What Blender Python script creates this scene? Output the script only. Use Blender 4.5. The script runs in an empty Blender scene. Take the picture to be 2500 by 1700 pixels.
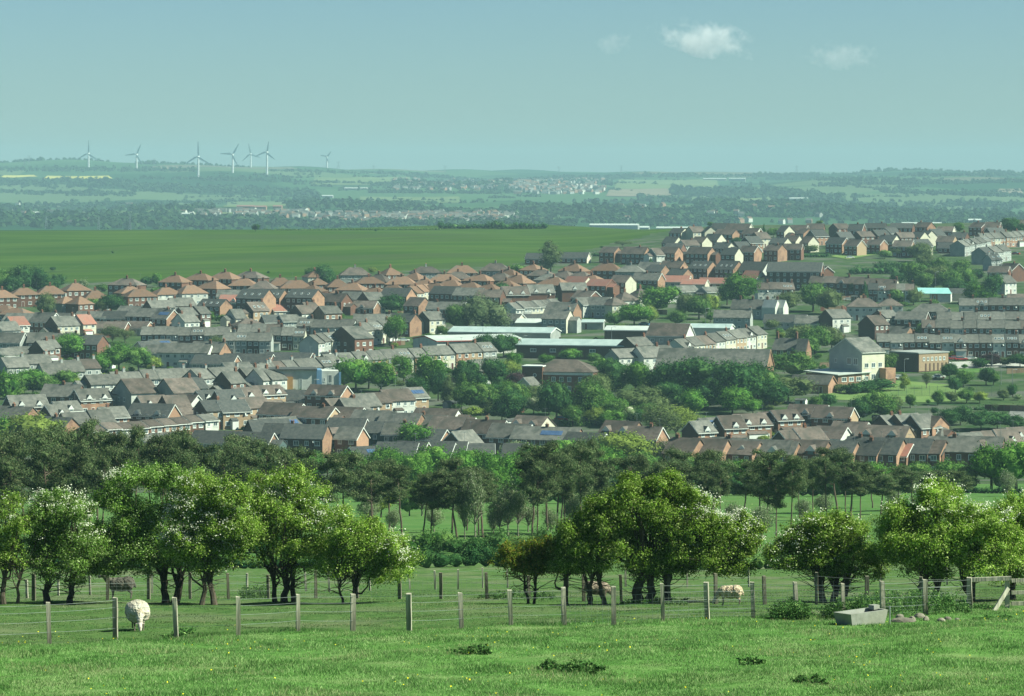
import bpy, bmesh, math, random
import numpy as np
from mathutils import Vector, Matrix, Euler
R = math.radians
C = bpy.context.scene.collection
sc = bpy.context.scene
rng = np.random.default_rng(7)
random.seed(7)

# ---------------------------------------------------------------- camera, sky, sun, exposure
F = 7900.0            # focal length in photograph pixels (2500 wide)
HZ = 430.0            # photograph row of the eye level
cam = bpy.data.objects.new('camera', bpy.data.cameras.new('camera'))
C.objects.link(cam)
cam.location = (0, 0, 0)
cam.rotation_euler = (R(90), 0, 0)
cam.data.sensor_width = 36
cam.data.lens = F * 36 / 2500
cam.data.shift_y = -(850 - HZ) / 2500
cam.data.clip_start = 0.5
cam.data.clip_end = 60000
sc.camera = cam

SUN_EL, SUN_AZ = R(43), R(99)       # azimuth clockwise from the view direction
w = bpy.data.worlds.new('World'); sc.world = w; w.use_nodes = True
nt = w.node_tree; bg = nt.nodes['Background']
sky = nt.nodes.new('ShaderNodeTexSky'); sky.sky_type = 'NISHITA'; sky.sun_disc = False
sky.sun_elevation = SUN_EL; sky.sun_rotation = SUN_AZ
sky.air_density = 1.0; sky.dust_density = 0.9; sky.ozone_density = 2.0; sky.altitude = 1500
tint = nt.nodes.new('ShaderNodeMix'); tint.data_type = 'RGBA'; tint.blend_type = 'MULTIPLY'
tint.inputs[0].default_value = 1.0; tint.inputs[7].default_value = (0.575, 0.78, 0.845, 1)
nt.links.new(sky.outputs[0], tint.inputs[6]); nt.links.new(tint.outputs[2], bg.inputs[0])
bg.inputs[1].default_value = 0.05
sl = bpy.data.lights.new('sun', 'SUN'); sl.energy = 5.0; sl.angle = R(0.5); sl.color = (0.93, 1.0, 0.84)
so = bpy.data.objects.new('sun', sl); C.objects.link(so)
dvec = Vector((math.sin(SUN_AZ) * math.cos(SUN_EL), math.cos(SUN_AZ) * math.cos(SUN_EL), math.sin(SUN_EL)))
so.rotation_euler = dvec.to_track_quat('Z', 'Y').to_euler(); so.location = (0, 0, 300)
vs = sc.view_settings; vs.view_transform = 'Standard'; vs.look = 'None'; vs.exposure = 1.1; vs.gamma = 1
sc.cycles.max_bounces = 5; sc.cycles.diffuse_bounces = 2; sc.cycles.transparent_max_bounces = 6
sc.cycles.volume_bounces = 2; sc.cycles.transmission_bounces = 2; sc.cycles.glossy_bounces = 2

# ---------------------------------------------------------------- materials
MAT = {}
def _n(m): return m.node_tree.nodes, m.node_tree.links
def pmat(name, c1, c2=None, scale=1.0, rough=0.9, rnd=0.12, bump=0.0, metal=0.0, c3=None, scale3=0.1, spec=0.08, stretch=None, world=False):
    m = bpy.data.materials.new(name); m.use_nodes = True; N, Lk = _n(m)
    b = N['Principled BSDF']; b.inputs['Roughness'].default_value = rough; b.inputs['Metallic'].default_value = metal
    b.inputs['Specular IOR Level'].default_value = 0.0 if world else spec
    c2 = c2 or tuple(v * 0.75 for v in c1)
    if world: g = N.new('ShaderNodeNewGeometry'); co = g.outputs['Position']
    else: g = N.new('ShaderNodeTexCoord'); co = g.outputs['Object']
    if stretch:
        mp = N.new('ShaderNodeMapping'); mp.inputs['Scale'].default_value = stretch; Lk.new(co, mp.inputs[0]); co = mp.outputs[0]
    no = N.new('ShaderNodeTexNoise'); no.inputs['Scale'].default_value = scale; no.inputs['Detail'].default_value = 5
    Lk.new(co, no.inputs['Vector'])
    rp = N.new('ShaderNodeValToRGB'); rp.color_ramp.elements[0].position = 0.36; rp.color_ramp.elements[1].position = 0.64
    rp.color_ramp.elements[0].color = (*c1, 1); rp.color_ramp.elements[1].color = (*c2, 1)
    Lk.new(no.outputs[0], rp.inputs[0]); out = rp.outputs[0]
    if c3:
        n3 = N.new('ShaderNodeTexNoise'); n3.inputs['Scale'].default_value = scale3; n3.inputs['Detail'].default_value = 3; Lk.new(co, n3.inputs['Vector'])
        r3 = N.new('ShaderNodeMapRange'); r3.inputs[1].default_value = 0.48; r3.inputs[2].default_value = 0.66; Lk.new(n3.outputs[0], r3.inputs[0])
        mx = N.new('ShaderNodeMix'); mx.data_type = 'RGBA'; Lk.new(r3.outputs[0], mx.inputs[0]); Lk.new(out, mx.inputs[6]); mx.inputs[7].default_value = (*c3, 1); out = mx.outputs[2]
    if rnd:
        oi = N.new('ShaderNodeObjectInfo'); mr = N.new('ShaderNodeMapRange'); mr.inputs[3].default_value = 1 - rnd; mr.inputs[4].default_value = 1 + rnd
        Lk.new(oi.outputs['Random'], mr.inputs[0]); h = N.new('ShaderNodeHueSaturation'); Lk.new(mr.outputs[0], h.inputs['Value']); Lk.new(out, h.inputs['Color']); out = h.outputs[0]
    Lk.new(out, b.inputs['Base Color'])
    if bump:
        bp = N.new('ShaderNodeBump'); bp.inputs['Strength'].default_value = bump; bp.inputs['Distance'].default_value = 0.1
        Lk.new(no.outputs[0], bp.inputs['Height']); Lk.new(bp.outputs[0], b.inputs['Normal'])
    MAT[name] = m; return m
def leafmat(name, c1, c2, c3=None, trans=0.34, rnd=0.1, wn=None):
    m = bpy.data.materials.new(name); m.use_nodes = True; N, Lk = _n(m)
    for n in list(N): N.remove(n)
    o = N.new('ShaderNodeOutputMaterial'); g = N.new('ShaderNodeNewGeometry')
    rp = N.new('ShaderNodeValToRGB'); e = rp.color_ramp.elements
    e[0].color = (*c1, 1); e[0].position = 0.1; e[1].color = (*c2, 1); e[1].position = 0.75
    if c3: x = e.new(0.97); x.color = (*c3, 1)
    Lk.new(g.outputs['Random Per Island'], rp.inputs[0])
    oi = N.new('ShaderNodeObjectInfo'); mr = N.new('ShaderNodeMapRange'); mr.inputs[3].default_value = 1 - rnd * 1.8; mr.inputs[4].default_value = 1 + rnd * 1.8
    Lk.new(oi.outputs['Random'], mr.inputs[0]); h = N.new('ShaderNodeHueSaturation'); Lk.new(rp.outputs[0], h.inputs['Color'])
    val = mr.outputs[0]
    if wn:      # growth varies from patch to patch
        no = N.new('ShaderNodeTexNoise'); no.inputs['Scale'].default_value = wn[0]; no.inputs['Detail'].default_value = 4; no.inputs['Roughness'].default_value = .65; Lk.new(g.outputs['Position'], no.inputs['Vector'])
        m2 = N.new('ShaderNodeMapRange'); m2.inputs[1].default_value = .34; m2.inputs[2].default_value = .66; m2.inputs[3].default_value = 1 - wn[1]; m2.inputs[4].default_value = 1 + wn[1]; Lk.new(no.outputs[0], m2.inputs[0])
        mu = N.new('ShaderNodeMath'); mu.operation = 'MULTIPLY'; Lk.new(val, mu.inputs[0]); Lk.new(m2.outputs[0], mu.inputs[1]); val = mu.outputs[0]
    Lk.new(val, h.inputs['Value'])
    d = N.new('ShaderNodeBsdfDiffuse'); t = N.new('ShaderNodeBsdfTranslucent'); mx = N.new('ShaderNodeMixShader'); mx.inputs[0].default_value = trans
    Lk.new(h.outputs[0], d.inputs[0]); Lk.new(h.outputs[0], t.inputs[0]); Lk.new(d.outputs[0], mx.inputs[1]); Lk.new(t.outputs[0], mx.inputs[2]); Lk.new(mx.outputs[0], o.inputs[0])
    MAT[name] = m; return m

# roofs
pmat('slate', (0.090, 0.092, 0.080), (0.146, 0.142, 0.122), 0.9, rough=0.7, rnd=0.26, c3=(0.062, 0.068, 0.058), scale3=0.25, bump=0.2)
pmat('dark_tile', (0.048, 0.054, 0.052), (0.078, 0.080, 0.072), 1.2, rnd=0.2, bump=0.2)
pmat('brown_tile', (0.088, 0.072, 0.060), (0.138, 0.112, 0.094), 1.2, rnd=0.28, c3=(0.065, 0.06, 0.05), scale3=0.3, bump=0.2)
pmat('clay_tile', (0.185, 0.108, 0.07), (0.145, 0.095, 0.066), 1.0, rnd=0.28, c3=(0.12, 0.10, 0.082), scale3=0.22, bump=0.2)
pmat('red_tile', (0.30, 0.13, 0.095), (0.24, 0.12, 0.09), 1.0, rnd=0.15, c3=(0.24, 0.14, 0.11), scale3=0.3, bump=0.2)
pmat('pale_sheet', (0.27, 0.34, 0.32), (0.35, 0.42, 0.39), 0.3, rnd=0.05, rough=0.5)
pmat('worn_grass', (0.070, 0.115, 0.045), (0.045, 0.095, 0.03), 0.08, rnd=0, world=True)
pmat('white_sheet', (0.47, 0.50, 0.45), (0.38, 0.42, 0.38), 0.3, rnd=0.05, rough=0.5)
pmat('teal_sheet', (0.20, 0.42, 0.40), (0.27, 0.50, 0.46), 0.3, rnd=0.05, rough=0.5)
# walls
pmat('red_brick', (0.125, 0.064, 0.044), (0.165, 0.085, 0.058), 2.0, rnd=0.22, c3=(0.12, 0.07, 0.055), scale3=0.4)  # also puts shade into house fronts beside the orange gables
pmat('sunlit_orange_brick', (0.33, 0.195, 0.125), (0.27, 0.165, 0.11), 2.0, rnd=0.2, c3=(0.20, 0.12, 0.085), scale3=0.4)  # also stands in for sunlit brick on right-hand gables and fronts
pmat('buff_brick', (0.36, 0.26, 0.165), (0.29, 0.215, 0.14), 2.0, rnd=0.15)
pmat('dark_shaded_brick', (0.085, 0.055, 0.045), (0.11, 0.07, 0.055), 2.0, rnd=0.15)  # also puts shade into left-hand gables and some fronts
pmat('white_render', (0.56, 0.57, 0.50), (0.49, 0.50, 0.44), 0.5, rnd=0.1, c3=(0.42, 0.43, 0.38), scale3=0.3)
pmat('cream_render', (0.50, 0.48, 0.37), (0.44, 0.42, 0.32), 0.5, rnd=0.1)
pmat('grey_render', (0.24, 0.26, 0.24), (0.30, 0.315, 0.285), 0.5, rnd=0.15)
pmat('slate_cladding', (0.055, 0.085, 0.085), (0.08, 0.11, 0.10), 1.0, rnd=0.1)
pmat('white_paint', (0.62, 0.64, 0.58), (0.55, 0.57, 0.52), 0.8, rnd=0.08, rough=0.6)
pmat('blue_paint', (0.11, 0.21, 0.32), (0.13, 0.24, 0.35), 0.8, rnd=0.0, rough=0.6)
pmat('orange_wood', (0.42, 0.24, 0.09), (0.36, 0.20, 0.08), 1.2, rnd=0.0)
pmat('red_paint', (0.38, 0.05, 0.045), (0.32, 0.05, 0.045), 0.8, rnd=0.05, rough=0.5)
pmat('door_brown', (0.12, 0.05, 0.035), (0.09, 0.04, 0.03), 0.8, rnd=0.4, rough=0.5)
pmat('glass', (0.055, 0.085, 0.095), (0.10, 0.14, 0.15), 0.4, rnd=0.4, rough=0.15, spec=0.6)
pmat('solar', (0.05, 0.09, 0.17), (0.07, 0.12, 0.22), 0.6, rnd=0.1, rough=0.15, spec=0.8)
pmat('clay_pot', (0.38, 0.17, 0.1), None, 1.0, rnd=0.2)
# ground
pmat('asphalt', (0.12, 0.12, 0.115), (0.2, 0.2, 0.185), 0.5, rnd=0, world=True)
pmat('pale_road', (0.38, 0.38, 0.33), (0.30, 0.30, 0.27), 0.3, rnd=0, world=True)
pmat('pasture', (0.065, 0.155, 0.034), (0.10, 0.20, 0.05), 1.6, rnd=0, c3=(0.16, 0.22, 0.085), scale3=0.35, bump=0.6, world=True)
pmat('paddock', (0.050, 0.105, 0.030), (0.085, 0.138, 0.044), 2.2, rnd=0, c3=(0.115, 0.14, 0.07), scale3=0.22, bump=0.8, world=True, stretch=(1, 0.5, 1))
pmat('meadow', (0.062, 0.135, 0.036), (0.088, 0.160, 0.048), 0.15, rnd=0, c3=(0.085, 0.14, 0.045), scale3=0.05, world=True)
pmat('town_ground', (0.028, 0.058, 0.022), (0.060, 0.090, 0.036), 0.12, rnd=0, c3=(0.095, 0.10, 0.08), scale3=0.07, world=True)
pmat('hill_field', (0.030, 0.066, 0.010), (0.056, 0.098, 0.017), 0.035, rnd=0, c3=(0.044, 0.070, 0.021), scale3=0.014, world=True, stretch=(0.35, 1.2, 1))
pmat('light_grass', (0.14, 0.20, 0.065), (0.10, 0.165, 0.05), 0.12, rnd=0, world=True)
pmat('rapeseed', (0.48, 0.44, 0.10), (0.38, 0.36, 0.12), 0.01, rnd=0, world=True)
pmat('ploughed', (0.20, 0.165, 0.115), (0.16, 0.14, 0.09), 0.01, rnd=0, world=True)
pmat('pale_crop', (0.14, 0.18, 0.075), (0.10, 0.14, 0.06), 0.01, rnd=0, world=True)
# foreground things
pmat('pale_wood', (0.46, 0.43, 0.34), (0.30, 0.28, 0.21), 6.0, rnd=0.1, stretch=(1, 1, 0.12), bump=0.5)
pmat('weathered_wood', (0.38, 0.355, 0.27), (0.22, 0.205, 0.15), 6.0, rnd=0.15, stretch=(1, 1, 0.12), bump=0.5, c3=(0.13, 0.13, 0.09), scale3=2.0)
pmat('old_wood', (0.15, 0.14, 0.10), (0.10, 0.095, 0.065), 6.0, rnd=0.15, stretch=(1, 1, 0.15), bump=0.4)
pmat('wire', (0.34, 0.37, 0.35), None, 2.0, rnd=0.0, rough=0.5, metal=0.4)
pmat('concrete', (0.27, 0.275, 0.235), (0.21, 0.215, 0.18), 3.0, rnd=0.0, c3=(0.25, 0.25, 0.20), scale3=1.2, bump=0.3)
pmat('stone', (0.22, 0.20, 0.15), (0.14, 0.125, 0.10), 3.0, rnd=0.2, bump=0.6)
pmat('bark', (0.085, 0.07, 0.05), (0.05, 0.042, 0.032), 5.0, rnd=0.1, bump=0.6, stretch=(1, 1, 0.3))
pmat('pine_bark', (0.14, 0.10, 0.075), (0.09, 0.07, 0.055), 4.0, rnd=0.15, bump=0.5, stretch=(1, 1, 0.3))
pmat('bare_twig', (0.22, 0.20, 0.15), (0.16, 0.145, 0.11), 3.0, rnd=0.1)
pmat('fleece_white', (0.52, 0.49, 0.40), (0.43, 0.39, 0.30), 9.0, rnd=0, bump=1.0, c3=(0.42, 0.35, 0.25), scale3=3.5)
pmat('fleece_cream', (0.60, 0.49, 0.33), (0.46, 0.36, 0.24), 9.0, rnd=0, bump=1.0, c3=(0.30, 0.22, 0.15), scale3=4)
pmat('fleece_shade_grey', (0.10, 0.092, 0.075), (0.065, 0.06, 0.048), 9.0, rnd=0, bump=1.0, c3=(0.15, 0.135, 0.105), scale3=3)  # tree shade put into the fleece colour
pmat('fleece_brown', (0.30, 0.24, 0.18), (0.22, 0.17, 0.13), 9.0, rnd=0, bump=1.0, c3=(0.15, 0.12, 0.09), scale3=4)
pmat('sheep_skin', (0.16, 0.13, 0.10), (0.10, 0.085, 0.07), 9.0, rnd=0)
pmat('sheep_face', (0.55, 0.48, 0.40), (0.42, 0.36, 0.30), 9.0, rnd=0)
pmat('turbine_white', (0.60, 0.62, 0.60), (0.56, 0.58, 0.56), 0.1, rnd=0, rough=0.5)
pmat('steel', (0.16, 0.18, 0.18), (0.2, 0.22, 0.22), 0.1, rnd=0, rough=0.6)
# foliage
leafmat('leaf_bright', (0.030, 0.100, 0.016), (0.098, 0.220, 0.036), (0.17, 0.30, 0.06))
leafmat('leaf_mid', (0.036, 0.098, 0.022), (0.100, 0.195, 0.044), (0.17, 0.27, 0.07))
leafmat('leaf_dark', (0.016, 0.056, 0.020), (0.050, 0.125, 0.038), (0.09, 0.18, 0.05))
leafmat('leaf_willow', (0.085, 0.125, 0.055), (0.165, 0.215, 0.10))
leafmat('leaf_olive', (0.070, 0.110, 0.038), (0.140, 0.185, 0.072))
leafmat('leaf_light', (0.14, 0.20, 0.035), (0.22, 0.29, 0.062))
leafmat('leaf_yellow', (0.30, 0.26, 0.04), (0.36, 0.33, 0.06))
leafmat('leaf_purple', (0.045, 0.030, 0.035), (0.075, 0.045, 0.05))
leafmat('leaf_blossom', (0.10, 0.17, 0.06), (0.20, 0.26, 0.12), (0.5, 0.5, 0.36))
leafmat('pine_needle', (0.038, 0.070, 0.028), (0.108, 0.150, 0.060), (0.18, 0.19, 0.10), trans=0.26, wn=(.9, .35))
leafmat('haw_leaf', (0.080, 0.165, 0.020), (0.225, 0.350, 0.044), (0.50, 0.58, 0.22), trans=0.42, wn=(2.2, .38))
leafmat('haw_warm', (0.07, 0.12, 0.015), (0.18, 0.24, 0.03), (0.36, 0.27, 0.06), trans=0.36)
leafmat('haw_leaf_deep', (0.062, 0.142, 0.022), (0.175, 0.295, 0.050), (0.46, 0.55, 0.26), trans=0.42, wn=(2.2, .38))
leafmat('petal', (0.42, 0.43, 0.32), (0.62, 0.63, 0.50), trans=0.3)
leafmat('grass_blade', (0.082, 0.180, 0.044), (0.170, 0.31, 0.090), (0.36, 0.44, 0.20), trans=0.30, rnd=0, wn=(1.6, .34))
leafmat('grass_dry', (0.20, 0.22, 0.09), (0.36, 0.36, 0.19), trans=0.3, rnd=0)
leafmat('grass_short', (0.050, 0.105, 0.030), (0.10, 0.17, 0.055), (0.20, 0.22, 0.11), trans=0.3, rnd=0, wn=(.8, .3))
leafmat('grass_rank', (0.045, 0.12, 0.028), (0.085, 0.185, 0.045), trans=0.3, rnd=0)
leafmat('dandelion', (0.75, 0.62, 0.03), (0.8, 0.7, 0.05), trans=0.2, rnd=0)
leafmat('nettle', (0.030, 0.080, 0.020), (0.075, 0.155, 0.042), (0.20, 0.30, 0.10), trans=0.25, wn=(3.0, .3))
leafmat('far_tree', (0.012, 0.035, 0.014), (0.035, 0.07, 0.025), trans=0.05)

def farmat():
    m = bpy.data.materials.new('far_fields'); m.use_nodes = True; N, Lk = _n(m)
    b = N['Principled BSDF']; b.inputs['Roughness'].default_value = 1; b.inputs['Specular IOR Level'].default_value = 0
    g = N.new('ShaderNodeNewGeometry'); mp = N.new('ShaderNodeMapping'); mp.inputs['Scale'].default_value = (1 / 420, 1 / 520, 0); mp.inputs['Rotation'].default_value = (0, 0, 0.35)
    nz = N.new('ShaderNodeTexNoise'); nz.inputs['Scale'].default_value = 0.0016; Lk.new(g.outputs[0], nz.inputs['Vector'])
    va = N.new('ShaderNodeVectorMath'); va.operation = 'MULTIPLY_ADD'; va.inputs[1].default_value = (600, 600, 0); Lk.new(nz.outputs[1], va.inputs[0]); Lk.new(g.outputs[0], va.inputs[2])
    Lk.new(va.outputs[0], mp.inputs[0])
    v = N.new('ShaderNodeTexVoronoi'); v.inputs['Scale'].default_value = 1; Lk.new(mp.outputs[0], v.inputs['Vector'])
    rp = N.new('ShaderNodeValToRGB'); rp.color_ramp.interpolation = 'CONSTANT'; e = rp.color_ramp.elements
    cols = [(0.0, (0.014, 0.044, 0.018)), (0.25, (0.034, 0.080, 0.030)), (0.5, (0.052, 0.104, 0.042)), (0.66, (0.018, 0.054, 0.020)), (0.80, (0.085, 0.125, 0.058)), (0.9, (0.12, 0.115, 0.075)), (0.96, (0.024, 0.062, 0.024))]
    e[0].color = (*cols[0][1], 1); e[1].position = cols[1][0]; e[1].color = (*cols[1][1], 1)
    for p, c in cols[2:]: x = e.new(p); x.color = (*c, 1)
    sp = N.new('ShaderNodeSeparateColor'); Lk.new(v.outputs['Color'], sp.inputs[0]); Lk.new(sp.outputs[0], rp.inputs[0]); Lk.new(rp.outputs[0], b.inputs['Base Color'])
    MAT['far_fields'] = m
farmat()

# ---------------------------------------------------------------- mesh helpers
def mesh_np(name, verts, faces, mats, midx=None, smooth=False):
    """verts (N,3); faces (M,k) all of one size, or list of lists"""
    me = bpy.data.meshes.new(name)
    verts = np.asarray(verts, dtype=np.float32)
    if isinstance(faces, np.ndarray):
        M, k = faces.shape
        me.vertices.add(len(verts)); me.vertices.foreach_set('co', verts.ravel())
        me.loops.add(M * k); me.loops.foreach_set('vertex_index', faces.astype(np.int32).ravel())
        me.polygons.add(M); me.polygons.foreach_set('loop_start', np.arange(0, M * k, k, dtype=np.int32))
        me.polygons.foreach_set('loop_total', np.full(M, k, dtype=np.int32))
        me.update(calc_edges=True)
    else:
        me.from_pydata([tuple(v) for v in verts.tolist()], [], faces); me.update()
    for m in mats: me.materials.append(MAT[m] if isinstance(m, str) else m)
    if midx is not None: me.polygons.foreach_set('material_index', np.asarray(midx, dtype=np.int32))
    if smooth: me.polygons.foreach_set('use_smooth', [True] * len(me.polygons))
    return me
class MB:
    """collects boxes, prisms and tubes into one mesh"""
    def __init__(s): s.v = []; s.f = []; s.m = []
    def add(s, vs_, fs, mi=0):
        o = len(s.v); s.v += [tuple(v) for v in vs_]; s.f += [[i + o for i in f] for f in fs]; s.m += [mi] * len(fs)
    def box(s, x0, y0, z0, x1, y1, z1, mi=0, top=None):
        v = [(x0, y0, z0), (x1, y0, z0), (x1, y1, z0), (x0, y1, z0), (x0, y0, z1), (x1, y0, z1), (x1, y1, z1), (x0, y1, z1)]
        f = [[0, 3, 2, 1], [0, 1, 5, 4], [1, 2, 6, 5], [2, 3, 7, 6], [3, 0, 4, 7]]
        s.add(v, f, mi); o = len(s.v) - 8
        s.f.append([o + 4, o + 5, o + 6, o + 7]); s.m.append(mi if top is None else top)
    def obox(s, a, b, wx, wy, mi=0):
        """bar from a to b with section wx*wy"""
        a = Vector(a); b = Vector(b); d = (b - a).normalized()
        u = d.cross(Vector((0, 0, 1))); u = Vector((1, 0, 0)) if u.length < 1e-3 else u.normalized(); n = u.cross(d)
        v = [];
        for p in (a, b):
            for (i, j) in ((-1, -1), (1, -1), (1, 1), (-1, 1)): v.append(p + u * (i * wx / 2) + n * (j * wy / 2))
        s.add(v, [[0, 1, 2, 3], [7, 6, 5, 4], [0, 4, 5, 1], [1, 5, 6, 2], [2, 6, 7, 3], [3, 7, 4, 0]], mi)
    def prism(s, poly, x0, x1, mi=0, cap=None):
        """poly in (y,z), extruded along x"""
        n = len(poly); v = [(x0, y, z) for y, z in poly] + [(x1, y, z) for y, z in poly]
        s.add(v, [[i, (i + 1) % n, (i + 1) % n + n, i + n] for i in range(n)], mi)
        o = len(s.v) - 2 * n; c = mi if cap is None else cap
        s.f.append([o + i for i in range(n)][::-1]); s.f.append([o + n + i for i in range(n)]); s.m += [c, c]
    def tube(s, pts, radii, k=6, mi=0):
        prev = None; rings = []
        for i, p in enumerate(pts):
            p = Vector(p); d = (Vector(pts[min(i + 1, len(pts) - 1)]) - Vector(pts[max(i - 1, 0)]))
            d = d.normalized() if d.length > 1e-6 else Vector((0, 0, 1))
            u = d.orthogonal().normalized() if prev is None else (prev - d * prev.dot(d))
            u = u.normalized() if u.length > 1e-5 else d.orthogonal().normalized(); prev = u; q = d.cross(u)
            rings.append([p + (u * math.cos(t * 2 * math.pi / k) + q * math.sin(t * 2 * math.pi / k)) * radii[i] for t in range(k)])
        v = [x for r_ in rings for x in r_]; f = []
        for i in range(len(rings) - 1):
            for t in range(k): f.append([i * k + t, i * k + (t + 1) % k, (i + 1) * k + (t + 1) % k, (i + 1) * k + t])
        f.append(list(range(k))[::-1]); f.append([(len(rings) - 1) * k + t for t in range(k)])
        s.add(v, f, mi)
    def mesh(s, name, mats, smooth=False):
        me = mesh_np(name, np.array(s.v), s.f, mats, s.m, smooth)
        return me
def link(name, me, parent=None, loc=(0, 0, 0), rot=(0, 0, 0), scale=None):
    o = bpy.data.objects.new(name, me); C.objects.link(o); o.location = loc; o.rotation_euler = rot
    if scale: o.scale = scale
    if parent: o.parent = parent
    return o
def tag(o, label=None, cat=None, group=None, kind=None):
    if label: o['label'] = label
    if cat: o['category'] = cat
    if group: o['group'] = group
    if kind: o['kind'] = kind
    return o
def empty(name, loc, rz=0):
    o = bpy.data.objects.new(name, None); C.objects.link(o); o.location = loc; o.rotation_euler = (0, 0, rz); o.empty_display_size = 0.5
    return o
AUTO = []      # things whose labels get a place phrase: (object, description, photo x, photo y, category)

# ---------------------------------------------------------------- the lie of the land
TD = [-400, 0, 20, 40, 64, 85, 100, 120, 140, 185, 270, 365, 550, 750, 850, 950, 1080, 1230, 1450, 1560, 1700, 1850, 1950, 2300, 3000, 4500, 5500, 6500, 7500, 8500, 9500, 10300, 11500, 15500]
COLX = [0, 625, 1250, 1875, 2500]
TR = {
 85: [1580, 1573, 1563, 1550, 1538], 100: [1534, 1530, 1523, 1506, 1498], 120: [1494, 1490, 1486, 1479, 1472], 140: [1467, 1464, 1462, 1461, 1456], 185: [1441, 1439, 1438, 1436, 1430],
 270: [1384, 1383, 1382, 1376, 1370], 365: [1316, 1314, 1312, 1302, 1292], 550: [1238, 1234, 1225, 1212, 1202], 750: [1160, 1160, 1160, 1155, 1150], 850: [1108, 1108, 1108, 1105, 1102],
 950: [1005] * 5, 1080: [905] * 5, 1230: [805] * 5, 1450: [706, 703, 700, 698, 698], 1560: [678, 668, 659, 650, 648], 1700: [648, 638, 628, 603, 600], 1850: [617, 611, 602, 568, 562],
 1950: [601, 598, 588, 552, 546], 2300: [564, 562, 549, 575, 575], 3000: [592, 594, 590, 600, 600], 4500: [566, 568, 566, 572, 572], 5500: [530] * 5, 6500: [500, 500, 503, 506, 505],
 7500: [474, 475, 480, 482, 480], 8500: [450, 448, 458, 456, 452], 9500: [428, 427, 438, 436, 434], 10300: [403, 406, 423, 421, 421], 11500: [407, 410, 427, 426, 426], 15500: [432] * 5}
TZ = np.zeros((len(TD), 5))
for i, d in enumerate(TD):
    if d in TR: TZ[i] = [-(r_ - HZ) * d / F for r_ in TR[d]]
    else: TZ[i] = {-400: 3.0, 0: -1.7, 20: -4.9, 40: -7.7, 64: -10.36}[d]
TD = np.array(TD, float)
_dz = np.zeros_like(TZ)
for i in range(len(TD)):
    if 0 < i < len(TD) - 1:
        a = (TZ[i] - TZ[i - 1]) / (TD[i] - TD[i - 1]); b = (TZ[i + 1] - TZ[i]) / (TD[i + 1] - TD[i]); h0 = TD[i] - TD[i - 1]; h1 = TD[i + 1] - TD[i]
        _dz[i] = (a * h1 + b * h0) / (h0 + h1)
def ground(X, Y):
    X = np.asarray(X, float); Y = np.asarray(Y, float); X, Y = np.broadcast_arrays(X, Y)
    px = np.clip(1250 + F * X / np.maximum(Y, 64), 0, 2499.9) / 625.0
    i = np.clip(np.searchsorted(TD, Y, side='right') - 1, 0, len(TD) - 2)
    h = TD[i + 1] - TD[i]; t = np.clip((Y - TD[i]) / h, 0, 1)
    c = px.astype(int); fx = px - c; fx = fx * fx * (3 - 2 * fx)
    def lerp(A, k): return A[k, c] * (1 - fx) + A[k, np.minimum(c + 1, 4)] * fx
    z = (2 * t**3 - 3 * t**2 + 1) * lerp(TZ, i) + (t**3 - 2 * t**2 + t) * h * lerp(_dz, i) + (-2 * t**3 + 3 * t**2) * lerp(TZ, i + 1) + (t**3 - t**2) * h * lerp(_dz, i + 1)
    far = np.clip((Y - 4200) / 2500, 0, 1)
    z = z + far * (7 * np.sin(X / 330 + Y / 900) + 9 * np.sin(X / 560 - Y / 1100 + .6) + 7 * np.sin(Y / 620 + X / 1500) + 5 * np.sin(X / 147 - Y / 700 + 1) + 3 * np.sin(X / 61 + Y / 333) + 6 * np.sin(Y / 420 + X / 800))
    pf = 1250 + F * X / np.maximum(Y, 64); hill = np.clip((Y - 1560) / 150, 0, 1) * np.clip((2290 - Y) / 120, 0, 1) * np.clip((1450 - pf) / 200, 0, 1)
    z = z + hill * (1.5 * np.sin(X / 95 + Y / 210) + 1.1 * np.sin(Y / 75 - X / 150 + 1) + .7 * np.sin(X / 44 + Y / 51))
    near = np.clip((Y - 40) / 30, 0, 1) * np.clip((700 - Y) / 200, 0, 1)
    z = z + near * (0.05 * np.sin(X / 1.9 + Y / 3.1) + 0.04 * np.sin(X / 0.9 - Y / 2.3) * np.clip((160 - Y) / 60, 0, 1) + 0.03 * np.sin(X * 1.7 + Y * .8))
    return z
def gz(X, Y): return float(ground(X, Y))
def solve(px, row, H=0.0, lo=740.0, hi=2290.0):
    """distance at which something H above the ground is seen at that photograph row"""
    D = np.arange(lo, hi, (hi - lo) / 1500.0); r_ = HZ - F * (ground(D * (px - 1250) / F, D) + H) / D
    k = np.where(r_ <= row)[0]
    d = float(D[k[0]]) if len(k) else float(D[np.argmin(r_)])
    X = d * (px - 1250) / F
    return X, d, gz(X, d)
def zat(row, D): return -(row - HZ) * D / F
def xat(px, D): return (px - 1250) * D / F

# ground sheets: one grid, cut into named sheets that share their edge vertices
ys = np.concatenate([np.arange(-400, 40, 20), np.arange(40, 150, 1.5), np.arange(150, 400, 5), np.arange(400, 2400, 12), np.arange(2400, 11600, 60), np.arange(11600, 15600, 400)])
tt = np.concatenate([np.linspace(-0.9, -0.2, 15)[:-1], np.linspace(-0.2, 0.2, 161), np.linspace(0.2, 0.9, 15)[1:]])
GX = (ys[:, None] + 8) * tt[None, :]; GX = np.where(ys[:, None] < 60, (68 * np.clip(1 + (60 - ys[:, None]) / 200, 1, 3)) * tt[None, :], GX)
GY = np.repeat(ys[:, None], len(tt), 1)
GZ = ground(GX, GY)
V = np.stack([GX, GY, GZ], -1).reshape(-1, 3); nr, nc = GX.shape
ii, jj = np.meshgrid(np.arange(nr - 1), np.arange(nc - 1), indexing='ij'); q = ii * nc + jj
Fq = np.stack([q, q + 1, q + nc + 1, q + nc], -1).reshape(-1, 4)
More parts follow.
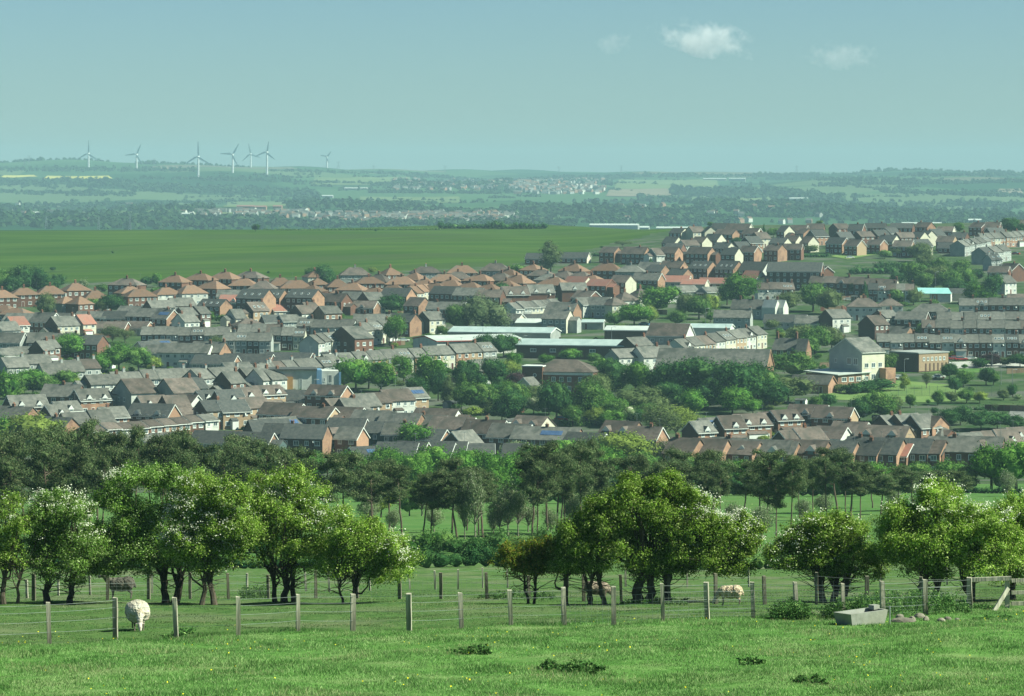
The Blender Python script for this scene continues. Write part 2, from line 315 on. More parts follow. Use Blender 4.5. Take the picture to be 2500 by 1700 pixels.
cx = V[Fq, 0].mean(1); cy = V[Fq, 1].mean(1); cpx = 1250 + F * cx / np.maximum(cy, 64)
def fence_y(px): return np.interp(px, [0, 125, 625, 1250, 1845, 2160, 2500], [85, 86, 92, 97, 101, 105, 110])
fieldlow = np.interp(cpx, [0, 625, 1250, 1400, 1640, 1700], [1500, 1520, 1600, 1730, 1960, 2600])
zone = np.where(cy < fence_y(cpx), 0, np.where(cy < 275, 1, np.where(cy < 640, 2, np.where(cy > 2320, 5, np.where(cy > fieldlow, 4, 3)))))
for k, (nm, mt) in enumerate([('foreground_pasture', 'pasture'), ('paddock_ground', 'paddock'), ('meadow', 'meadow'), ('town_ground', 'town_ground'), ('hill_field', 'hill_field'), ('far_valley', 'far_fields')]):
    fs = Fq[zone == k]; u, inv = np.unique(fs, return_inverse=True)
    tag(link(nm, mesh_np(nm, V[u], inv.reshape(-1, 4), [mt], smooth=True)), kind='structure')
def drape(name, pts, mat, lift=0.05, n=14, m=6, kind='structure', label=None, cat=None):
    """a sheet laid on the ground between two edges given as (photo x, distance) polylines"""
    (a, b) = pts; a = np.array(a, float); b = np.array(b, float); s = np.linspace(0, 1, n)
    A = np.stack([np.interp(s, np.linspace(0, 1, len(a)), a[:, k]) for k in (0, 1)], -1); B = np.stack([np.interp(s, np.linspace(0, 1, len(b)), b[:, k]) for k in (0, 1)], -1)
    P = A[:, None] * (1 - np.linspace(0, 1, m))[None, :, None] + B[:, None] * np.linspace(0, 1, m)[None, :, None]
    Y = P[..., 1]; X = Y * (P[..., 0] - 1250) / F; Z = ground(X, Y) + lift
    i, j = np.meshgrid(np.arange(n - 1), np.arange(m - 1), indexing='ij'); q = i * m + j
    f = np.stack([q, q + 1, q + m + 1, q + m], -1).reshape(-1, 4)
    return tag(link(name, mesh_np(name, np.stack([X, Y, Z], -1).reshape(-1, 3), f, [mat])), label, cat, kind=kind)
# ---------------------------------------------------------------- foliage helpers
def _ico():
    bm = bmesh.new(); bmesh.ops.create_icosphere(bm, subdivisions=2, radius=1)
    v = np.array([x.co[:] for x in bm.verts]); f = np.array([[x.index for x in q.verts] for q in bm.faces]); bm.free(); return v, f
ICOV, ICOF = _ico()
def leaves(cen, nrm, size, r_, jit=0.7, aspect=0.6):
    """leaf quads around centres, facing roughly along nrm"""
    n = len(cen); d = nrm + r_.normal(size=(n, 3)) * jit; d /= np.linalg.norm(d, axis=1)[:, None] + 1e-9
    a = np.cross(d, r_.normal(size=(n, 3))); a /= np.linalg.norm(a, axis=1)[:, None] + 1e-9; b = np.cross(d, a)
    s = (np.asarray(size) * r_.uniform(0.6, 1.35, n))[:, None] * 0.5
    return np.stack([cen - a * s, cen - b * s * aspect, cen + a * s, cen + b * s * aspect], 1).reshape(-1, 3)
def quads(n): return np.arange(n * 4, dtype=np.int32).reshape(-1, 4)
def unit(r_, n):
    d = r_.normal(size=(n, 3)); return d / np.linalg.norm(d, axis=1)[:, None]
def crown_mesh(name, blobs, n, size, mats, r_, core=0.78, clump=0.3, droop=0.0, jit=0.42, per=14, flat=1.0):
    """blobs: rows of cx,cy,cz,rx,ry,rz. Leaves in clumps over the blob shells, with a dark-inside core of the same leaves"""
    blobs = np.array(blobs, float); ar = (blobs[:, 3] * blobs[:, 5]); k = r_.choice(len(blobs), n // per, p=ar / ar.sum())
    d = unit(r_, len(k)); d[:, 2] = np.where(d[:, 2] < -0.35, -d[:, 2] * 0.6, d[:, 2])
    rad = r_.uniform(0.78, 1.06, len(k))[:, None]
    cc = blobs[k, :3] + d * blobs[k, 3:] * rad
    cs = clump * r_.uniform(0.6, 1.3, len(k))
    off = r_.normal(size=(len(k), per, 3)) * 0.55; off[..., 2] *= flat
    cen = (cc[:, None] + off * cs[:, None, None]).reshape(-1, 3)
    on = off / (np.linalg.norm(off, axis=2, keepdims=True) + 1e-6)
    nn = (np.repeat(d[:, None], per, 1) * 0.55 + on * 0.7); nn[..., 2] += 0.25
    if droop: cen[:, 2] -= r_.uniform(0, droop, len(cen)) * np.clip(np.linalg.norm(d[:, :2], axis=1).repeat(per), 0, 1)
    lv = leaves(cen, nn.reshape(-1, 3), size, r_, jit)
    vs_ = [lv]; fs = [quads(len(cen)).tolist()]; o = len(lv); ff = []
    if core:
        for bl in blobs:
            c = ICOV * (1 + 0.16 * np.sin(ICOV[:, [0]] * 5 + bl[0] * 3) * np.cos(ICOV[:, [1]] * 4 + bl[2])) * bl[3:] * core + bl[:3]
            vs_.append(c); ff += (ICOF + o).tolist(); o += len(c)
    return mesh_np(name, np.concatenate(vs_), fs[0] + ff, mats)
def crown_np(blobs, n, size, r_, clump, per, jit=0.6, up=0.25, droplow=0.6):
    blobs = np.array(blobs, float); ar = (blobs[:, 3] * blobs[:, 5]) + .012; k = r_.choice(len(blobs), max(1, n // per), p=ar / ar.sum())
    d = unit(r_, len(k)); d[:, 2] = np.where(d[:, 2] < -0.3, -d[:, 2] * droplow, d[:, 2])
    cc = blobs[k, :3] + d * blobs[k, 3:] * (r_.uniform(0.3, 1.3, len(k)) ** 0.6)[:, None]
    cs = clump * r_.uniform(0.5, 1.4, len(k)); off = r_.normal(size=(len(k), per, 3)) * 0.5
    cen = (cc[:, None] + off * cs[:, None, None]).reshape(-1, 3)
    nn = (np.repeat(d[:, None], per, 1) * 0.45 + off * 1.3); nn[..., 2] += up
    return cen, nn.reshape(-1, 3), cc, d
def rand_blobs(r_, W, H, z0, n, kind='round'):
    """lobes of a crown W wide and H high whose underside is at z0"""
    out = []
    for i in range(n):
        if kind == 'round':
            u = unit(r_, 1)[0]; t = r_.uniform(0.25, 0.62); c = (u[0] * W * 0.5 * t, u[1] * W * 0.5 * t, z0 + H * 0.5 + u[2] * H * 0.5 * t)
            s = r_.uniform(0.36, 0.5); out.append((*c, W * 0.5 * s * 1.15, W * 0.5 * s * 1.15, H * 0.5 * s * 1.15))
        elif kind == 'tall':
            t = (i + .5) / n; wd = math.sin(math.pi * (0.18 + 0.75 * t)) ; a = r_.uniform(0, 6.3)
            out.append((math.cos(a) * W * 0.14, math.sin(a) * W * 0.14, z0 + H * (0.08 + 0.84 * t), W * 0.42 * wd, W * 0.42 * wd, H / n * 1.1))
        elif kind == 'cone':
            t = (i + .5) / n; out.append((0, 0, z0 + H * t * 0.95, W * 0.5 * (1 - t * 0.9), W * 0.5 * (1 - t * 0.9), H / n * 1.2))
        elif kind == 'dome':
            a = r_.uniform(0, 6.3); t = math.sqrt(r_.uniform(0, 1)) * 0.6; zz = (1 - t * t) * r_.uniform(0.35, 0.72)
            out.append((math.cos(a) * W * 0.5 * t, math.sin(a) * W * 0.5 * t, z0 + H * zz, W * 0.24, W * 0.24, H * 0.33))
    if kind == 'round': out.append((0, 0, z0 + H * 0.45, W * 0.33, W * 0.33, H * 0.36))
    return out
def trunk_mb(mb, H, rad, r_, top=None, limbs=4, spread=2.0, lean=0.0):
    pts = [(0, 0, -0.6)]; x = y = 0
    for i in range(1, 6): x += r_.normal() * 0.04 * H / 5 + lean * H / 5; y += r_.normal() * 0.04 * H / 5; pts.append((x, y, H * i / 5))
    mb.tube(pts, [rad * 1.25] + [rad * (1 - 0.14 * i) for i in range(1, 6)], 7)
    for i in range(limbs):
        a = r_.uniform(0, 6.3); k = r_.integers(2, 5); p = pts[k]
        e = (p[0] + math.cos(a) * spread, p[1] + math.sin(a) * spread, p[2] + spread * r_.uniform(0.5, 1.1)); m = tuple((p[j] + e[j]) / 2 + (0.12 * spread if j == 2 else 0) for j in range(3))
        mb.tube([p, m, e], [rad * 0.5, rad * 0.32, rad * 0.12], 5)
    return pts

# ---- town tree library: crowns 10 m wide, 10 m high measured from the ground; scaled per tree
CROWN = {}; TRUNK = {}
def town_crown(kind, v):
    key = (kind, v)
    if key not in CROWN:
        r_ = np.random.default_rng(100 + v * 7 + len(kind))
        if kind == 'round': b = rand_blobs(r_, 10, 9.3, 0.7, 15); a = dict(n=5600, size=0.44, clump=0.85, core=0.68)
        elif kind == 'willow': b = rand_blobs(r_, 10, 8.9, 0.9, 12, 'dome'); a = dict(n=7200, size=0.34, clump=0.65, droop=2.4, core=0.66)
        elif kind == 'tall': b = rand_blobs(r_, 10, 9.0, 1.0, 8, 'tall'); a = dict(n=4400, size=0.45, clump=0.8, core=0.66)
        elif kind == 'cone': b = rand_blobs(r_, 10, 9.7, 0.3, 7, 'cone'); a = dict(n=2200, size=0.5, clump=0.7)
        elif kind == 'bush': b = rand_blobs(r_, 10, 9.6, -0.2, 8, 'round'); a = dict(n=2000, size=0.8, clump=1.2, core=0.66)
        elif kind == 'sparse': b = rand_blobs(r_, 10, 8.6, 1.2, 12); a = dict(n=5200, size=0.34, clump=0.7, core=0)
        a.setdefault('core', 0.8)
        CROWN[key] = crown_mesh('crown', b, mats=['leaf_mid'], r_=r_, **a)
    return CROWN[key]
def town_trunk(kind, v):
    key = (kind == 'sparse', v)
    if key not in TRUNK:
        r_ = np.random.default_rng(5 + v); mb = MB(); tp = trunk_mb(mb, 5.5, 0.32, r_, limbs=12 if kind == 'sparse' else 4, spread=3.4 if kind == 'sparse' else 2.2)
        if kind == 'sparse':
            for i in range(60):
                a = r_.uniform(0, 6.3); e = r_.uniform(0.1, 1.3); d = Vector((math.cos(a) * math.cos(e), math.sin(a) * math.cos(e), math.sin(e)))
                p = Vector(tp[r_.integers(2, 5)]); mb.tube([p, p + d * 1.6 + Vector((0, 0, .2)), p + d * 3.8], [0.10, 0.06, 0.03], 4)
        TRUNK[key] = mb.mesh('trunk', ['bare_twig' if kind == 'sparse' else 'bark'])
    return TRUNK[key]
MC = {}
def recolor(me, mat):
    k = (me.name, mat)
    if k not in MC: m = me.copy(); m.materials[0] = MAT[mat]; MC[k] = m
    return MC[k]
TREEWORDS = {'leaf_willow': 'sage-green', 'leaf_bright': 'bright green leafy', 'leaf_mid': 'mid green leafy', 'leaf_dark': 'dark green leafy', 'leaf_olive': 'grey-green', 'leaf_light': 'pale yellow-green', 'leaf_yellow': 'golden yellow', 'leaf_purple': 'dark purple-leaved', 'leaf_blossom': 'white-blossomed green'}
_tv = [0]
def town_tree(px, top, base, w, kind='round', mat='leaf_mid', group='trees among the houses', lo=500, noun=None, maxd=2290):
    X, D, Z = solve(px, base, 0, lo, maxd); h = (base - top) / F * D * 1.06; wd = w / F * D * (1.16 if kind != 'bush' else 1.05)
    v = _tv[0] % 4; _tv[0] += 1
    nm = {'cone': 'conifer_tree', 'bush': 'garden_shrub', 'willow': 'willow_tree', 'sparse': 'sparse_tree', 'tall': 'tall_tree'}.get(kind, 'leafy_tree')
    t = empty(nm, (X, D, Z - 0.1), random.uniform(0, 6.28))
    s = (wd / 10, wd / 10, h / 10)
    if kind == 'bush': link('foliage', recolor(town_crown(kind, v), mat), t, scale=s)
    else:
        link('crown', recolor(town_crown(kind, v), mat), t, scale=s); link('trunk', town_trunk(kind, v), t, scale=(min(s[0], s[2]) * 1.1,) * 2 + (s[2],))
    size = 'small' if h < 5 else 'large' if h > 10.5 else ''
    noun = noun or {'cone': 'conifer', 'bush': 'shrub', 'willow': 'drooping tree', 'sparse': 'thinly leaved tree', 'tall': 'upright tree'}.get(kind, 'tree')
    tag(t, 'x', 'shrub' if kind == 'bush' else 'tree', group)
    AUTO.append((t, f"{size} {TREEWORDS[mat]} {noun}".strip(), px, (top + base) / 2, 'shrub' if kind == 'bush' else 'tree'))
    return t
# ---- pines
def pine_proto(v):
    r_ = np.random.default_rng(40 + v); Ht = 10.0; mb = MB(); pts = [(0, 0, -0.5)]; x = y = 0; lean = r_.normal() * 0.05
    for i in range(1, 8): x += r_.normal() * 0.12 + lean; y += r_.normal() * 0.1; pts.append((x, y, Ht * 0.93 * i / 7))
    mb.tube(pts, [0.2, 0.17, 0.155, 0.14, 0.12, 0.10, 0.08, 0.04], 7)
    cl = []; nb = 19 + v % 3 * 3
    for i in range(nb):
        t = r_.uniform(0.46, 1.0); z = Ht * t * 0.95
        j = min(6, int(t * 7)); p = Vector(pts[j]).lerp(Vector(pts[j + 1]), t * 7 - j if j < 6 else .9); p.z = z
        a = r_.uniform(0, 6.3); ln = (2.7 * math.sin(math.pi * min(1, (1.06 - t) * 1.25 + 0.12))) * r_.uniform(0.55, 1.1)
        e = p + Vector((math.cos(a) * ln, math.sin(a) * ln, ln * r_.uniform(0.05, 0.5)))
        m = (p + e) / 2 + Vector((0, 0, -0.1 * ln)); mb.tube([p, m, e], [0.06, 0.045, 0.02], 4)
        s = r_.uniform(0.6, 1.15); cl.append((e.x, e.y, e.z + 0.1, s * 1.15, s * 1.15, s * 0.6))
        if ln > 1.3: cl.append((m.x, m.y, m.z + 0.35, s * 0.8, s * 0.8, s * 0.45))
    cl.append((pts[-1][0], pts[-1][1], Ht - 0.35, 0.95, 0.95, 0.5))
    return crown_mesh('crown', cl, 13000, 0.18, ['pine_needle'], r_, core=0.5, clump=0.34, per=10, jit=0.5), mb.mesh('trunk', ['pine_bark'])
PINES = [pine_proto(i) for i in range(6)]
_pr = random.Random(3)
def jt(a, b): return _pr.uniform(a, b)
def pine(i, px, top, base, w):
    base += jt(-14, 8); X, D, Z = solve(px, base, 0, 300, 640); top0 = top; top += jt(-16, 14); wd = max(w, 84 if px < 1640 else 66) / F * D * jt(.8, 1.15)
    h = (base - top) / F * D; t = empty('pine_tree', (X, D, Z), random.uniform(0, 6.28)); t.rotation_euler = (R(jt(-4, 4)), R(jt(-4, 4)), jt(0, 6.28)); c, tr = PINES[i % 6]; s = (wd / 5.6, wd / 5.6, h / 10)
    link('crown', c, t, scale=s); link('trunk', tr, t, scale=(s[0] * .9, s[0] * .9, s[2])); tag(t, 'x', 'pine tree', 'dark pines in the belt below the town')
    AUTO.append((t, 'dark %s pine' % ('slender' if h < 9 else 'tall'), px, (top + base) / 2, 'pine'))
# ---- hedges and thickets
def hedge(px0, px1, row, hpx, depth, mat='leaf_dark', label=None, size=0.16, dens=55, lo=150, hi=640, name='hedge', wob=0.3, cat='hedge', group=None, row1=None):
    r_ = np.random.default_rng(int(px0 + row)); X0, D0, _ = solve(px0, row, 0, lo, hi); X1, D1, _ = solve(px1, row1 or row, 0, lo, hi)
    L = math.hypot(X1 - X0, D1 - D0); h = hpx / F * (D0 + D1) / 2; n = int(max(4, L / (h * 0.7))); bl = []
    ox, oy, oz = (X0 + X1) / 2, (D0 + D1) / 2, gz((X0 + X1) / 2, (D0 + D1) / 2)
    for i in range(n + 1):
        t = i / n; x = X0 + (X1 - X0) * t; y = D0 + (D1 - D0) * t + r_.normal() * 0.1 * depth; k = 1 + r_.uniform(-wob, wob * .4)
        bl.append((x - ox, y - oy, gz(x, y) - oz + h * 0.40 * k, h * 0.62, depth * 0.5, h * 0.58 * k))
    me = crown_mesh('foliage', bl, min(60000, int(L * h * dens / size ** 2 * 0.07) + 600), size, [mat], r_, core=0.66, clump=size * 2.2, per=9)
    o = link(name, me, loc=(ox, oy, oz)); tag(o, label, cat, group); return o

# ---- hawthorns in the near hedge line, outlined from their crowns (in 2324-wide photograph coordinates)
KS = 2500 / 2324
def hawthorn(name, label, D, trunks, blobs, n, mat='haw_leaf', blossom=(), seed=1, size=0.068, base=1357, nb=0, twigs=26):
    r_ = np.random.default_rng(seed); s = D / F * KS
    cx = sum(t[0] for t in trunks) / len(trunks); X = (cx * KS - 1250) * D / F; Z = gz(X, D)
    t = empty(name, (X, D, Z)); zb = Z
    def P(x, y, dy=0.0): return ((x - cx) * s, dy, -(y * KS - HZ) * D / F - zb)
    bl = []
    for b in blobs:
        rx, ry = b[2] * s, b[3] * s; p = P(b[0], b[1], r_.uniform(-0.5, 0.5)); bl.append((*p, rx, max(0.5, min(rx, 1.7)), ry))
        for k in range(2): u = unit(r_, 1)[0]; bl.append((p[0] + u[0] * rx * .8, p[1] + u[1] * 0.8, p[2] + abs(u[2]) * ry * .75, rx * .42, rx * .42, ry * .42))
    xs0 = np.array([b[0] for b in blobs]); lo_, hi_ = (xs0 - [b[2] for b in blobs]).min(), (xs0 + [b[2] for b in blobs]).max(); bot = max(b[1] + b[3] for b in blobs)
    for k in range(int((hi_ - lo_) / 8)):      # the body of the crown, below the top lobes down to the browse line
        x = r_.uniform(lo_ + 14, hi_ - 14); tops = [b[1] - b[3] * math.sqrt(max(0, 1 - ((x - b[0]) / b[2]) ** 2)) for b in blobs if abs(x - b[0]) < b[2]]
        if not tops: continue
        tp = min(tops) + 26; bb = bot + r_.uniform(-14, 12)
        if bb > tp: y = r_.uniform(tp, bb); p = P(x, y, r_.uniform(-.9, .9)); a = r_.uniform(20, 34) * s; bl.append((*p, a * 1.3, a * 1.1, a * .75))
    for k in range(int(len(blobs) * 2.2)):      # side lobes that fill and ruffle the outline
        a, b = bl[r_.integers(len(bl))], bl[r_.integers(len(bl))]
        if abs(a[0] - b[0]) < 2.2 and abs(a[2] - b[2]) < 1.6: q = r_.uniform(.3, .7); bl.append(tuple(a[j] * q + b[j] * (1 - q) + (r_.normal() * .25 if j < 3 else 0) for j in range(3)) + (r_.uniform(.35, .7),) * 2 + (r_.uniform(.25, .45),))
    for b in list(bl[:len(blobs) * 3]):      # skirts that hang below the lower lobes
        if b[2] < np.mean([q[2] for q in bl]) + .2 and r_.random() < .55: bl.append((b[0] + r_.normal() * .3, b[1] + r_.normal() * .3, b[2] - b[5] * .75, b[3] * .55, .5, b[5] * .5))
    nsp = int(len(blobs) * 9)                 # sprays: short leafy shoots that break the outline
    for k in range(nsp):
        b = bl[r_.integers(len(blobs) * 3)]; u = unit(r_, 1)[0]; u[2] = abs(u[2]) * 1.1 - .15
        for j in range(3): q = 1.0 + j * .17; bl.append((b[0] + u[0] * b[3] * q, b[1] + u[1] * b[4] * q, b[2] + u[2] * b[5] * q + j * .05, .13, .13, .11))
    cen, nn, cc, d = crown_np(bl, int(n * 2.9), size, r_, 0.23, 34, up=.3)
    lv = leaves(cen, nn, size, r_, 0.3, 0.72)
    link('crown', mesh_np('crown', lv, quads(len(cen)), [mat]), t)
    if len(blossom):
        pc = []
        for (bx, by, brx, bry, cnt) in blossom:
            q = P(bx, by); u = r_.normal(size=(cnt, 3)); base_ = np.array(q)[None] + u * np.array([brx * s, 0.9, bry * s]) * 0.6
            # keep sprays on the lit outside of the crown: snap to the nearest leaf clump
            idx = [int(np.argmin(((cc - b_) ** 2).sum(1))) for b_ in base_]
            for k in idx: pc.append(cc[k][None] + d[k][None] * 0.12 + r_.normal(size=(8, 3)) * [0.11, 0.11, 0.06] + [0, -0.05, 0.10])
        pc = np.concatenate(pc); lv = leaves(pc, np.tile([0.3, -0.5, 0.8], (len(pc), 1)), 0.06, r_, 0.4, 0.9)
        link('blossom', mesh_np('blossom', lv, quads(len(pc)), ['petal']), t)
    mb = MB()
    for (tx, tr, lean) in trunks:
        x0 = (tx - cx) * s; y0 = r_.uniform(-0.25, 0.25); hb = min(b[2] - b[5] for b in bl); pts = [(x0, y0, -0.25)]; x, y = x0, y0; hh = max(hb, 0.7) + 0.5
        for i in range(1, 6): x += lean * hh / 5 + r_.normal() * 0.07; y += r_.normal() * 0.06; pts.append((x, y, hh * i / 5))
        mb.tube(pts, [tr * 1.5, tr * 1.1, tr, tr * 0.95, tr * 0.85, tr * 0.7], 7)
        near = sorted(range(len(blobs) * 3), key=lambda k: abs(bl[k][0] - x) + r_.uniform(0, .5))[:9]
        for k in near:
            e = Vector(bl[k][:3]); p = Vector(pts[r_.integers(2, 6)]); m = p.lerp(e, 0.5) + Vector((r_.normal() * 0.2, r_.normal() * 0.2, r_.normal() * 0.15 - 0.1))
            q = p.lerp(m, .5) + Vector((r_.normal() * 0.08, 0, r_.normal() * 0.08))
            mb.tube([p, q, m, e], [tr * 0.5, tr * 0.42, tr * 0.32, tr * 0.15], 5)
        for k in range(twigs // len(trunks) + 3):
            p = Vector(pts[r_.integers(2, 6)]); a = r_.uniform(0, 6.3); L = r_.uniform(0.5, 1.3); q = p; pp = [p]; z = r_.uniform(-0.1, 0.6)
            for j in range(4): q = q + Vector((math.cos(a) * L / 4 + r_.normal() * 0.05, math.sin(a) * L / 6, z * L / 4 + r_.normal() * 0.06)); pp.append(q)
            mb.tube(pp, [0.022, 0.018, 0.014, 0.010, 0.006], 4)
    for k in r_.choice(len(cc), min(len(cc), 90 + nb), replace=False):
        e = Vector(cc[k]); j = int(np.argmin([(Vector(b[:3]) - e).length for b in bl])); p = Vector(bl[j][:3]); m = p.lerp(e, .5) + Vector(r_.normal(size=3) * 0.08); o = e + (e - p).normalized() * r_.uniform(0, 0.28)
        mb.tube([p, m, e, o], [0.03, 0.02, 0.011, 0.005], 4)
    link('trunk', mb.mesh('trunk', ['bark']), t)
    return tag(t, label, 'hawthorn tree', 'hawthorns along the paddock fence')
# ---------------------------------------------------------------- houses
HC = {}
def cached(key, fn):
    if key not in HC: HC[key] = fn()
    return HC[key]
def wall_mesh(L, W, He, Hr, form, wm, gm):
    def f():
        mb = MB(); x = L / 2; y = W / 2
        if form == 'gable':
            mb.add([(-x, -y, -3), (x, -y, -3), (x, -y, He), (-x, -y, He)], [[0, 1, 2, 3]], 0); mb.add([(-x, y, -3), (x, y, -3), (x, y, He), (-x, y, He)], [[3, 2, 1, 0]], 0)
            for s in (-1, 1):
                v = [(s * x, -y, -3), (s * x, y, -3), (s * x, y, He), (s * x, 0, He + Hr), (s * x, -y, He)]; mb.add(v, [[0, 1, 2, 3, 4] if s > 0 else [4, 3, 2, 1, 0]], 1)
        else: mb.box(-x, -y, -3, x, y, He, 0)
        return mb.mesh('wall', [wm, gm])
    return cached(('w', L, W, He, Hr, form, wm, gm), f)
def roof_mesh(L, W, He, Hr, form, rm):
    def f():
        mb = MB(); o = 0.35; y = W / 2 + o; x = L / 2 + (0.25 if form == 'gable' else o); t = 0.16; sl_ = Hr / (W / 2); ze = He - o * sl_ + 0.03
        if form == 'gable': mb.prism([(-y, ze), (0, He + Hr + 0.03), (y, ze), (y, ze + t), (0, He + Hr + 0.03 + t * 1.15), (-y, ze + t)], -x, x)
        elif form == 'hip':
            r_ = max((L - W) / 2, 0.25); zt = He + Hr; b = He - 0.05
            v = [(-x, -y, b), (x, -y, b), (x, y, b), (-x, y, b), (-x, -y, b + .14), (x, -y, b + .14), (x, y, b + .14), (-x, y, b + .14), (-r_, 0, zt), (r_, 0, zt)]
            mb.add(v, [[3, 2, 1, 0], [0, 1, 5, 4], [1, 2, 6, 5], [2, 3, 7, 6], [3, 0, 4, 7], [4, 5, 9, 8], [5, 6, 9], [6, 7, 8, 9], [7, 4, 8]])
        else: mb.box(-x, -y, He, x, y, He + 0.3)
        return mb.mesh('roof', [rm])
    return cached(('r', L, W, He, Hr, form, rm), f)
def trim_mesh(L, W, He, Hr, form):
    def f():
        mb = MB(); o = 0.35; y = W / 2 + o; x = L / 2 + 0.25; sl_ = Hr / (W / 2); ze = He - o * sl_
        if form == 'gable':
            for s in (-1, 1): mb.prism([(-y - .02, ze - 0.16), (0, He + Hr - 0.16), (y + .02, ze - 0.16), (y + .02, ze + 0.10), (0, He + Hr + 0.12), (-y - .02, ze + 0.10)], s * (x + 0.012), s * (x + 0.07))
        for s in (-1, 1): mb.box(-x, s * (y + 0.02), ze - 0.1, x, s * (y + 0.12), ze + 0.08)
        return mb.mesh('roof_trim', ['white_paint'])
    return cached(('t', L, W, He, Hr, form), f)
def chimney_mesh(h, wm):
    def f():
        mb = MB(); mb.box(-.4, -.32, -1.2, .4, .32, h); mb.box(-.46, -.38, h, .46, .38, h + .14)
        for x in (-.2, .2): mb.tube([(x, 0, h + .1), (x, 0, h + .55)], [.12, .10], 6, 1)
        return mb.mesh('chimney', [wm, 'clay_pot'])
    return cached(('c', round(h, 1), wm), f)
def window_mesh(w_, h_):
    def f():
        mb = MB(); a, b = w_ / 2, h_ / 2; t = 0.16
        mb.box(-a, -0.05, -b, -a + t, 0.02, b); mb.box(a - t, -0.05, -b, a, 0.02, b); mb.box(-a + t, -0.05, -b, a - t, 0.02, -b + t); mb.box(-a + t, -0.05, b - t, a - t, 0.02, b)
        if w_ > 0.9: mb.box(-0.045, -0.045, -b + t, 0.045, 0.02, b - t)
        mb.box(-a - .06, -0.10, -b - .09, a + .06, 0.02, -b - .002)
        mb.add([(-a + t, -0.015, -b + t), (a - t, -0.015, -b + t), (a - t, -0.015, b - t), (-a + t, -0.015, b - t)], [[0, 1, 2, 3]], 1)
        return mb.mesh('window', ['white_paint', 'glass'])
    return cached(('win', w_, h_), f)
def door_mesh(m='door_brown'):
    def f():
        mb = MB(); mb.box(-.45, -0.05, 0, .45, 0.02, 2.05, 0); mb.box(-.55, -0.07, 0, -.452, 0.02, 2.15, 1); mb.box(.452, -0.07, 0, .55, 0.02, 2.15, 1); mb.box(-.452, -0.07, 2.052, .452, 0.02, 2.15, 1)
        return mb.mesh('door', [m, 'white_paint'])
    return cached(('door', m), f)
def dormer_mesh(wm, rm):
    """small wall dormer with a white gabled front"""
    def f():
        mb = MB(); mb.prism([(0, 0), (2.2, 0), (2.2, 1.0), (0, 1.0)], -0.85, 0.85, 0)
        v = [(-1.0, -.1, 0.75), (1.0, -.1, 0.75), (0, -.1, 1.95), (-1.0, 2.6, 0.75), (1.0, 2.6, 0.75), (0, 2.6, 1.95)]
        mb.add(v, [[0, 1, 2], [3, 5, 4]], 1); mb.add(v, [[0, 2, 5, 3], [1, 4, 5, 2]], 2)
        mb.box(-.5, -.06, 0.05, .5, 0.0, .85, 3)
        return mb.mesh('dormer', [wm, 'white_paint', rm, 'glass'])
    return cached(('dorm', wm, rm), f)
def solar_mesh(w_, h_):
    def f():
        mb = MB(); n = max(1, int(w_ / 1.0))
        for i in range(n): mb.box(-w_ / 2 + i * w_ / n + .03, -h_ / 2, 0, -w_ / 2 + (i + 1) * w_ / n - .03, h_ / 2, 0.06)
        return mb.mesh('solar_panel', ['solar'])
    return cached(('sol', w_, h_), f)
def skylight_mesh():
    def f():
        mb = MB(); mb.box(-.42, -.6, 0, .42, .6, .08, 0); mb.add([(-.34, -.5, .09), (.34, -.5, .09), (.34, .5, .09), (-.34, .5, .09)], [[0, 1, 2, 3]], 1); return mb.mesh('skylight', ['white_paint', 'glass'])
    return cached('sky', f)
def satdish_mesh():
    def f():
        mb = MB(); mb.tube([(0, 0, 0), (0, -.25, .1)], [.04, .04], 5); mb.tube([(0, -.25, .1), (.05, -.33, .12)], [.10, .33], 10); return mb.mesh('satellite_dish', ['white_paint'])
    return cached('dish', f)
def extension_mesh(w_, h_, wm, rm):
    def f():
        mb = MB(); mb.prism([(-2.2, -2), (2.2, -2), (2.2, h_), (-2.2, h_)], -w_ / 2, w_ / 2, 0); mb.prism([(-2.5, h_ - .05), (0, h_ + 1.3), (2.5, h_ - .05), (2.5, h_ + .08), (0, h_ + 1.45), (-2.5, h_ + .08)], -w_ / 2 - .15, w_ / 2 + .15, 1); mb.prism([(-2.15, h_), (0, h_ + 1.25), (2.15, h_)], -w_ / 2 + .01, w_ / 2 - .01, 0); return mb.mesh('extension', [wm, rm])
    return cached(('ext', w_, h_, wm, rm), f)
def aerial_mesh():
    def f():
        mb = MB(); mb.tube([(0, 0, 0), (0, 0, 2.2)], [.035, .03], 4); mb.tube([(-.7, 0, 2.1), (.7, 0, 2.1)], [.025, .025], 4)
        for x in (-.6, -.3, 0, .3, .6): mb.tube([(x, -.28, 2.1), (x, .28, 2.1)], [.018, .018], 4)
        return mb.mesh('aerial', ['steel'])
    return cached('aer', f)
def porch_mesh(w_, rm):
    def f():
        mb = MB(); mb.box(-w_ / 2, -1.4, -2, w_ / 2, -0.01, 2.3, 0); mb.add([(-w_ / 2 - .15, -1.6, 2.25), (w_ / 2 + .15, -1.6, 2.25), (w_ / 2 + .15, -.01, 2.95), (-w_ / 2 - .15, -.01, 2.95), (-w_ / 2 - .15, -.01, 2.25), (w_ / 2 + .15, -.01, 2.25)], [[0, 1, 2, 3], [0, 3, 4], [1, 5, 2], [0, 4, 5, 1]], 1)
        return mb.mesh('porch', ['white_paint', rm])
    return cached(('porch', w_, rm), f)
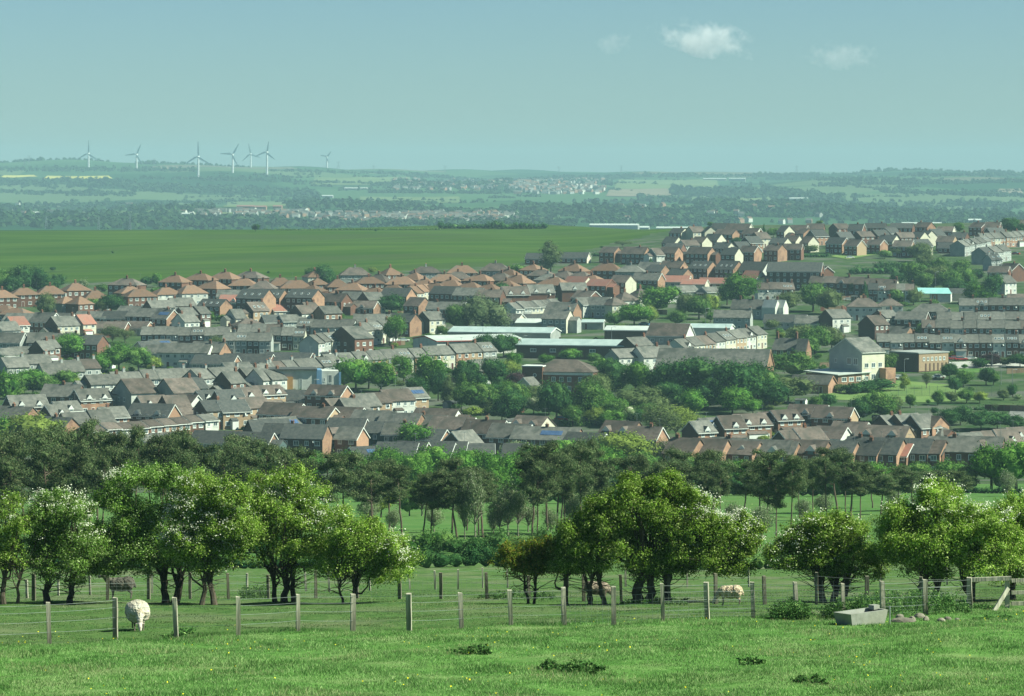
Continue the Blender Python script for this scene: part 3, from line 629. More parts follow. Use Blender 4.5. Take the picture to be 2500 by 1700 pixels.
KIND = {  # form, W, He, Hr, noun, roof trim, storeys, chimney
 'semi': ('gable', 8.0, 5.0, 2.9, 'house', 2, 2, 0), 'old': ('gable', 8.0, 5.2, 2.9, 'house', 0, 2, 1), 'terr': ('gable', 7.6, 5.1, 2.6, 'terraced house', 0, 2, 1),
 'hip': ('hip', 8.6, 5.0, 3.2, 'hip-roofed house', 0, 2, 1), 'hipb': ('hip', 8.4, 2.7, 2.6, 'hip-roofed bungalow', 0, 1, 0), 'bung': ('gable', 8.0, 2.6, 2.3, 'bungalow', 1, 1, 0),
 'tall': ('gable', 9.0, 7.6, 3.4, 'three-storey house', 0, 3, 0), 'gab': ('gable', 7.6, 4.6, 2.7, 'dormered house', 1, 2, 0), 'barge': ('gable', 7.0, 4.8, 2.7, 'white-trimmed house', 1, 2, 0),
 'flat': ('flat', 8.0, 3.0, 0.3, 'flat-roofed block', 0, 1, 0), 'low': ('gable', 7.5, 5.0, 1.4, 'shallow-roofed house', 1, 2, 0), 'big': ('gable', 11.5, 6.0, 3.8, 'large house', 0, 2, 1)}
ROOFW = {'sl': ('slate', 'grey slate'), 'dk': ('dark_tile', 'dark tiled'), 'br': ('brown_tile', 'brown tiled'), 'or': ('clay_tile', 'orange-brown tiled'), 'rd': ('red_tile', 'red tiled'), 'ps': ('pale_sheet', 'pale'), 'wt': ('white_sheet', 'white')}
WALLW = {'rb': ('red_brick', 'red-brick'), 'ob': ('sunlit_orange_brick', 'sun-toned-orange-brick'), 'bb': ('buff_brick', 'buff-brick'), 'db': ('dark_shaded_brick', 'shade-toned-dark-brick'), 'wh': ('white_render', 'white'), 'cr': ('cream_render', 'cream'), 'gr': ('grey_render', 'grey rendered'), 'dc': ('slate_cladding', 'dark-clad')}
NHOUSE = [0]
def house(px, row, kind, th, L, rf, wl, gable=None, opt='', group=None, W=None, noun=None, at=None, base_row=None):
    form, W0, He, Hr, nn, trim, st, chim = KIND[kind]; W = W or W0
    r_ = random.Random(int(px * 31 + row * 7)); free = at is None and kind not in ('big',)
    if free: th += r_.uniform(-4, 4); He = round(He + r_.choice([-.3, 0, 0, .2]), 2); Hr = round(Hr + r_.choice([-.3, 0, .3]), 2)
    if free and kind in ('semi', 'barge', 'tall') and th < 0: th -= 9 if row < 800 else 3; L *= .88 if row < 800 else .95
    L = round(L * 2) / 2 if kind != 'terr' else round(L, 1); H = He + Hr + 0.2
    if at: X, D = at; Z = gz(X, D) + r_.uniform(-.22, .22)
    else: X, D, Z = solve(px, row, H)
    rm, rw = ROOFW[rf]; wm, ww = WALLW[wl]; gm = WALLW[gable][0] if gable else wm
    far = D > 1400
    t = empty({'terr': 'terraced_house', 'bung': 'bungalow', 'hipb': 'bungalow', 'flat': 'flat_roofed_block'}.get(kind, 'house'), (X, D, Z), R(th))
    link('wall', wall_mesh(L, W, He, Hr, form, wm, gm), t)
    rf_o = link('roof', roof_mesh(L, W, He, Hr, form, rm), t)
    if trim == 1 or 'T' in opt or (trim == 2 and r_.random() < .3): link('roof_trim', trim_mesh(L, W, He, Hr, form), rf_o)
    if (chim and 'n' not in opt) or 'c' in opt:
        cxp = (L / 2 - 0.5) if kind in ('terr', 'old', 'big') else 0.0
        if 'l' in opt: cxp = -cxp
        link('chimney', chimney_mesh(1.1, 'red_brick' if wl != 'gr' else 'grey_render'), rf_o, (cxp, 0, He + Hr - 0.1))
    sl_ = math.atan(Hr / (W / 2))
    def onroof(x, t_, dz=0.22): return (x, -W / 2 * (1 - t_), He + Hr * t_ + dz)
    nup = max(2, int(round(L / 2.7)))
    if kind != 'flat' and 'x' not in opt:
        for s in range(st):
            zc = 1.45 + s * 2.55
            for i in range(nup if s else nup):
                x = -L / 2 + L * (i + 0.5) / nup
                if s == 0 and i == 1 and st > 1: link('door', door_mesh(), t, (x, -W / 2 - .005, 0)); continue
                link('window', window_mesh(1.5 if (i + s) % 2 == 0 else 1.1, 1.25), t, (x, -W / 2 - .005, zc))
        ge = 1 if th < 0 else -1     # windows in the gable end that faces the viewer
        if 'g' in opt and form == 'gable':
            for s in range(st):
                for y in (-1.6, 1.6): link('window', window_mesh(1.1, 1.2), t, (ge * (L / 2 + .005), y, 1.45 + s * 2.55), (0, 0, ge * R(90)))
        if 'g' in opt and form == 'hip':
            for s in range(st):
                for y in (-1.8, 1.8): link('window', window_mesh(1.1, 1.2), t, (ge * (L / 2 + .005), y, 1.45 + s * 2.55), (0, 0, ge * R(90)))
    if kind == 'flat':
        for i in range(max(2, int(L / 3))): link('window', window_mesh(1.5, 1.0), t, (-L / 2 + L * (i + .5) / max(2, int(L / 3)), -W / 2 - .005, 1.7))
    nd = 2 if '2' in opt else 1 if '1' in opt else 0
    for i in range(nd): link('dormer', dormer_mesh('white_render', rm), t, (L * (i - (nd - 1) / 2) * 0.48, -W / 2 - 0.12, He - 0.35))
    if 'X' in opt:  # brick cross gables
        for i in (-1, 1): link('dormer', dormer_mesh(wm, rm), t, (i * L * 0.26, -W / 2 - 0.3, He - 0.2), scale=(1.3, 1.1, 1.1))
    if 's' in opt: link('solar_panel', solar_mesh(min(L * 0.62, 6), 1.7), rf_o, onroof(L * 0.1, 0.5), (sl_, 0, 0))
    if 'k' in opt:
        for i in range(3): link('skylight', skylight_mesh(), rf_o, onroof(L * (i - 1) * 0.27, 0.42), (sl_, 0, 0))
    if 'p' in opt: link('porch', porch_mesh(min(L * 0.8, 6), rm), t, (0, -W / 2, 0))
    if not far and st > 1 and kind in ('semi', 'terr', 'barge') and r_.random() < 0.35: link('satellite_dish', satdish_mesh(), t, (L * 0.3, -W / 2 - .02, He - 0.9))
    if free and not far and kind in ('semi', 'old', 'terr', 'gab') and 'p' not in opt and r_.random() < .42: link('porch', porch_mesh(r_.choice([1.8, 2.6, 3.4]), rm), t, (r_.uniform(-.25, .25) * L, -W / 2, 0))
    if free and kind in ('semi', 'old', 'barge', 'tall') and r_.random() < .3: link('extension', extension_mesh(r_.choice([3.0, 4.0]), r_.choice([3.0, 4.5]), wm, rm), t, ((L / 2 + 1.4) * (1 if th < 0 else -1), r_.uniform(-.5, 1.5), 0))
    if not far and r_.random() < .5: link('aerial', aerial_mesh(), rf_o, (L / 2 - .6, 0, He + Hr + .1), (0, 0, r_.uniform(0, 3)))
    if free and kind in ('semi', 'old') and 'c' not in opt and kind == 'semi' and r_.random() < .4: link('chimney', chimney_mesh(.8, 'red_brick'), rf_o, (r_.uniform(-.3, .3) * L, 0, He + Hr - .1))
    noun = noun or nn
    desc = f"{ww} {noun}, {rw} roof"
    if 's' in opt: desc = f"solar-panelled {ww} {nn}"
    elif gable and gable != wl: desc = f"{rw.split()[0]}-roofed {nn.split(' with')[0]} with {WALLW[gable][1]} gable"
    elif 'k' in opt: desc = f"{ww} {nn} with roof skylights"
    tag(t, 'x', 'house' if kind not in ('bung', 'hipb') else 'bungalow', group or 'houses of the town')
    AUTO.append((t, desc, px, row + 15, 'house')); NHOUSE[0] += 1
    return t
def row_of(n, x1, y1, x2, y2, kind, rf, wl, th=None, tol=14, opt='', group='terraced houses of the town', walls=None, roofs=None, opts=None):
    form, W, He, Hr, *_ = KIND[kind]; H = He + Hr + 0.2
    a = solve(x1, y1, H); b = solve(x2, y2, H); ang = math.degrees(math.atan2(b[1] - a[1], b[0] - a[0]))
    if th is not None:
        want = min(max(ang, th - tol), th + tol)
        if want != ang:      # swing the row about its middle to the street's bearing
            mx, my = (a[0] + b[0]) / 2, (a[1] + b[1]) / 2; half = (b[0] - a[0]) / 2 / max(math.cos(R(want)), 0.2)
            a = (mx - half * math.cos(R(want)), my - half * math.sin(R(want))); b = (mx + half * math.cos(R(want)), my + half * math.sin(R(want)))
            ang = want
    dist = math.hypot(b[0] - a[0], b[1] - a[1]); u = dist / max(n - 1, 1)
    for i in range(n):
        t = i / max(n - 1, 1); X = a[0] + (b[0] - a[0]) * t; D = a[1] + (b[1] - a[1]) * t
        o = opt if opts is None else opts[i % len(opts)]
        if i % 2 and kind == 'terr': o = o + 'n'
        jr = random.Random(int(x1 * 13 + i * 7)); j = jr.uniform(-.3, .3); X -= math.sin(R(ang)) * j; D += math.cos(R(ang)) * j; wlx = walls[i % len(walls)] if walls else wl
        if jr.random() < .16: wlx = jr.choice(['wh', 'cr', 'gr'])
        if jr.random() < .14 and kind == 'terr': o += 'p'
        if jr.random() < .10 and kind == 'terr': o += '1'
        if jr.random() < .12 and kind == 'terr': o += 'k'
        house(x1 + (x2 - x1) * t, y1 + (y2 - y1) * t, kind, ang, u - 0.04, roofs[i % len(roofs)] if roofs else (rf if jr.random() > .13 else jr.choice(['br', 'dk', 'sl'])), wlx, None, o, group, at=(X, D))
# ---------------------------------------------------------------- the town: houses, by street
HI = 'hip-roofed houses along the top of the town'; ES = 'brick houses on the upper estate'; LO = 'brick houses at the foot of the town'; OLDG = 'older slate houses in the middle of the town'
def many(lst, group):
    for e in lst: house(*e[:7], gable=e[7] if len(e) > 7 else None, opt=e[8] if len(e) > 8 else '', group=group)
many([  # x, ridge row, kind, bearing, length, roof, wall, gable, options
 (5,707,'hip',25,11,'or','rb',None,'g'),(58,702,'hip',25,12,'or','rb',None,'g'),(122,697,'hip',25,12,'or','rb'),(184,690,'hip',28,11,'or','rb'),(160,722,'hip',40,8,'or','gr'),(195,722,'hip',40,7.5,'or','rb'),
 (232,708,'hip',25,11,'or','rb'),(310,679,'hip',-22,14,'br','rb'),(340,704,'hip',28,13,'or','rb'),(318,698,'hip',28,11,'or','rb'),(405,701,'hip',32,12,'or','wh'),(465,695,'hip',32,12,'or','wh'),(428,671,'hip',-30,12,'or','rb'),
 (490,667,'hip',-30,13,'or','rb'),(550,663,'hip',-32,13,'or','rb'),(612,662,'hip',-32,14,'br','rb'),(596,679,'hip',-12,12,'or','rb'),(684,677,'hip',15,12,'or','rb'),(722,683,'hip',10,14,'or','rb'),(520,684,'hip',-38,12,'or','rb'),
 (642,684,'hip',-10,11,'br','rb'),(768,660,'hip',20,9,'or','cr'),(775,678,'hip',20,8,'or','rb'),(824,680,'hip',12,10,'or','rb'),(867,652,'hip',8,14,'br','gr'),(953,652,'hip',32,9,'or','rb'),(900,675,'hip',15,13,'or','rb'),
 (860,689,'hip',-22,12,'or','rb'),(838,704,'hipb',-22,12,'or','wh'),(925,668,'hip',-25,11,'br','rb'),(980,674,'hip',-5,13,'or','rb'),(915,701,'hip',-20,12,'or','rb'),(960,694,'hip',-20,12,'or','cr'),(765,694,'hip',-35,9,'or','rb'),
 (1040,650,'hip',8,14,'br','gr'),(1013,664,'hip',-30,10,'or','rb'),(1128,647,'hip',4,14,'or','rb'),(1085,668,'hip',-6,14,'or','rb'),(1118,662,'hip',-3,12,'br','rb'),(1037,681,'hip',-22,12,'or','rb'),(1062,690,'hip',-22,12,'or','rb'),
 (1210,642,'hip',-4,14,'br','gr'),(1242,657,'hip',-32,13,'or','rb'),(1172,669,'hip',-32,13,'or','rb'),(1262,671,'hip',-36,14,'or','rb'),(1225,665,'hip',-30,11,'br','rb'),(1148,688,'hip',-26,12,'or','rb'),(1236,684,'hip',-28,12,'or','rb'),
 (1302,644,'hip',-34,10,'or','rb'),(1322,657,'hip',-20,12,'br','rb'),(1402,643,'hip',-34,12,'or','rb'),(1418,662,'hip',-30,12,'br','rb'),(1482,642,'hip',-15,14,'or','rb'),(1338,667,'hip',-10,11,'sl','gr'),(1352,676,'hip',-28,13,'or','rb'),
 (1445,671,'hip',-32,12,'or','rb'),(1100,682,'hip',-20,12,'or','rb'),(1195,692,'hip',-28,11,'or','rb'),(1378,660,'hip',-30,11,'br','rb'),
 (12,744,'hipb',-30,11,'or','rb'),(42,751,'hipb',-25,13,'or','rb')], HI)
many([
 (1412,675,'semi',-30,13,'rd','cr'),(1468,682,'semi',-28,13,'rd','rb'),(1498,686,'bung',-25,11,'rd','cr'),(1440,690,'bung',-30,11,'or','cr'),
 (55,765,'semi',-15,15,'sl','db'),(112,763,'semi',-25,11,'sl','rb','wh'),(152,764,'semi',-15,12,'sl','rb','wh'),(228,760,'bung',-20,13,'sl','rb','cr'),(292,760,'bung',-18,12,'dk','rb','wh'),(322,747,'bung',-25,10,'sl','gr','wh'),
 (358,753,'semi',-15,16,'sl','db'),(405,755,'semi',-28,9,'sl','rb','ob','s'),(388,733,'semi',35,10,'sl','rb'),(440,727,'semi',35,10,'sl','rb'),(418,745,'bung',30,11,'sl','gr'),
 (38,773,'semi',42,7,'rd','wh',None,'g'),(14,785,'semi',42,8,'sl','wh'),(152,772,'old',42,10,'sl','cr','db'),(203,768,'old',45,6,'rd','cr','gr'),(268,785,'bung',-15,14,'br','rb'),(325,784,'bung',-20,14,'br','gr','ob'),
 (452,750,'old',42,6,'sl','rb'),(453,765,'semi',42,7,'sl','wh'),(487,748,'old',46,5,'sl','db'),(470,757,'bung',40,8,'dk','rb'),
 (576,708,'bung',-8,15,'sl','cr'),(577,720,'bung',-12,13,'rd','wh','wh','1'),(625,706,'tall',-20,15,'dk','db','ob','k'),(674,707,'tall',-20,9,'dk','db','ob','k'),(745,706,'tall',-20,14,'dk','db','ob','k'),
 (524,730,'semi',-27,13,'dk','rb','ob','k'),(622,737,'old',42,8,'br','bb','db','k'),(575,755,'semi',42,5,'sl','cr','gr'),(682,743,'bung',32,9,'rd','cr'),(710,739,'bung',32,9,'rd','cr'),(737,745,'old',44,6,'br','wh','db'),
 (753,738,'old',44,6,'br','rb','db'),(800,747,'old',40,8,'sl','ob'),(815,716,'semi',-27,15,'br','rb','rb','g'),(862,712,'semi',-20,11,'sl','rb'),(907,713,'old',38,8,'sl','cr','rb'),(893,735,'bung',-20,10,'br','rb','ob','1'),
 (972,703,'semi',-18,15,'dk','rb','ob'),(712,768,'bung',30,10,'sl','gr'),(668,769,'bung',20,9,'dk','rb'),(606,777,'hipb',20,11,'br','rb'),(560,744,'bung',30,9,'sl','gr'),
 (1020,726,'semi',-33,9,'br','rb','ob'),(985,765,'old',-32,11,'dk','rb','ob'),(1052,760,'old',42,8,'sl','cr','db'),(1092,737,'semi',-10,17,'sl','rb'),(1092,699,'semi',-20,14,'dk','rb','ob'),(1148,703,'semi',-20,14,'sl','rb'),
 (1198,707,'semi',-5,12,'br','rb'),(1256,699,'semi',12,11,'br','rb',None,'x2'),(1318,695,'semi',12,11,'sl','rb',None,'x2'),(1398,690,'semi',12,11,'sl','rb',None,'x1'),(1432,710,'semi',-38,11,'br','rb','rb'),
 (1375,738,'old',-24,12,'sl','rb','ob'),(1362,756,'old',-26,10,'sl','gr','cr'),(1425,726,'semi',38,8,'sl','wh','gr'),(1466,725,'semi',-24,11,'sl','gr'),(1300,767,'bung',-14,18,'dk','gr','cr'),(1250,766,'bung',-30,9,'sl','cr'),
 (118,828,'terr',45,5,'sl','rb','db'),(102,832,'terr',45,5,'sl','rb','db'),(20,850,'bung',38,9,'sl','gr'),(50,846,'bung',38,10,'sl','gr'),(22,812,'semi',-14,12,'sl','gr'),(68,813,'semi',-8,13,'sl','wh'),(110,812,'old',-8,11,'sl','db'),
 (148,815,'old',-12,12,'sl','rb'),(362,833,'bung',33,8,'dk','cr',None),(388,829,'bung',33,8,'sl','wh',None,'s'),(235,836,'bung',30,8,'sl','rb'),(222,818,'semi',-20,10,'dk','rb'),
 (455,838,'old',-12,18,'sl','wh'),(512,834,'old',-26,12,'sl','rb','ob'),(400,842,'bung',-12,12,'sl','gr'),
 (85,865,'old',38,9,'sl','gr'),(125,886,'old',36,8,'sl','gr'),(162,880,'old',36,9,'sl','gr'),(204,877,'old',36,8,'br','gr'),(96,892,'bung',36,9,'sl','gr'),(30,872,'old',36,8,'sl','gr'),(190,896,'bung',-15,13,'br','gr'),
 (528,867,'bung',-16,15,'dk','gr','ob'),(607,864,'bung',-18,17,'dk','gr','rb'),(706,860,'bung',-18,17,'dk','gr','rb'),(575,884,'bung',25,9,'sl','gr'),
 (155,938,'semi',-16,12,'sl','rb'),(215,935,'bung',-10,14,'sl','gr'),(248,914,'old',30,11,'sl','wh','db'),(330,924,'big',36,9,'br','wh','gr','g'),(301,938,'hip',40,5,'br','rb',None,'g'),(433,923,'big',36,9,'br','wh','gr'),
 (470,922,'old',38,6,'dk','rb','db'),(560,907,'old',46,6,'sl','rb','db'),(606,897,'old',46,7,'sl','wh','db'),(637,900,'old',46,6,'sl','wh'),(662,903,'old',46,6,'sl','wh'),
 (1525,851,'old',34,11,'sl','wh','gr'),(1580,846,'old',34,9,'sl','wh'),(1612,843,'old',34,8,'sl','rb'),(1552,823,'old',42,9,'sl','rb','db'),(1160,878,'semi',50,6,'sl','rb','rb')], OLDG)
many([
 (63,964,'gab',32,11,'sl','ob','db','2'),(222,949,'gab',34,10.5,'sl','ob','db','2'),(32,992,'semi',-27,14,'sl','rb','ob'),(158,979,'gab',34,7.5,'sl','ob','db','1'),(134,988,'gab',34,6,'sl','ob','db','1'),
 (130,1017,'semi',-30,14,'dk','rb','ob'),(192,1006,'semi',33,10,'sl','ob'),(240,1000,'semi',33,6.5,'sl','ob','db'),(271,993,'semi',33,7.5,'sl','ob','db'),(368,965,'gab',34,8,'br','rb','db','2'),(425,965,'semi',34,7,'br','bb','db'),
 (460,963,'barge',-40,8,'br','bb','wh','g'),(375,986,'gab',-25,13,'dk','rb','ob','2'),(432,996,'bung',30,10,'br','rb'),(505,952,'gab',34,7,'dk','rb','db','2'),(557,951,'gab',34,8,'dk','bb','db','1'),(598,946,'gab',34,8,'br','bb','db','1'),(648,941,'gab',34,9.5,'br','bb','db','2p'),
 (521,977,'semi',33,8.5,'dk','bb','db','g'),(563,976,'semi',33,8.5,'dk','bb'),(613,970,'semi',38,8.5,'br','bb','db','p'),(803,940,'gab',-26,12,'br','rb','ob','2'),(722,952,'bung',-8,12,'dk','wh'),(818,973,'semi',40,7,'br','rb','db'),(858,972,'semi',35,7.5,'sl','bb','db'),
 (886,961,'semi',38,7.5,'sl','bb','db'),(914,959,'semi',38,6.5,'br','bb','db'),(962,950,'semi',38,9.5,'br','wh','db'),(1006,946,'semi',38,6.5,'sl','bb','db','s'),
 (693,984,'semi',-24,13,'br','rb','ob'),(772,993,'semi',-24,12.5,'br','rb','bb'),(841,994,'semi',-24,12.5,'br','rb','ob'),(912,1002,'semi',-24,12,'sl','rb','ob'),(982,1008,'semi',-24,12.5,'sl','rb','ob'),(1048,1013,'semi',-24,11.5,'sl','rb','ob'),
 (1110,1017,'semi',-24,13,'br','rb','ob'),(1187,1025,'semi',-24,12,'br','rb','ob'),(1250,1034,'semi',-24,11.5,'sl','rb','ob'),(1338,1042,'semi',-21,19,'sl','rb','ob','s'),(1433,1056,'semi',-25,11,'dk','rb','cr'),
 (685,1018,'bung',30,13,'sl','gr','db','s'),(655,1024,'semi',25,11,'dk','db'),(690,1034,'semi',-10,10,'dk','dc'),(748,1036,'semi',-10,12,'dk','db','ob'),(850,1021,'semi',-13,11,'dk','db'),(913,1029,'semi',-10,12.5,'dk','dc'),(975,1033,'semi',-12,8,'sl','dc'),
 (572,1053,'barge',-15,23,'dk','dc','ob'),(858,1042,'barge',-24,7,'sl','rb','ob'),(905,1089,'bung',30,11,'dk','rb',None,'s'),(972,1088,'barge',-14,10,'dk','db'),(375,1062,'bung',30,8,'sl','wh'),(408,1056,'bung',30,10,'sl','wh'),(350,1082,'bung',20,12,'dk','gr'),
 (1093,1084,'barge',-4,9.5,'dk','dc'),(1158,1096,'barge',-2,9,'dk','db'),(1008,1092,'barge',-24,8,'dk','rb','rb'),(1062,1099,'barge',-20,10,'dk','rb','rb'),(1260,1104,'barge',-2,6,'dk','rb'),(1128,1051,'barge',48,8,'sl','wh','db'),(1058,1047,'barge',-26,8,'dk','rb','ob'),
 (1068,997,'semi',-22,13,'br','rb','wh'),(1300,1015,'semi',-26,10,'br','rb','cr','Xg'),(1520,1028,'semi',-26,10.5,'br','rb','ob','X'),(1577,1041,'semi',-26,9.5,'br','rb','ob'),(1675,1092,'semi',-30,8,'br','rb','ob'),
 (1707,1027,'gab',30,6,'sl','ob','db','1'),(1738,1020,'gab',30,8.5,'sl','ob','db','2sp'),(1779,1014,'gab',30,7,'br','ob','db','1p'),(1828,1010,'gab',30,10,'br','ob','db','2p'),(1877,1005,'gab',30,7,'br','ob','db','1'),(1912,1001,'gab',30,8,'br','ob','db','2p'),
 (1975,988,'gab',-24,11,'br','rb','bb','1'),(2038,993,'gab',-24,11,'br','rb','bb','1'),(1775,1068,'semi',-32,8,'sl','rb','ob'),(1862,1077,'semi',-22,15,'sl','rb','ob','X'),(1931,1049,'semi',38,8,'br','bb','db'),(1968,1043,'semi',38,8.5,'br','bb','db'),
 (2032,1041,'barge',-35,9,'br','db','wh','g'),(1970,1083,'semi',-26,11,'br','rb','ob','X'),(1815,1099,'semi',-26,9,'br','rb','ob'),(1886,1098,'semi',-22,13,'sl','rb','ob'),(2078,1029,'semi',-26,10,'br','rb','ob'),(2160,1039,'semi',-22,14,'br','rb','bb','X'),
 (2177,1013,'semi',36,8,'sl','ob','db'),(2212,1010,'semi',36,8.5,'sl','ob','db'),(2248,1011,'semi',36,7,'sl','ob','db'),(2276,1015,'semi',-42,6,'br','rb','ob','g'),(2302,1041,'hipb',30,8,'sl','wh'),
 (2366,1056,'gab',28,6.5,'sl','ob','db','1'),(2395,1053,'gab',28,6,'br','ob',None,'1'),(2422,1051,'gab',28,6,'br','ob',None,'2'),(2452,1047,'gab',28,6.5,'br','ob','db','1'),(2482,1043,'gab',28,6.5,'br','ob',None,'2'),
 (2138,1069,'semi',-26,14,'dk','rb','ob'),(2302,1070,'barge',-26,9.5,'br','rb','wh','g'),(2230,1081,'semi',-26,10,'dk','rb','ob'),(2112,1092,'semi',-30,10,'dk','rb','ob'),(2040,1088,'semi',-26,11,'dk','rb','ob'),(2250,1099,'semi',-26,12,'br','rb','ob'),
 (2330,1101,'semi',-12,12,'sl','rb'),(2388,1100,'semi',-12,12,'sl','rb'),(2430,1092,'gab',28,9,'br','rb','db'),(1520,1095,'semi',-26,9,'br','rb','ob'),(1735,1101,'semi',-26,9,'br','rb','ob'),(2180,1105,'barge',-26,10,'rd','rb','ob')], LO)
many([  # upper estate
 (1658,557,'semi',-30,9,'dk','rb','cr'),(1697,553,'semi',30,8,'br','cr'),(1733,553,'semi',-60,6,'dk','rb','cr'),(1760,545,'semi',-12,10,'dk','rb'),(1805,546,'semi',-18,16,'br','rb','cr'),(1775,560,'semi',-30,13,'br','rb','ob'),(1838,557,'semi',-30,10,'br','rb','cr'),
 (1856,567,'semi',40,8,'br','cr','db'),(1745,571,'semi',-32,10,'dk','rb','cr'),(1712,578,'semi',-34,9,'br','rb','cr'),(1642,578,'semi',-28,9,'dk','rb','cr'),(1680,586,'semi',32,9,'br','wh'),(1768,592,'semi',-32,11,'dk','rb','cr'),(1835,577,'semi',36,9,'dk','ob','db'),
 (1808,590,'semi',36,8,'dk','rb','db'),(1492,603,'semi',-27,10,'br','rb','ob'),(1553,603,'semi',-22,14,'br','rb','ob'),(1637,603,'semi',-24,11,'br','rb','ob'),(1600,606,'semi',40,5,'br','wh','gr'),(1712,603,'semi',-27,15,'br','rb','ob'),(1648,594,'semi',-20,10,'dk','rb'),
 (1787,605,'semi',-24,9,'dk','rb','cr'),(1832,600,'semi',-28,9.5,'br','rb','ob'),(1893,598,'semi',-28,9.5,'br','rb','ob'),(1400,616,'bung',-18,16,'dk','rb','cr'),(1308,618,'bung',-18,9,'dk','rb'),(1937,595,'semi',-8,10,'br','rb'),(1540,646,'hip',-10,13,'sl','gr'),
 (1588,640,'semi',-20,12,'sl','rb','ob'),(1607,646,'semi',-26,9,'dk','rb','ob'),(1645,637,'semi',-22,13,'br','rb','ob'),(1660,656,'semi',-26,10,'dk','rb','ob'),(1717,638,'tall',-33,12,'dk','db','ob','k'),(1782,637,'tall',-33,12,'dk','db','ob','k'),
 (1845,639,'tall',-22,14,'dk','db','wh'),(1583,666,'semi',-18,14,'sl','rb','ob'),(1520,672,'semi',-30,10,'br','rb','cr'),(1648,673,'bung',-22,14,'rd','cr','cr'),(1697,682,'bung',-20,11,'rd','cr','cr'),(1742,678,'bung',-20,12,'rd','rb','cr'),
 (1818,655,'bung',-20,10,'or','cr'),(1840,661,'barge',-32,10,'rd','cr','wh'),(1672,697,'bung',34,10,'sl','gr','db'),(1735,700,'bung',30,9,'sl','gr'),(1525,711,'hip',34,9,'br','wh',None,'g'),(1563,703,'hip',34,8,'br','cr'),(1500,724,'hip',30,8,'br','cr'),(1628,712,'bung',34,8,'sl','wh'),
 (2008,650,'barge',-52,9,'br','rb','rb'),(1985,668,'bung',36,8,'sl','gr'),
 (1991,546,'semi',-6,11,'br','rb'),(2050,546,'semi',30,9,'br','rb','db'),(2092,547,'semi',-10,9,'dk','rb'),(2138,545,'semi',-8,13,'dk','rb'),(2203,545,'semi',-6,14,'dk','rb'),(2258,543,'semi',-38,10,'br','rb','ob'),(2310,553,'bung',-25,9,'br','rb','cr'),(2392,543,'semi',-42,10,'br','rb','rb'),
 (2425,542,'semi',-10,9,'br','rb'),(2490,537,'semi',-10,10,'br','rb'),(1918,551,'semi',-40,7,'dk','rb','cr'),(1952,550,'semi',-10,10,'br','rb'),(1995,561,'semi',34,9,'dk','ob','db'),(1966,558,'semi',-50,8,'br','rb','ob'),(2058,566,'semi',32,9,'dk','rb','db'),(2108,565,'semi',34,9,'br','rb','db'),
 (2146,561,'semi',34,9,'dk','rb','db'),(2174,556,'semi',38,8,'dk','rb','db'),(2207,567,'semi',32,10,'br','rb','db'),(2245,566,'semi',-38,8,'dk','rb','cr'),(2265,563,'semi',-40,7,'dk','rb','cr'),(2283,559,'semi',38,8,'dk','rb','db'),(2344,567,'semi',-20,9,'dk','rb'),(2428,556,'semi',34,10,'dk','rb','db'),
 (1905,581,'semi',-28,10,'dk','rb','cr'),(1936,575,'semi',-30,9,'br','rb','cr'),(1976,577,'semi',-40,7,'br','rb','cr'),(2046,580,'barge',-34,12,'dk','rb','ob'),(2088,585,'barge',-38,10,'br','rb','bb'),(2141,585,'barge',-34,9.5,'br','rb','ob'),(2170,574,'semi',-32,11,'dk','rb','cr'),
 (2207,587,'semi',-16,11,'br','rb','ob'),(2248,584,'semi',32,9,'dk','cr','db'),(2312,576,'semi',-24,10,'br','rb','bb'),(2318,592,'bung',-14,11,'dk','rb'),
 (2108,726,'hip',-6,13,'br','wh'),(2172,727,'hip',-6,10,'br','wh'),(2272,740,'hip',-8,15,'sl','db'),(2228,761,'semi',-10,13,'sl','db'),(2160,757,'old',40,8,'sl','cr','db'),(2133,770,'old',40,8,'br','db','db'),(2198,797,'old',-32,8,'sl','rb','ob'),
 (2038,755,'old',34,9,'sl','wh','db'),(1918,768,'bung',-12,16,'dk','wh','wh'),(1985,771,'bung',-14,13,'sl','wh','rb'),(2450,671,'old',44,8,'sl','wh','gr'),(2470,643,'semi',-44,11,'br','rb','rb'),(2440,650,'semi',-10,10,'br','rb'),(2490,718,'bung',-10,10,'br','cr'),
 (1790,757,'old',-14,14,'sl','gr'),(2228,778,'bung',-10,12,'sl','gr')], ES)
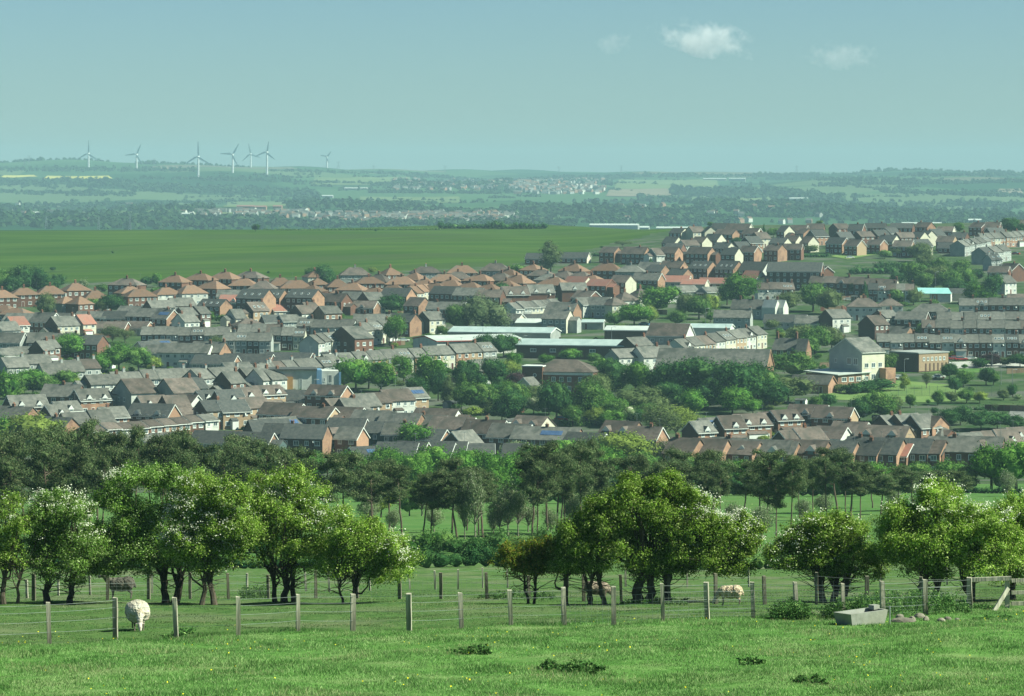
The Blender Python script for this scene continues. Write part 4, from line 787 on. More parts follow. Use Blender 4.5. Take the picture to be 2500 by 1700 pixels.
def rows():
    row_of(7, 352, 806, 556, 789, 'terr', 'sl', 'db', -17, walls=['db', 'rb', 'gr'])
    row_of(4, 748, 778, 850, 780, 'terr', 'sl', 'rb', -16, walls=['rb', 'gr'])
    row_of(3, 878, 769, 940, 765, 'terr', 'sl', 'rb', -16)
    row_of(3, 676, 801, 733, 799, 'terr', 'sl', 'db', -18)
    row_of(4, 560, 813, 652, 809, 'terr', 'sl', 'db', -17, walls=['db', 'gr'])
    row_of(3, 600, 792, 668, 790, 'terr', 'sl', 'rb', -17)
    row_of(4, 762, 819, 810, 808, 'terr', 'sl', 'wh', 50, walls=['wh', 'cr', 'ob'])
    row_of(3, 884, 789, 934, 781, 'terr', 'sl', 'cr', 42)
    row_of(8, 646, 885, 838, 868, 'terr', 'sl', 'gr', 40)
    row_of(12, 806, 864, 1178, 836, 'terr', 'sl', 'ob', 40, walls=['ob', 'bb', 'cr'])
    row_of(6, 286, 908, 470, 898, 'terr', 'sl', 'gr', 38)
    row_of(5, 486, 903, 636, 886, 'terr', 'sl', 'gr', 38)
    row_of(3, 1008, 699, 1042, 693, 'terr', 'or', 'cr', 42, group='red-roofed terraces')
    row_of(6, 1252, 738, 1346, 730, 'bung', 'sl', 'wh', 46)
    row_of(8, 1657, 828, 1836, 797, 'terr', 'sl', 'cr', 48, walls=['wh', 'cr', 'bb'])
    row_of(9, 218, 1040, 500, 1006, 'low', 'br', 'rb', 30, walls=['ob', 'rb', 'ob'], group='balconied terrace at the foot of the town')
    row_of(4, 1996, 673, 2092, 676, 'terr', 'br', 'rb', -8); row_of(5, 2132, 691, 2220, 692, 'terr', 'br', 'rb', -4); row_of(3, 2104, 678, 2176, 682, 'terr', 'br', 'rb', -6); row_of(3, 1862, 690, 1920, 688, 'terr', 'br', 'rb', -8)
    row_of(12, 2156, 815, 2500, 816, 'terr', 'sl', 'rb', -4, group='long red-brick terrace on the right'); row_of(8, 2268, 781, 2505, 783, 'terr', 'sl', 'rb', -4, walls=['rb', 'rb', 'wh'], group='long grey-roofed terrace on the right')
    row_of(7, 2304, 761, 2505, 762, 'terr', 'sl', 'gr', -4, group='long grey-roofed terrace on the right'); row_of(5, 2360, 727, 2505, 728, 'terr', 'sl', 'rb', -5)
    row_of(9, 2397, 571, 2502, 562, 'terr', 'sl', 'ob', 26, group='red and white terrace near the skyline'); row_of(5, 2350, 589, 2392, 573, 'terr', 'sl', 'gr', 52)
    row_of(4, 2398, 612, 2448, 628, 'terr', 'dk', 'gr', 40); row_of(3, 2402, 606, 2440, 598, 'terr', 'sl', 'gr', 44)
rows()

# ---------------------------------------------------------------- landmark buildings of the town
def base_at(px, row_, lo=740, hi=2290): return solve(px, row_, 0, lo, hi)
def part(root, name, mb, mats, loc=(0, 0, 0), rot=(0, 0, 0)): return link(name, mb.mesh(name, mats), root, loc, rot)
def wins(root, L, W, zs, xs, face='front', w_=1.4, h_=1.3, side=1):
    for z in zs:
        for x in xs:
            if face == 'front': link('window', window_mesh(w_, h_), root, (x, -W / 2 - .005, z))
            else: link('window', window_mesh(w_, h_), root, (side * (L / 2 + .005), x, z), (0, 0, side * R(90)))
def shed(name, label, cat, px, brow, th, L, W, He, Hr, roofm, wallm, gablem=None, trimm='white_paint', group=None):
    X, D, Z = base_at(px, brow); t = empty(name, (X, D, Z), R(th))
    link('wall', wall_mesh(L, W, He, Hr, 'gable' if Hr else 'flat', wallm, gablem or wallm), t)
    r_ = link('roof', roof_mesh(L, W, He, Hr, 'gable' if Hr else 'flat', roofm), t)
    if Hr:
        mb = MB(); o = .35; y = W / 2 + o; x = L / 2 + .25; ze = He - o * Hr / (W / 2)
        for s in (-1, 1): mb.prism([(-y - .02, ze - .2), (0, He + Hr - .2), (y + .02, ze - .2), (y + .02, ze + .12), (0, He + Hr + .14), (-y - .02, ze + .12)], s * (x + .012), s * (x + .09)); mb.box(-x, s * (y + .02), ze - .15, x, s * (y + .14), ze + .1)
        part(r_, 'roof_trim', mb, [trimm])
    return tag(t, label, cat, group)
f1 = shed('factory', 'low white factory with shallow roof and thin red eaves, behind the slate terrace', 'factory', 1143, 858, 23, 33, 23, 4.4, 1.3, 'white_sheet', 'white_render', None, 'red_paint')
f2 = shed('factory', 'long pale-roofed factory hall with grey end, right of the red-eaved one', 'factory', 1232, 838, -14, 38, 16, 4.2, 1.5, 'pale_sheet', 'grey_render')
f3 = shed('workshop', 'small white-roofed workshop with shallow gable above the factory', 'workshop', 1322, 806, -12, 18, 10, 2.8, 1.3, 'white_sheet', 'cream_render')
f4 = shed('workshop', 'thin teal-roofed shed to the right of the small white workshop', 'workshop', 1420, 803, -6, 17, 8, 2.6, 0.8, 'pale_sheet', 'grey_render')
f5 = shed('warehouse', 'dark-brick warehouse with pale teal roof, above the hip-roofed brick hall', 'warehouse', 1412, 872, -14, 40, 18, 4.4, 1.6, 'pale_sheet', 'dark_shaded_brick')
f6 = shed('warehouse', 'dark-brick flat warehouse with white roof left of the white hall house', 'warehouse', 1555, 833, -10, 22, 14, 4.2, 1.2, 'white_sheet', 'dark_shaded_brick')
f7 = shed('warehouse', 'white-roofed low warehouse right of the white hall house', 'warehouse', 1715, 826, -12, 22, 12, 4.0, 1.2, 'pale_sheet', 'white_render')
for i, y in enumerate((-3, 0, 3)): link('window', window_mesh(1.6, 1.2), f2, (-8 + 8 * i, -8.005, 2.0))
link('door', door_mesh(), f3, (4, -5.005, 0)); link('door', door_mesh(), f4, (2, -4.005, 0))
for x in (-14, -7, 0, 7, 14): link('window', window_mesh(2.2, 1.2), f5, (x, -9.005, 2.6))
# white hall house
t = shed('hall', 'white two-storey hall with brown roof and tall bright gable', 'hall', 1637, 862, -22, 14.5, 10, 6.2, 4.0, 'brown_tile', 'grey_render', 'white_render')
wins(t, 14.5, 10, [1.6, 4.6], [-5, -1.7, 1.7, 5]); wins(t, 14.5, 10, [4.4], [0], 'side')
# big brick hall
t = shed('brick_hall', 'long brick hall with broad grey slate roof behind dark trees', 'hall', 1745, 930, -14, 36, 15, 4.6, 5.6, 'slate', 'dark_shaded_brick', 'sunlit_orange_brick', 'sunlit_orange_brick')
wins(t, 36, 15, [2.3], [-14, -9, -4, 1, 6, 11], w_=1.1, h_=1.8)
# tall white gabled school
X, D, Z = base_at(2092, 935); t = empty('school', (X, D, Z), R(38)); L, W = 10, 15
link('wall', wall_mesh(L, W, 10.2, 4.2, 'gable', 'cream_render', 'grey_render'), t); r_ = link('roof', roof_mesh(L, W, 10.2, 4.2, 'gable', 'slate'), t); link('roof_trim', trim_mesh(L, W, 10.2, 4.2, 'gable'), r_)
wins(t, L, W, [2.6, 7.2], [-1.6, -4.6], 'side', 2.0, 2.2, -1); wins(t, L, W, [7.2], [4.5], 'side', 1.0, 1.4, -1); wins(t, L, W, [2.4, 6.0], [-3, 0, 3], w_=1.8, h_=1.6)
mb = MB(); mb.box(-.6, -3.0, 0, 3.8, -.01, 5.0); part(t, 'stair_wing', mb, ['sunlit_orange_brick'], (3.2, -W / 2, 0))
tag(t, 'tall pale grey-gabled school with few square windows', 'school')
# flat hall with tall windows
X, D, Z = base_at(2245, 905); t = empty('sports_hall', (X, D, Z), R(38)); mb = MB(); mb.box(-7, -6.5, -2, 7, 6.5, 6.0); part(t, 'wall', mb, ['dark_shaded_brick']); mb = MB(); mb.box(-7.3, -6.8, 6.0, 7.3, 6.8, 6.4); part(t, 'roof', mb, ['grey_render'])
mb = MB(); mb.box(-6.9, -.08, 0.2, 6.9, 0, 5.9); part(t, 'front_panel', mb, ['buff_brick'], (0, -6.505, 0))
for i in range(6): link('window', window_mesh(1.0, 1.2), t, (-4.6 + i * 1.9, -6.6, 4.2)); mb = MB(); mb.box(-.32, -.05, 0, .32, 0, 2.4); part(t, 'brick_pier', mb, ['dark_shaded_brick'], (-3.7 + i * 1.9, -6.6, 0.3))
tag(t, 'flat-roofed buff hall with six tall windows beside the school', 'hall')
# white flat roof nursery
X, D, Z = base_at(2045, 938); t = empty('nursery_building', (X, D, Z), R(34)); mb = MB(); mb.box(-6.5, -8, -2, 6.5, 8, 3.4); part(t, 'wall', mb, ['sunlit_orange_brick']); mb = MB(); mb.add([(-7, -8.6, 3.4), (7, -8.6, 3.9), (7, 8.6, 4.4), (-7, 8.6, 3.9), (-7, -8.6, 3.65), (7, -8.6, 4.15), (7, 8.6, 4.65), (-7, 8.6, 4.15)], [[3, 2, 1, 0], [0, 1, 5, 4], [1, 2, 6, 5], [2, 3, 7, 6], [3, 0, 4, 7], [4, 5, 6, 7]])
part(t, 'roof', mb, ['white_sheet']); wins(t, 13, 16, [2.0], [-4, -1, 2, 5], w_=2.0, h_=1.4); tag(t, 'single-storey building with bright white sloping flat roof below the school', 'school')
t = shed('garage_block', 'small orange-brick building with grey roof on the playing field edge', 'outbuilding', 1985, 958, -28, 13, 7, 2.8, 2.4, 'slate', 'sunlit_orange_brick', None, 'sunlit_orange_brick'); link('door', door_mesh(), t, (4, -3.505, 0))
# hip-roofed brick hall with stair tower
X, D, Z = base_at(1382, 958); t = empty('community_hall', (X, D, Z), R(-14)); L, W = 20, 13
link('wall', wall_mesh(L, W, 6.6, 3.6, 'hip', 'red_brick', 'red_brick'), t); link('roof', roof_mesh(L, W, 6.6, 3.6, 'hip', 'brown_tile'), t)
mb = MB(); mb.box(-L / 2 - .05, -W / 2 - .12, 5.7, L / 2 + .05, -W / 2 - .002, 6.5); part(t, 'white_band', mb, ['white_paint']); mb = MB(); mb.box(-3.2, -3, -2, 3.2, 3, 8.2, 0); mb.box(-3.4, -3.2, 8.2, 3.4, 3.2, 8.5, 1); part(t, 'stair_tower', mb, ['red_brick', 'white_paint'], (-9.0, -4.6, 0))
wins(t, L, W, [4.4, 1.6], [-2.5, 0, 2.5, 6], w_=1.3, h_=1.5); wins(t, L, W, [4.4, 1.6], [-3, 0, 3], 'side')
for z in (2.4, 5.6):
    mb = MB(); mb.tube([(0, 0.02, 0), (0, -.06, 0)], [.62, .62], 12, 0); mb.tube([(0, -.05, 0), (0, -.09, 0)], [.4, .4], 12, 1); part(t, 'round_window', mb, ['white_paint', 'glass'], (-8.2, -7.62, z))
tag(t, 'brick hall with brown hipped roof, white band and oval tower windows', 'hall')
t = shed('lodge', 'tiny cream lodge with grey roof beside the purple tree', 'lodge', 1290, 970, 46, 4, 7, 3.4, 2.6, 'slate', 'cream_render'); link('door', door_mesh(), t, (0, -3.505, 0))
# white and blue modern building
X, D, Z = base_at(722, 962); t = empty('health_centre', (X, D, Z), R(6)); mb = MB(); mb.box(-8, -5, -2, 6.2, 5, 7.6); part(t, 'wall', mb, ['white_render']); mb = MB(); mb.box(-9.5, -5.8, 7.6, 6.4, 5.5, 8.0); part(t, 'roof', mb, ['dark_tile'])
mb = MB(); mb.box(-.8, -5.4, -2, .8, 5, 7.59); part(t, 'blue_corner', mb, ['blue_paint'], (7.02, 0, 0)); mb = MB(); mb.box(-2.6, -4.8, -2, 2.6, 5, 7.3); part(t, 'white_wing', mb, ['white_render'], (10.45, 0, 0)); mb = MB(); mb.box(-2.9, -.7, -1, 2.9, 0, 5.6); part(t, 'timber_panel', mb, ['orange_wood'], (-4.0, -5.02, 0))
mb = MB(); mb.box(-.35, -5.2, -1, .35, -4.6, 6.9); part(t, 'blue_fin', mb, ['blue_paint'], (13.42, 0, 0)); link('window', window_mesh(1.2, 2.6), t, (10.4, -4.81, 4.8)); link('window', window_mesh(.6, 1.2), t, (8.6, -4.81, 4.6)); link('window', window_mesh(1.0, 4.0), t, (1.3, -5.005, 3.0)); link('door', door_mesh(), t, (3.2, -5.005, -.5))
tag(t, 'modern white building with blue corner, timber panel and dark flat roof', 'building')
# dark gabled house, half white modern pair, Victorian house, flats
house(858, 797, 'big', 46, 9, 'sl', 'rb', gable='db', opt='g', W=13, group='landmark houses of the town')
X, D, Z = solve(780, 1046, 7.0); t = empty('modern_house', (X, D, Z), R(33)); L, W = 11, 9; link('wall', wall_mesh(L, W, 5.2, 1.6, 'gable', 'slate_cladding', 'dark_shaded_brick'), t); r_ = link('roof', roof_mesh(L, W, 5.2, 1.6, 'gable', 'brown_tile'), t); link('roof_trim', trim_mesh(L, W, 5.2, 1.6, 'gable'), r_)
mb = MB(); mb.box(-L / 2 + .05, -.15, -1, L / 2 - .05, 0, 2.4); part(t, 'white_ground_floor', mb, ['white_render'], (0, -W / 2 - .01, 0)); wins(t, L, W, [3.9], [-4, -1.6, 1.4, 4], w_=1.1, h_=1.2)
for x in (-3.8, 2.0): link('door', door_mesh(), t, (x, -W / 2 - .17, 0))
tag(t, 'boxy house with dark-clad upper floor above white ground floor', 'house')
X, D, Z = solve(1925, 815, 10.5); t = empty('gothic_house', (X, D, Z), R(-28))
link('wall', wall_mesh(9, 7, 5.2, 3.6, 'gable', 'red_brick', 'sunlit_orange_brick'), t); r_ = link('roof', roof_mesh(9, 7, 5.2, 3.6, 'gable', 'slate'), t)
for x in (-4, 3.0): link('chimney', chimney_mesh(2.2, 'red_brick'), r_, (x, 0, 8.6))
mb = MB(); mb.prism([(-2.2, -2), (2.2, -2), (2.2, 4.8), (0, 8.6), (-2.2, 4.8)], -1.6, 2.4, 0); part(t, 'gabled_wing', mb, ['sunlit_orange_brick'], (6.1, -2.4, 0)); mb = MB(); mb.prism([(-2.5, 4.5), (0, 8.8), (2.5, 4.5), (2.5, 4.8), (0, 9.1), (-2.5, 4.8)], -1.65, 2.2, 0); part(r_, 'wing_roof', mb, ['slate'], (6.1, -2.4, 0))
wins(t, 9, 7, [1.8, 4.3], [-3.4, -1.0, 1.6], w_=1.0, h_=1.8); tag(t, 'tall-chimneyed Victorian brick house with two steep gables', 'house')
X, D, Z = solve(1942, 640, 12.2); t = empty('apartment_block', (X, D, Z), R(-14)); L, W = 24, 10; link('wall', wall_mesh(L, W, 8.2, 3.8, 'gable', 'dark_shaded_brick', 'red_brick'), t); r_ = link('roof', roof_mesh(L, W, 8.2, 3.8, 'gable', 'dark_tile'), t); link('roof_trim', trim_mesh(L, W, 8.2, 3.8, 'gable'), r_)
wins(t, L, W, [1.6, 4.2, 6.8], [-10, -7, -4, -1, 2, 5, 8, 10.6], w_=1.1, h_=1.3); tag(t, 'long three-storey brick apartment block with dark roof below the upper estate', 'apartments')
X, D, Z = base_at(1850, 778); t = empty('white_cottage', (X, D, Z), R(-18)); link('wall', wall_mesh(20, 8, 4.0, 3.4, 'gable', 'grey_render', 'white_render'), t); r_ = link('roof', roof_mesh(20, 8, 4.0, 3.4, 'gable', 'slate'), t)
for x, y in ((6.2, -4.2), (9.2, -3.2)): mb = MB(); mb.prism([(-1.9, -1), (1.9, -1), (1.9, 4.6), (0, 7.6), (-1.9, 4.6)], -3, 3.4, 0); part(t, 'gabled_bay', mb, ['white_render'], (x, y, 0), (0, 0, R(-20)))
for x in (-7, -2, 4, 8): link('chimney', chimney_mesh(1.3, 'red_brick'), r_, (x, 0, 7.2))
wins(t, 20, 8, [2.2], [-7, -3, 1], w_=1.2, h_=1.6); tag(t, 'long white cottage with twin pointed gables and four chimneys', 'house')
X, D, Z = base_at(2298, 737); t = empty('pavilion', (X, D, Z), R(-12)); mb = MB(); mb.box(-4.2, -4, -1, 4.2, 4, 3.6); part(t, 'wall', mb, ['white_render']); mb = MB(); mb.add([(-9, -4.8, 3.3), (4.8, -4.8, 3.3), (2.6, 4.6, 5.4), (-10.5, 4.6, 5.4), (-9, -4.8, 3.55), (4.8, -4.8, 3.55), (2.6, 4.6, 5.65), (-10.5, 4.6, 5.65)], [[3, 2, 1, 0], [0, 1, 5, 4], [1, 2, 6, 5], [2, 3, 7, 6], [3, 0, 4, 7], [4, 5, 6, 7]]); part(t, 'roof', mb, ['teal_sheet'])
mb = MB(); mb.box(-1.2, -.3, -1, 1.2, 0, 3.2); part(t, 'brick_panel', mb, ['sunlit_orange_brick'], (-2.4, -4.01, 0)); link('window', window_mesh(.8, 2.0), t, (-2.4, -4.33, 1.6)); mb = MB(); mb.tube([(-8.6, -4, -1), (-8.6, -4, 3.4)], [.15, .15], 6); part(t, 'post', mb, ['white_paint']); tag(t, 'small white pavilion with bright turquoise canopy roof', 'pavilion')
t = shed('hut', 'low cream hut with two tiny windows beside the turquoise-roofed pavilion', 'hut', 2336, 733, -8, 11, 6, 3.0, 1.8, 'dark_tile', 'cream_render', None, 'cream_render'); wins(t, 11, 6, [1.7], [-3.2, -1.8], w_=.8, h_=.9)
LAND = [('red-eaved white factory', 1150, 835), ('pale-roofed factory hall', 1290, 835), ('white hall', 1640, 820), ('long brick hall', 1745, 880), ('tall grey-gabled school', 2090, 870), ('buff sports hall', 2245, 885), ('white-and-blue building', 722, 925), ('turquoise-roofed pavilion', 2285, 718),
        ('big drooping willow', 1185, 760), ('hip-roofed brick hall', 1385, 915), ('twin-gabled white cottage', 1850, 770), ('Victorian brick house', 1925, 835), ('three-storey apartment block', 1942, 655), ('dark-gabled big house', 858, 820), ('lone field-edge tree', 1345, 630), ('bare-branched tree', 1620, 1040), ('half-white modern house', 780, 1060), ('bright leafy clump', 300, 870), ('skyline terrace', 2450, 580), ('tree-covered left corner', 70, 680), ('left edge', 20, 960), ('foot of the big field', 640, 650), ('playing field', 2120, 960), ('right edge', 2490, 1060), ('solar-panelled long house', 1340, 1060), ('light-green leafy tree', 1010, 1060), ('row of poplars', 1110, 960)]
# ---------------------------------------------------------------- trees in the town
B, M_, D_, O_, L_, Y_, P_, W_ = 'leaf_bright', 'leaf_mid', 'leaf_dark', 'leaf_olive', 'leaf_light', 'leaf_yellow', 'leaf_purple', 'leaf_blossom'
for e in [
 (8,655,722,70,'round',M_),(45,648,722,66,'round',D_),(92,650,718,62,'round',D_),(30,672,728,60,'round',D_),(120,678,720,50,'round',D_),(140,668,708,40,'round',D_),(205,682,705,30,'bush',W_),(250,690,712,34,'bush',M_),(358,674,702,28,'round',D_),(384,666,702,28,'round',B),
 (110,714,776,58,'round',O_),(155,738,768,26,'round',O_),(272,716,768,66,'round',D_),(230,728,766,40,'round',M_),(250,735,770,30,'sparse',O_),(172,814,878,92,'round',B),(290,838,908,96,'round',B),(338,846,910,64,'round',M_),(243,862,916,64,'round',B),(372,868,908,50,'round',L_),(275,796,840,70,'sparse',O_),(305,800,838,50,'sparse',O_),
 (56,866,912,58,'round',B),(80,902,965,100,'round',B),(18,900,1000,66,'round',B),(148,902,952,76,'round',M_),(2,868,915,46,'round',D_),(30,915,975,66,'round',M_),(180,915,950,40,'round',L_),(115,915,968,60,'round',M_),
 (520,694,728,38,'round',B),(511,758,786,28,'round',B),(546,766,790,50,'bush',M_),(532,816,858,52,'sparse',O_),(786,646,702,66,'round',D_),(764,652,690,44,'round',M_),(800,662,704,42,'round',D_),(908,650,668,24,'bush',L_),(956,718,765,78,'round',D_),(778,748,782,48,'round',D_),
 (966,768,846,54,'sparse',B),(960,770,842,50,'round',M_),(1178,712,812,128,'willow','leaf_willow'),(1110,742,812,58,'round',M_),(1135,745,808,50,'willow','leaf_willow'),(1080,792,820,34,'bush',M_),(1345,592,668,52,'tall',O_),(1256,644,682,48,'round',M_),(1182,812,872,62,'round',D_),(1230,814,874,66,'round',D_),(1222,688,735,46,'round',D_),(1240,715,742,34,'bush',D_),(1100,715,735,60,'bush',D_),
 (868,872,958,92,'round',B),(930,878,958,90,'round',B),(985,866,935,54,'round',B),(840,896,950,54,'round',O_),(900,880,950,60,'round',M_),(1045,862,965,82,'round',B),(1018,918,985,62,'round',D_),(1070,900,980,50,'round',D_),(1136,876,952,68,'round',D_),(1160,905,965,60,'round',D_),(1208,872,962,72,'round',D_),(1240,878,925,54,'round',L_),(1262,908,965,56,'round',P_),(1252,858,905,40,'round',B),
 (1094,922,998,34,'tall',O_),(1126,916,1002,38,'tall',M_),(1176,932,1012,92,'round',M_),(1244,950,1035,92,'round',D_),(1303,968,1012,46,'round',W_),(1152,990,1020,50,'bush',L_),(1390,850,885,54,'round',B),(1330,864,890,40,'round',B),(1452,862,888,36,'round',M_),(1225,985,1030,60,'round',D_),
 (1358,928,1038,84,'round',D_),(1432,925,1036,104,'round',M_),(1402,914,960,56,'round',L_),(1398,985,1042,50,'round',M_),(1472,872,945,62,'round',B),(1500,905,962,76,'round',D_),(1552,882,962,76,'round',B),(1455,990,1040,60,'round',L_),(1490,1000,1045,60,'round',B),
 (1572,942,1016,128,'round',O_),(1680,870,990,132,'round',D_),(1628,880,985,84,'round',D_),(1600,905,980,70,'round',M_),(1692,950,1022,76,'round',B),(1652,990,1075,140,'sparse',L_),(1610,985,1090,120,'sparse',O_),(1530,990,1035,54,'round',W_),(1560,1000,1030,44,'bush',B),
 (1806,880,1000,130,'round',D_),(1850,878,985,90,'round',D_),(1870,905,990,70,'round',M_),(1788,943,1012,92,'round',B),(1838,975,1012,56,'round',B),(1888,925,998,84,'round',D_),(1925,918,985,110,'round',O_),(1938,858,925,112,'round',M_),(1885,862,912,66,'round',D_),(1970,872,918,50,'round',M_),(1760,905,990,60,'round',D_),(1990,965,1000,40,'round',M_),
 (2024,960,996,44,'round',D_),(2098,968,1035,62,'round',D_),(2148,952,1032,84,'round',M_),(2185,965,1020,40,'round',O_),(2222,962,996,30,'round',M_),(2050,852,915,62,'sparse',O_),(2055,858,905,52,'round',O_),(2138,850,918,60,'round',O_),(2168,862,918,48,'round',M_),(2318,884,928,42,'round',D_),(2332,920,962,34,'round',D_),(2352,902,945,50,'round',M_),(2408,896,942,44,'round',D_),(2425,905,942,30,'round',M_),(2208,912,955,24,'tall',L_),
 (2290,952,990,36,'round',M_),(2322,955,985,36,'round',O_),(2360,948,985,40,'round',M_),(2392,955,985,34,'round',L_),(2450,950,978,30,'round',O_),(2472,938,972,30,'round',D_),(2486,962,978,30,'bush',W_),(2262,905,950,26,'sparse',O_),(2150,925,955,110,'bush',D_),(2080,930,962,60,'bush',D_),(2115,930,960,60,'bush',D_),(2048,935,960,40,'bush',O_),
 (2312,998,1045,74,'round',D_),(2345,990,1040,50,'round',D_),(2395,1000,1052,90,'round',D_),(2435,1005,1050,60,'round',D_),(2476,1012,1050,62,'round',D_),(2265,1040,1075,56,'round',O_),(2095,1048,1080,50,'round',O_),(2072,1068,1095,44,'bush',O_),(2005,1018,1045,46,'round',D_),
 (1606,698,768,104,'round',B),(1548,740,798,88,'round',B),(1586,745,795,44,'round',L_),(1652,758,795,56,'round',M_),(1672,715,778,50,'round',O_),(1706,718,780,60,'round',M_),(1735,716,770,38,'round',L_),(1800,665,752,90,'round',B),(1775,690,745,50,'round',M_),(1735,760,788,26,'round',M_),(1822,762,798,18,'cone',D_),(1860,703,732,44,'round',B),(1925,712,765,76,'round',O_),(1985,688,762,72,'round',M_),(2022,705,768,60,'round',O_),(1882,780,805,40,'bush',O_),
 (1948,792,862,70,'round',O_),(1990,792,865,74,'round',M_),(2030,796,860,60,'round',O_),(1975,820,870,60,'round',M_),(1588,634,668,34,'cone',D_),(1560,690,712,50,'round',D_),(1500,760,800,40,'round',M_),
 (1350,740,756,30,'bush',M_),(1440,778,800,30,'bush',M_),(1050,812,830,34,'bush',M_),(1510,790,808,40,'bush',L_),
 (2232,636,708,62,'round',M_),(2280,648,712,66,'round',O_),(2318,655,715,60,'round',M_),(2358,652,712,52,'round',M_),(2188,662,700,40,'round',D_),(2255,665,715,50,'round',M_),(2335,680,720,60,'round',D_),(2300,628,680,54,'round',M_),(2262,618,662,50,'round',O_),(2345,632,680,50,'round',M_),(2385,655,690,36,'round',D_),(2215,640,690,40,'round',B),(2195,598,628,40,'round',O_),(2230,600,630,46,'round',O_),(2250,590,640,50,'round',O_),(2160,610,632,30,'round',M_),
 (2378,686,742,66,'round',B),(2422,668,742,52,'round',D_),(2405,700,742,50,'round',B),(2466,530,572,56,'round',D_),(2492,545,572,40,'round',D_),(2342,542,570,30,'round',M_),(1865,550,578,16,'cone',D_),(1888,556,580,34,'round',M_),(1925,556,575,26,'round',M_),(2000,538,552,18,'round',M_),(1798,578,600,26,'round',D_),(2225,552,566,22,'bush',L_),(1735,540,552,20,'round',M_),
 (2268,784,826,76,'round',M_),(2326,802,826,44,'round',M_),(2190,705,744,34,'round',M_),(2230,706,746,46,'round',O_),(2085,688,722,32,'round',O_),(2112,690,728,22,'cone',D_),(2205,735,748,30,'bush',M_),(2420,862,895,60,'round',P_),(2395,870,898,50,'bush',D_),(2490,862,898,54,'round',D_),(2455,868,895,40,'bush',O_),
 (1985,598,618,40,'bush',O_),(2130,596,616,30,'bush',M_),(1470,600,606,14,'bush',D_),(1520,586,604,46,'sparse',O_),
 (1010,1030,1112,98,'round',B),(1255,1078,1140,74,'round',W_),(1292,1094,1125,28,'round',Y_),(1172,1090,1120,30,'bush',W_),(620,1088,1110,30,'bush',B)]:
    town_tree(*e)
# hedges and shrubs that fill the gardens
G = 'clipped hedges and garden shrubs between the houses'
for e in [(1450,1580,626,9,4,D_),(1580,1640,628,8,4,D_),(1900,2020,628,9,4,D_),(2060,2140,622,6,3,D_),(2080,2180,668,18,14,D_),(2140,2230,655,16,12,D_),(1580,1660,1020,8,6,M_),(2380,2500,1000,6,4,D_),(1370,1440,1040,10,4,M_),(1155,1300,1090,14,10,D_),(1410,1560,1100,16,10,M_),(720,745,968,12,6,B),(690,715,966,12,6,M_)]:
    o = hedge(*e, label='x', lo=740, hi=2290, size=0.5, dens=60, group=G, cat='hedge'); AUTO.append((o, 'dark clipped hedge', (e[0] + e[1]) / 2, e[2], 'hedge'))
taken = [(a[2], a[3]) for a in AUTO if a[4] != 'hedge']
rr = np.random.default_rng(11); n = 0
while n < 260:
    px = rr.uniform(0, 2500); r0 = rr.uniform(715, 1105)
    if px > 1500 and r0 < 760 and rr.random() < .4: continue
    if min(abs(px - a) + abs(r0 - b - 22) * 1.6 for a, b in taken) < 14 or (1960 < px < 2320 and 940 < r0 < 985): continue
    taken.append((px, r0 - 22)); h = rr.uniform(9, 22); town_tree(px, r0 - h, r0, h * rr.uniform(1.0, 1.9), 'bush', [M_, D_, B, O_, M_, L_][int(rr.integers(6))], group='garden shrubs between the houses'); n += 1

n = 0
while n < 34:
    px = rr.uniform(1085, 1960); r0 = rr.uniform(955, 1045)
    if (1270 < px < 1470 and r0 < 985) or (px > 1640 and r0 > 1005) or (r0 > 1015 and px < 1440) or (px > 1900 and r0 > 960): continue
    w = rr.uniform(46, 84); town_tree(px, r0 - w * rr.uniform(.75, 1.0), r0, w, 'round', [M_, D_, B, D_, O_, M_][int(rr.integers(6))]); n += 1

# ---------------------------------------------------------------- the belt below the town: broadleaved trees, then pines
for e in [(55,1008,1130,170,'round',L_),(10,1015,1130,100,'round',B),(120,1030,1130,70,'round',B),
 (940,1086,1190,90,'round',B),(1050,1084,1200,110,'round',B),(1120,1096,1205,90,'round',B),(1190,1098,1200,90,'round',B),(1230,1104,1215,110,'round',B),(1175,1150,1225,70,'round',M_),(850,1098,1180,90,'round',B),(770,1100,1180,70,'round',M_),(1300,1082,1170,90,'round',B),(1370,1070,1165,100,'round',B),(1440,1068,1165,90,'round',M_),(1530,1052,1165,150,'round',L_),(1610,1075,1160,90,'sparse',O_),
 (1690,1110,1175,80,'round',M_),(2060,1120,1180,70,'round',B),(2120,1128,1185,90,'round',M_),(2190,1132,1190,90,'round',B),(2250,1128,1195,90,'round',M_),(2310,1120,1195,90,'round',M_),(2360,1135,1200,60,'round',O_),(2420,1085,1205,100,'round',B),(2480,1078,1205,110,'round',B),(2440,1130,1205,50,'round',W_),(1760,1130,1180,70,'round',O_),(1900,1125,1180,70,'round',M_),(1980,1125,1180,60,'round',M_),
 (640,1105,1180,80,'round',M_),(400,1085,1170,80,'round',M_)]:
    town_tree(*e, group='broadleaved trees in the belt below the town', lo=560, maxd=880)
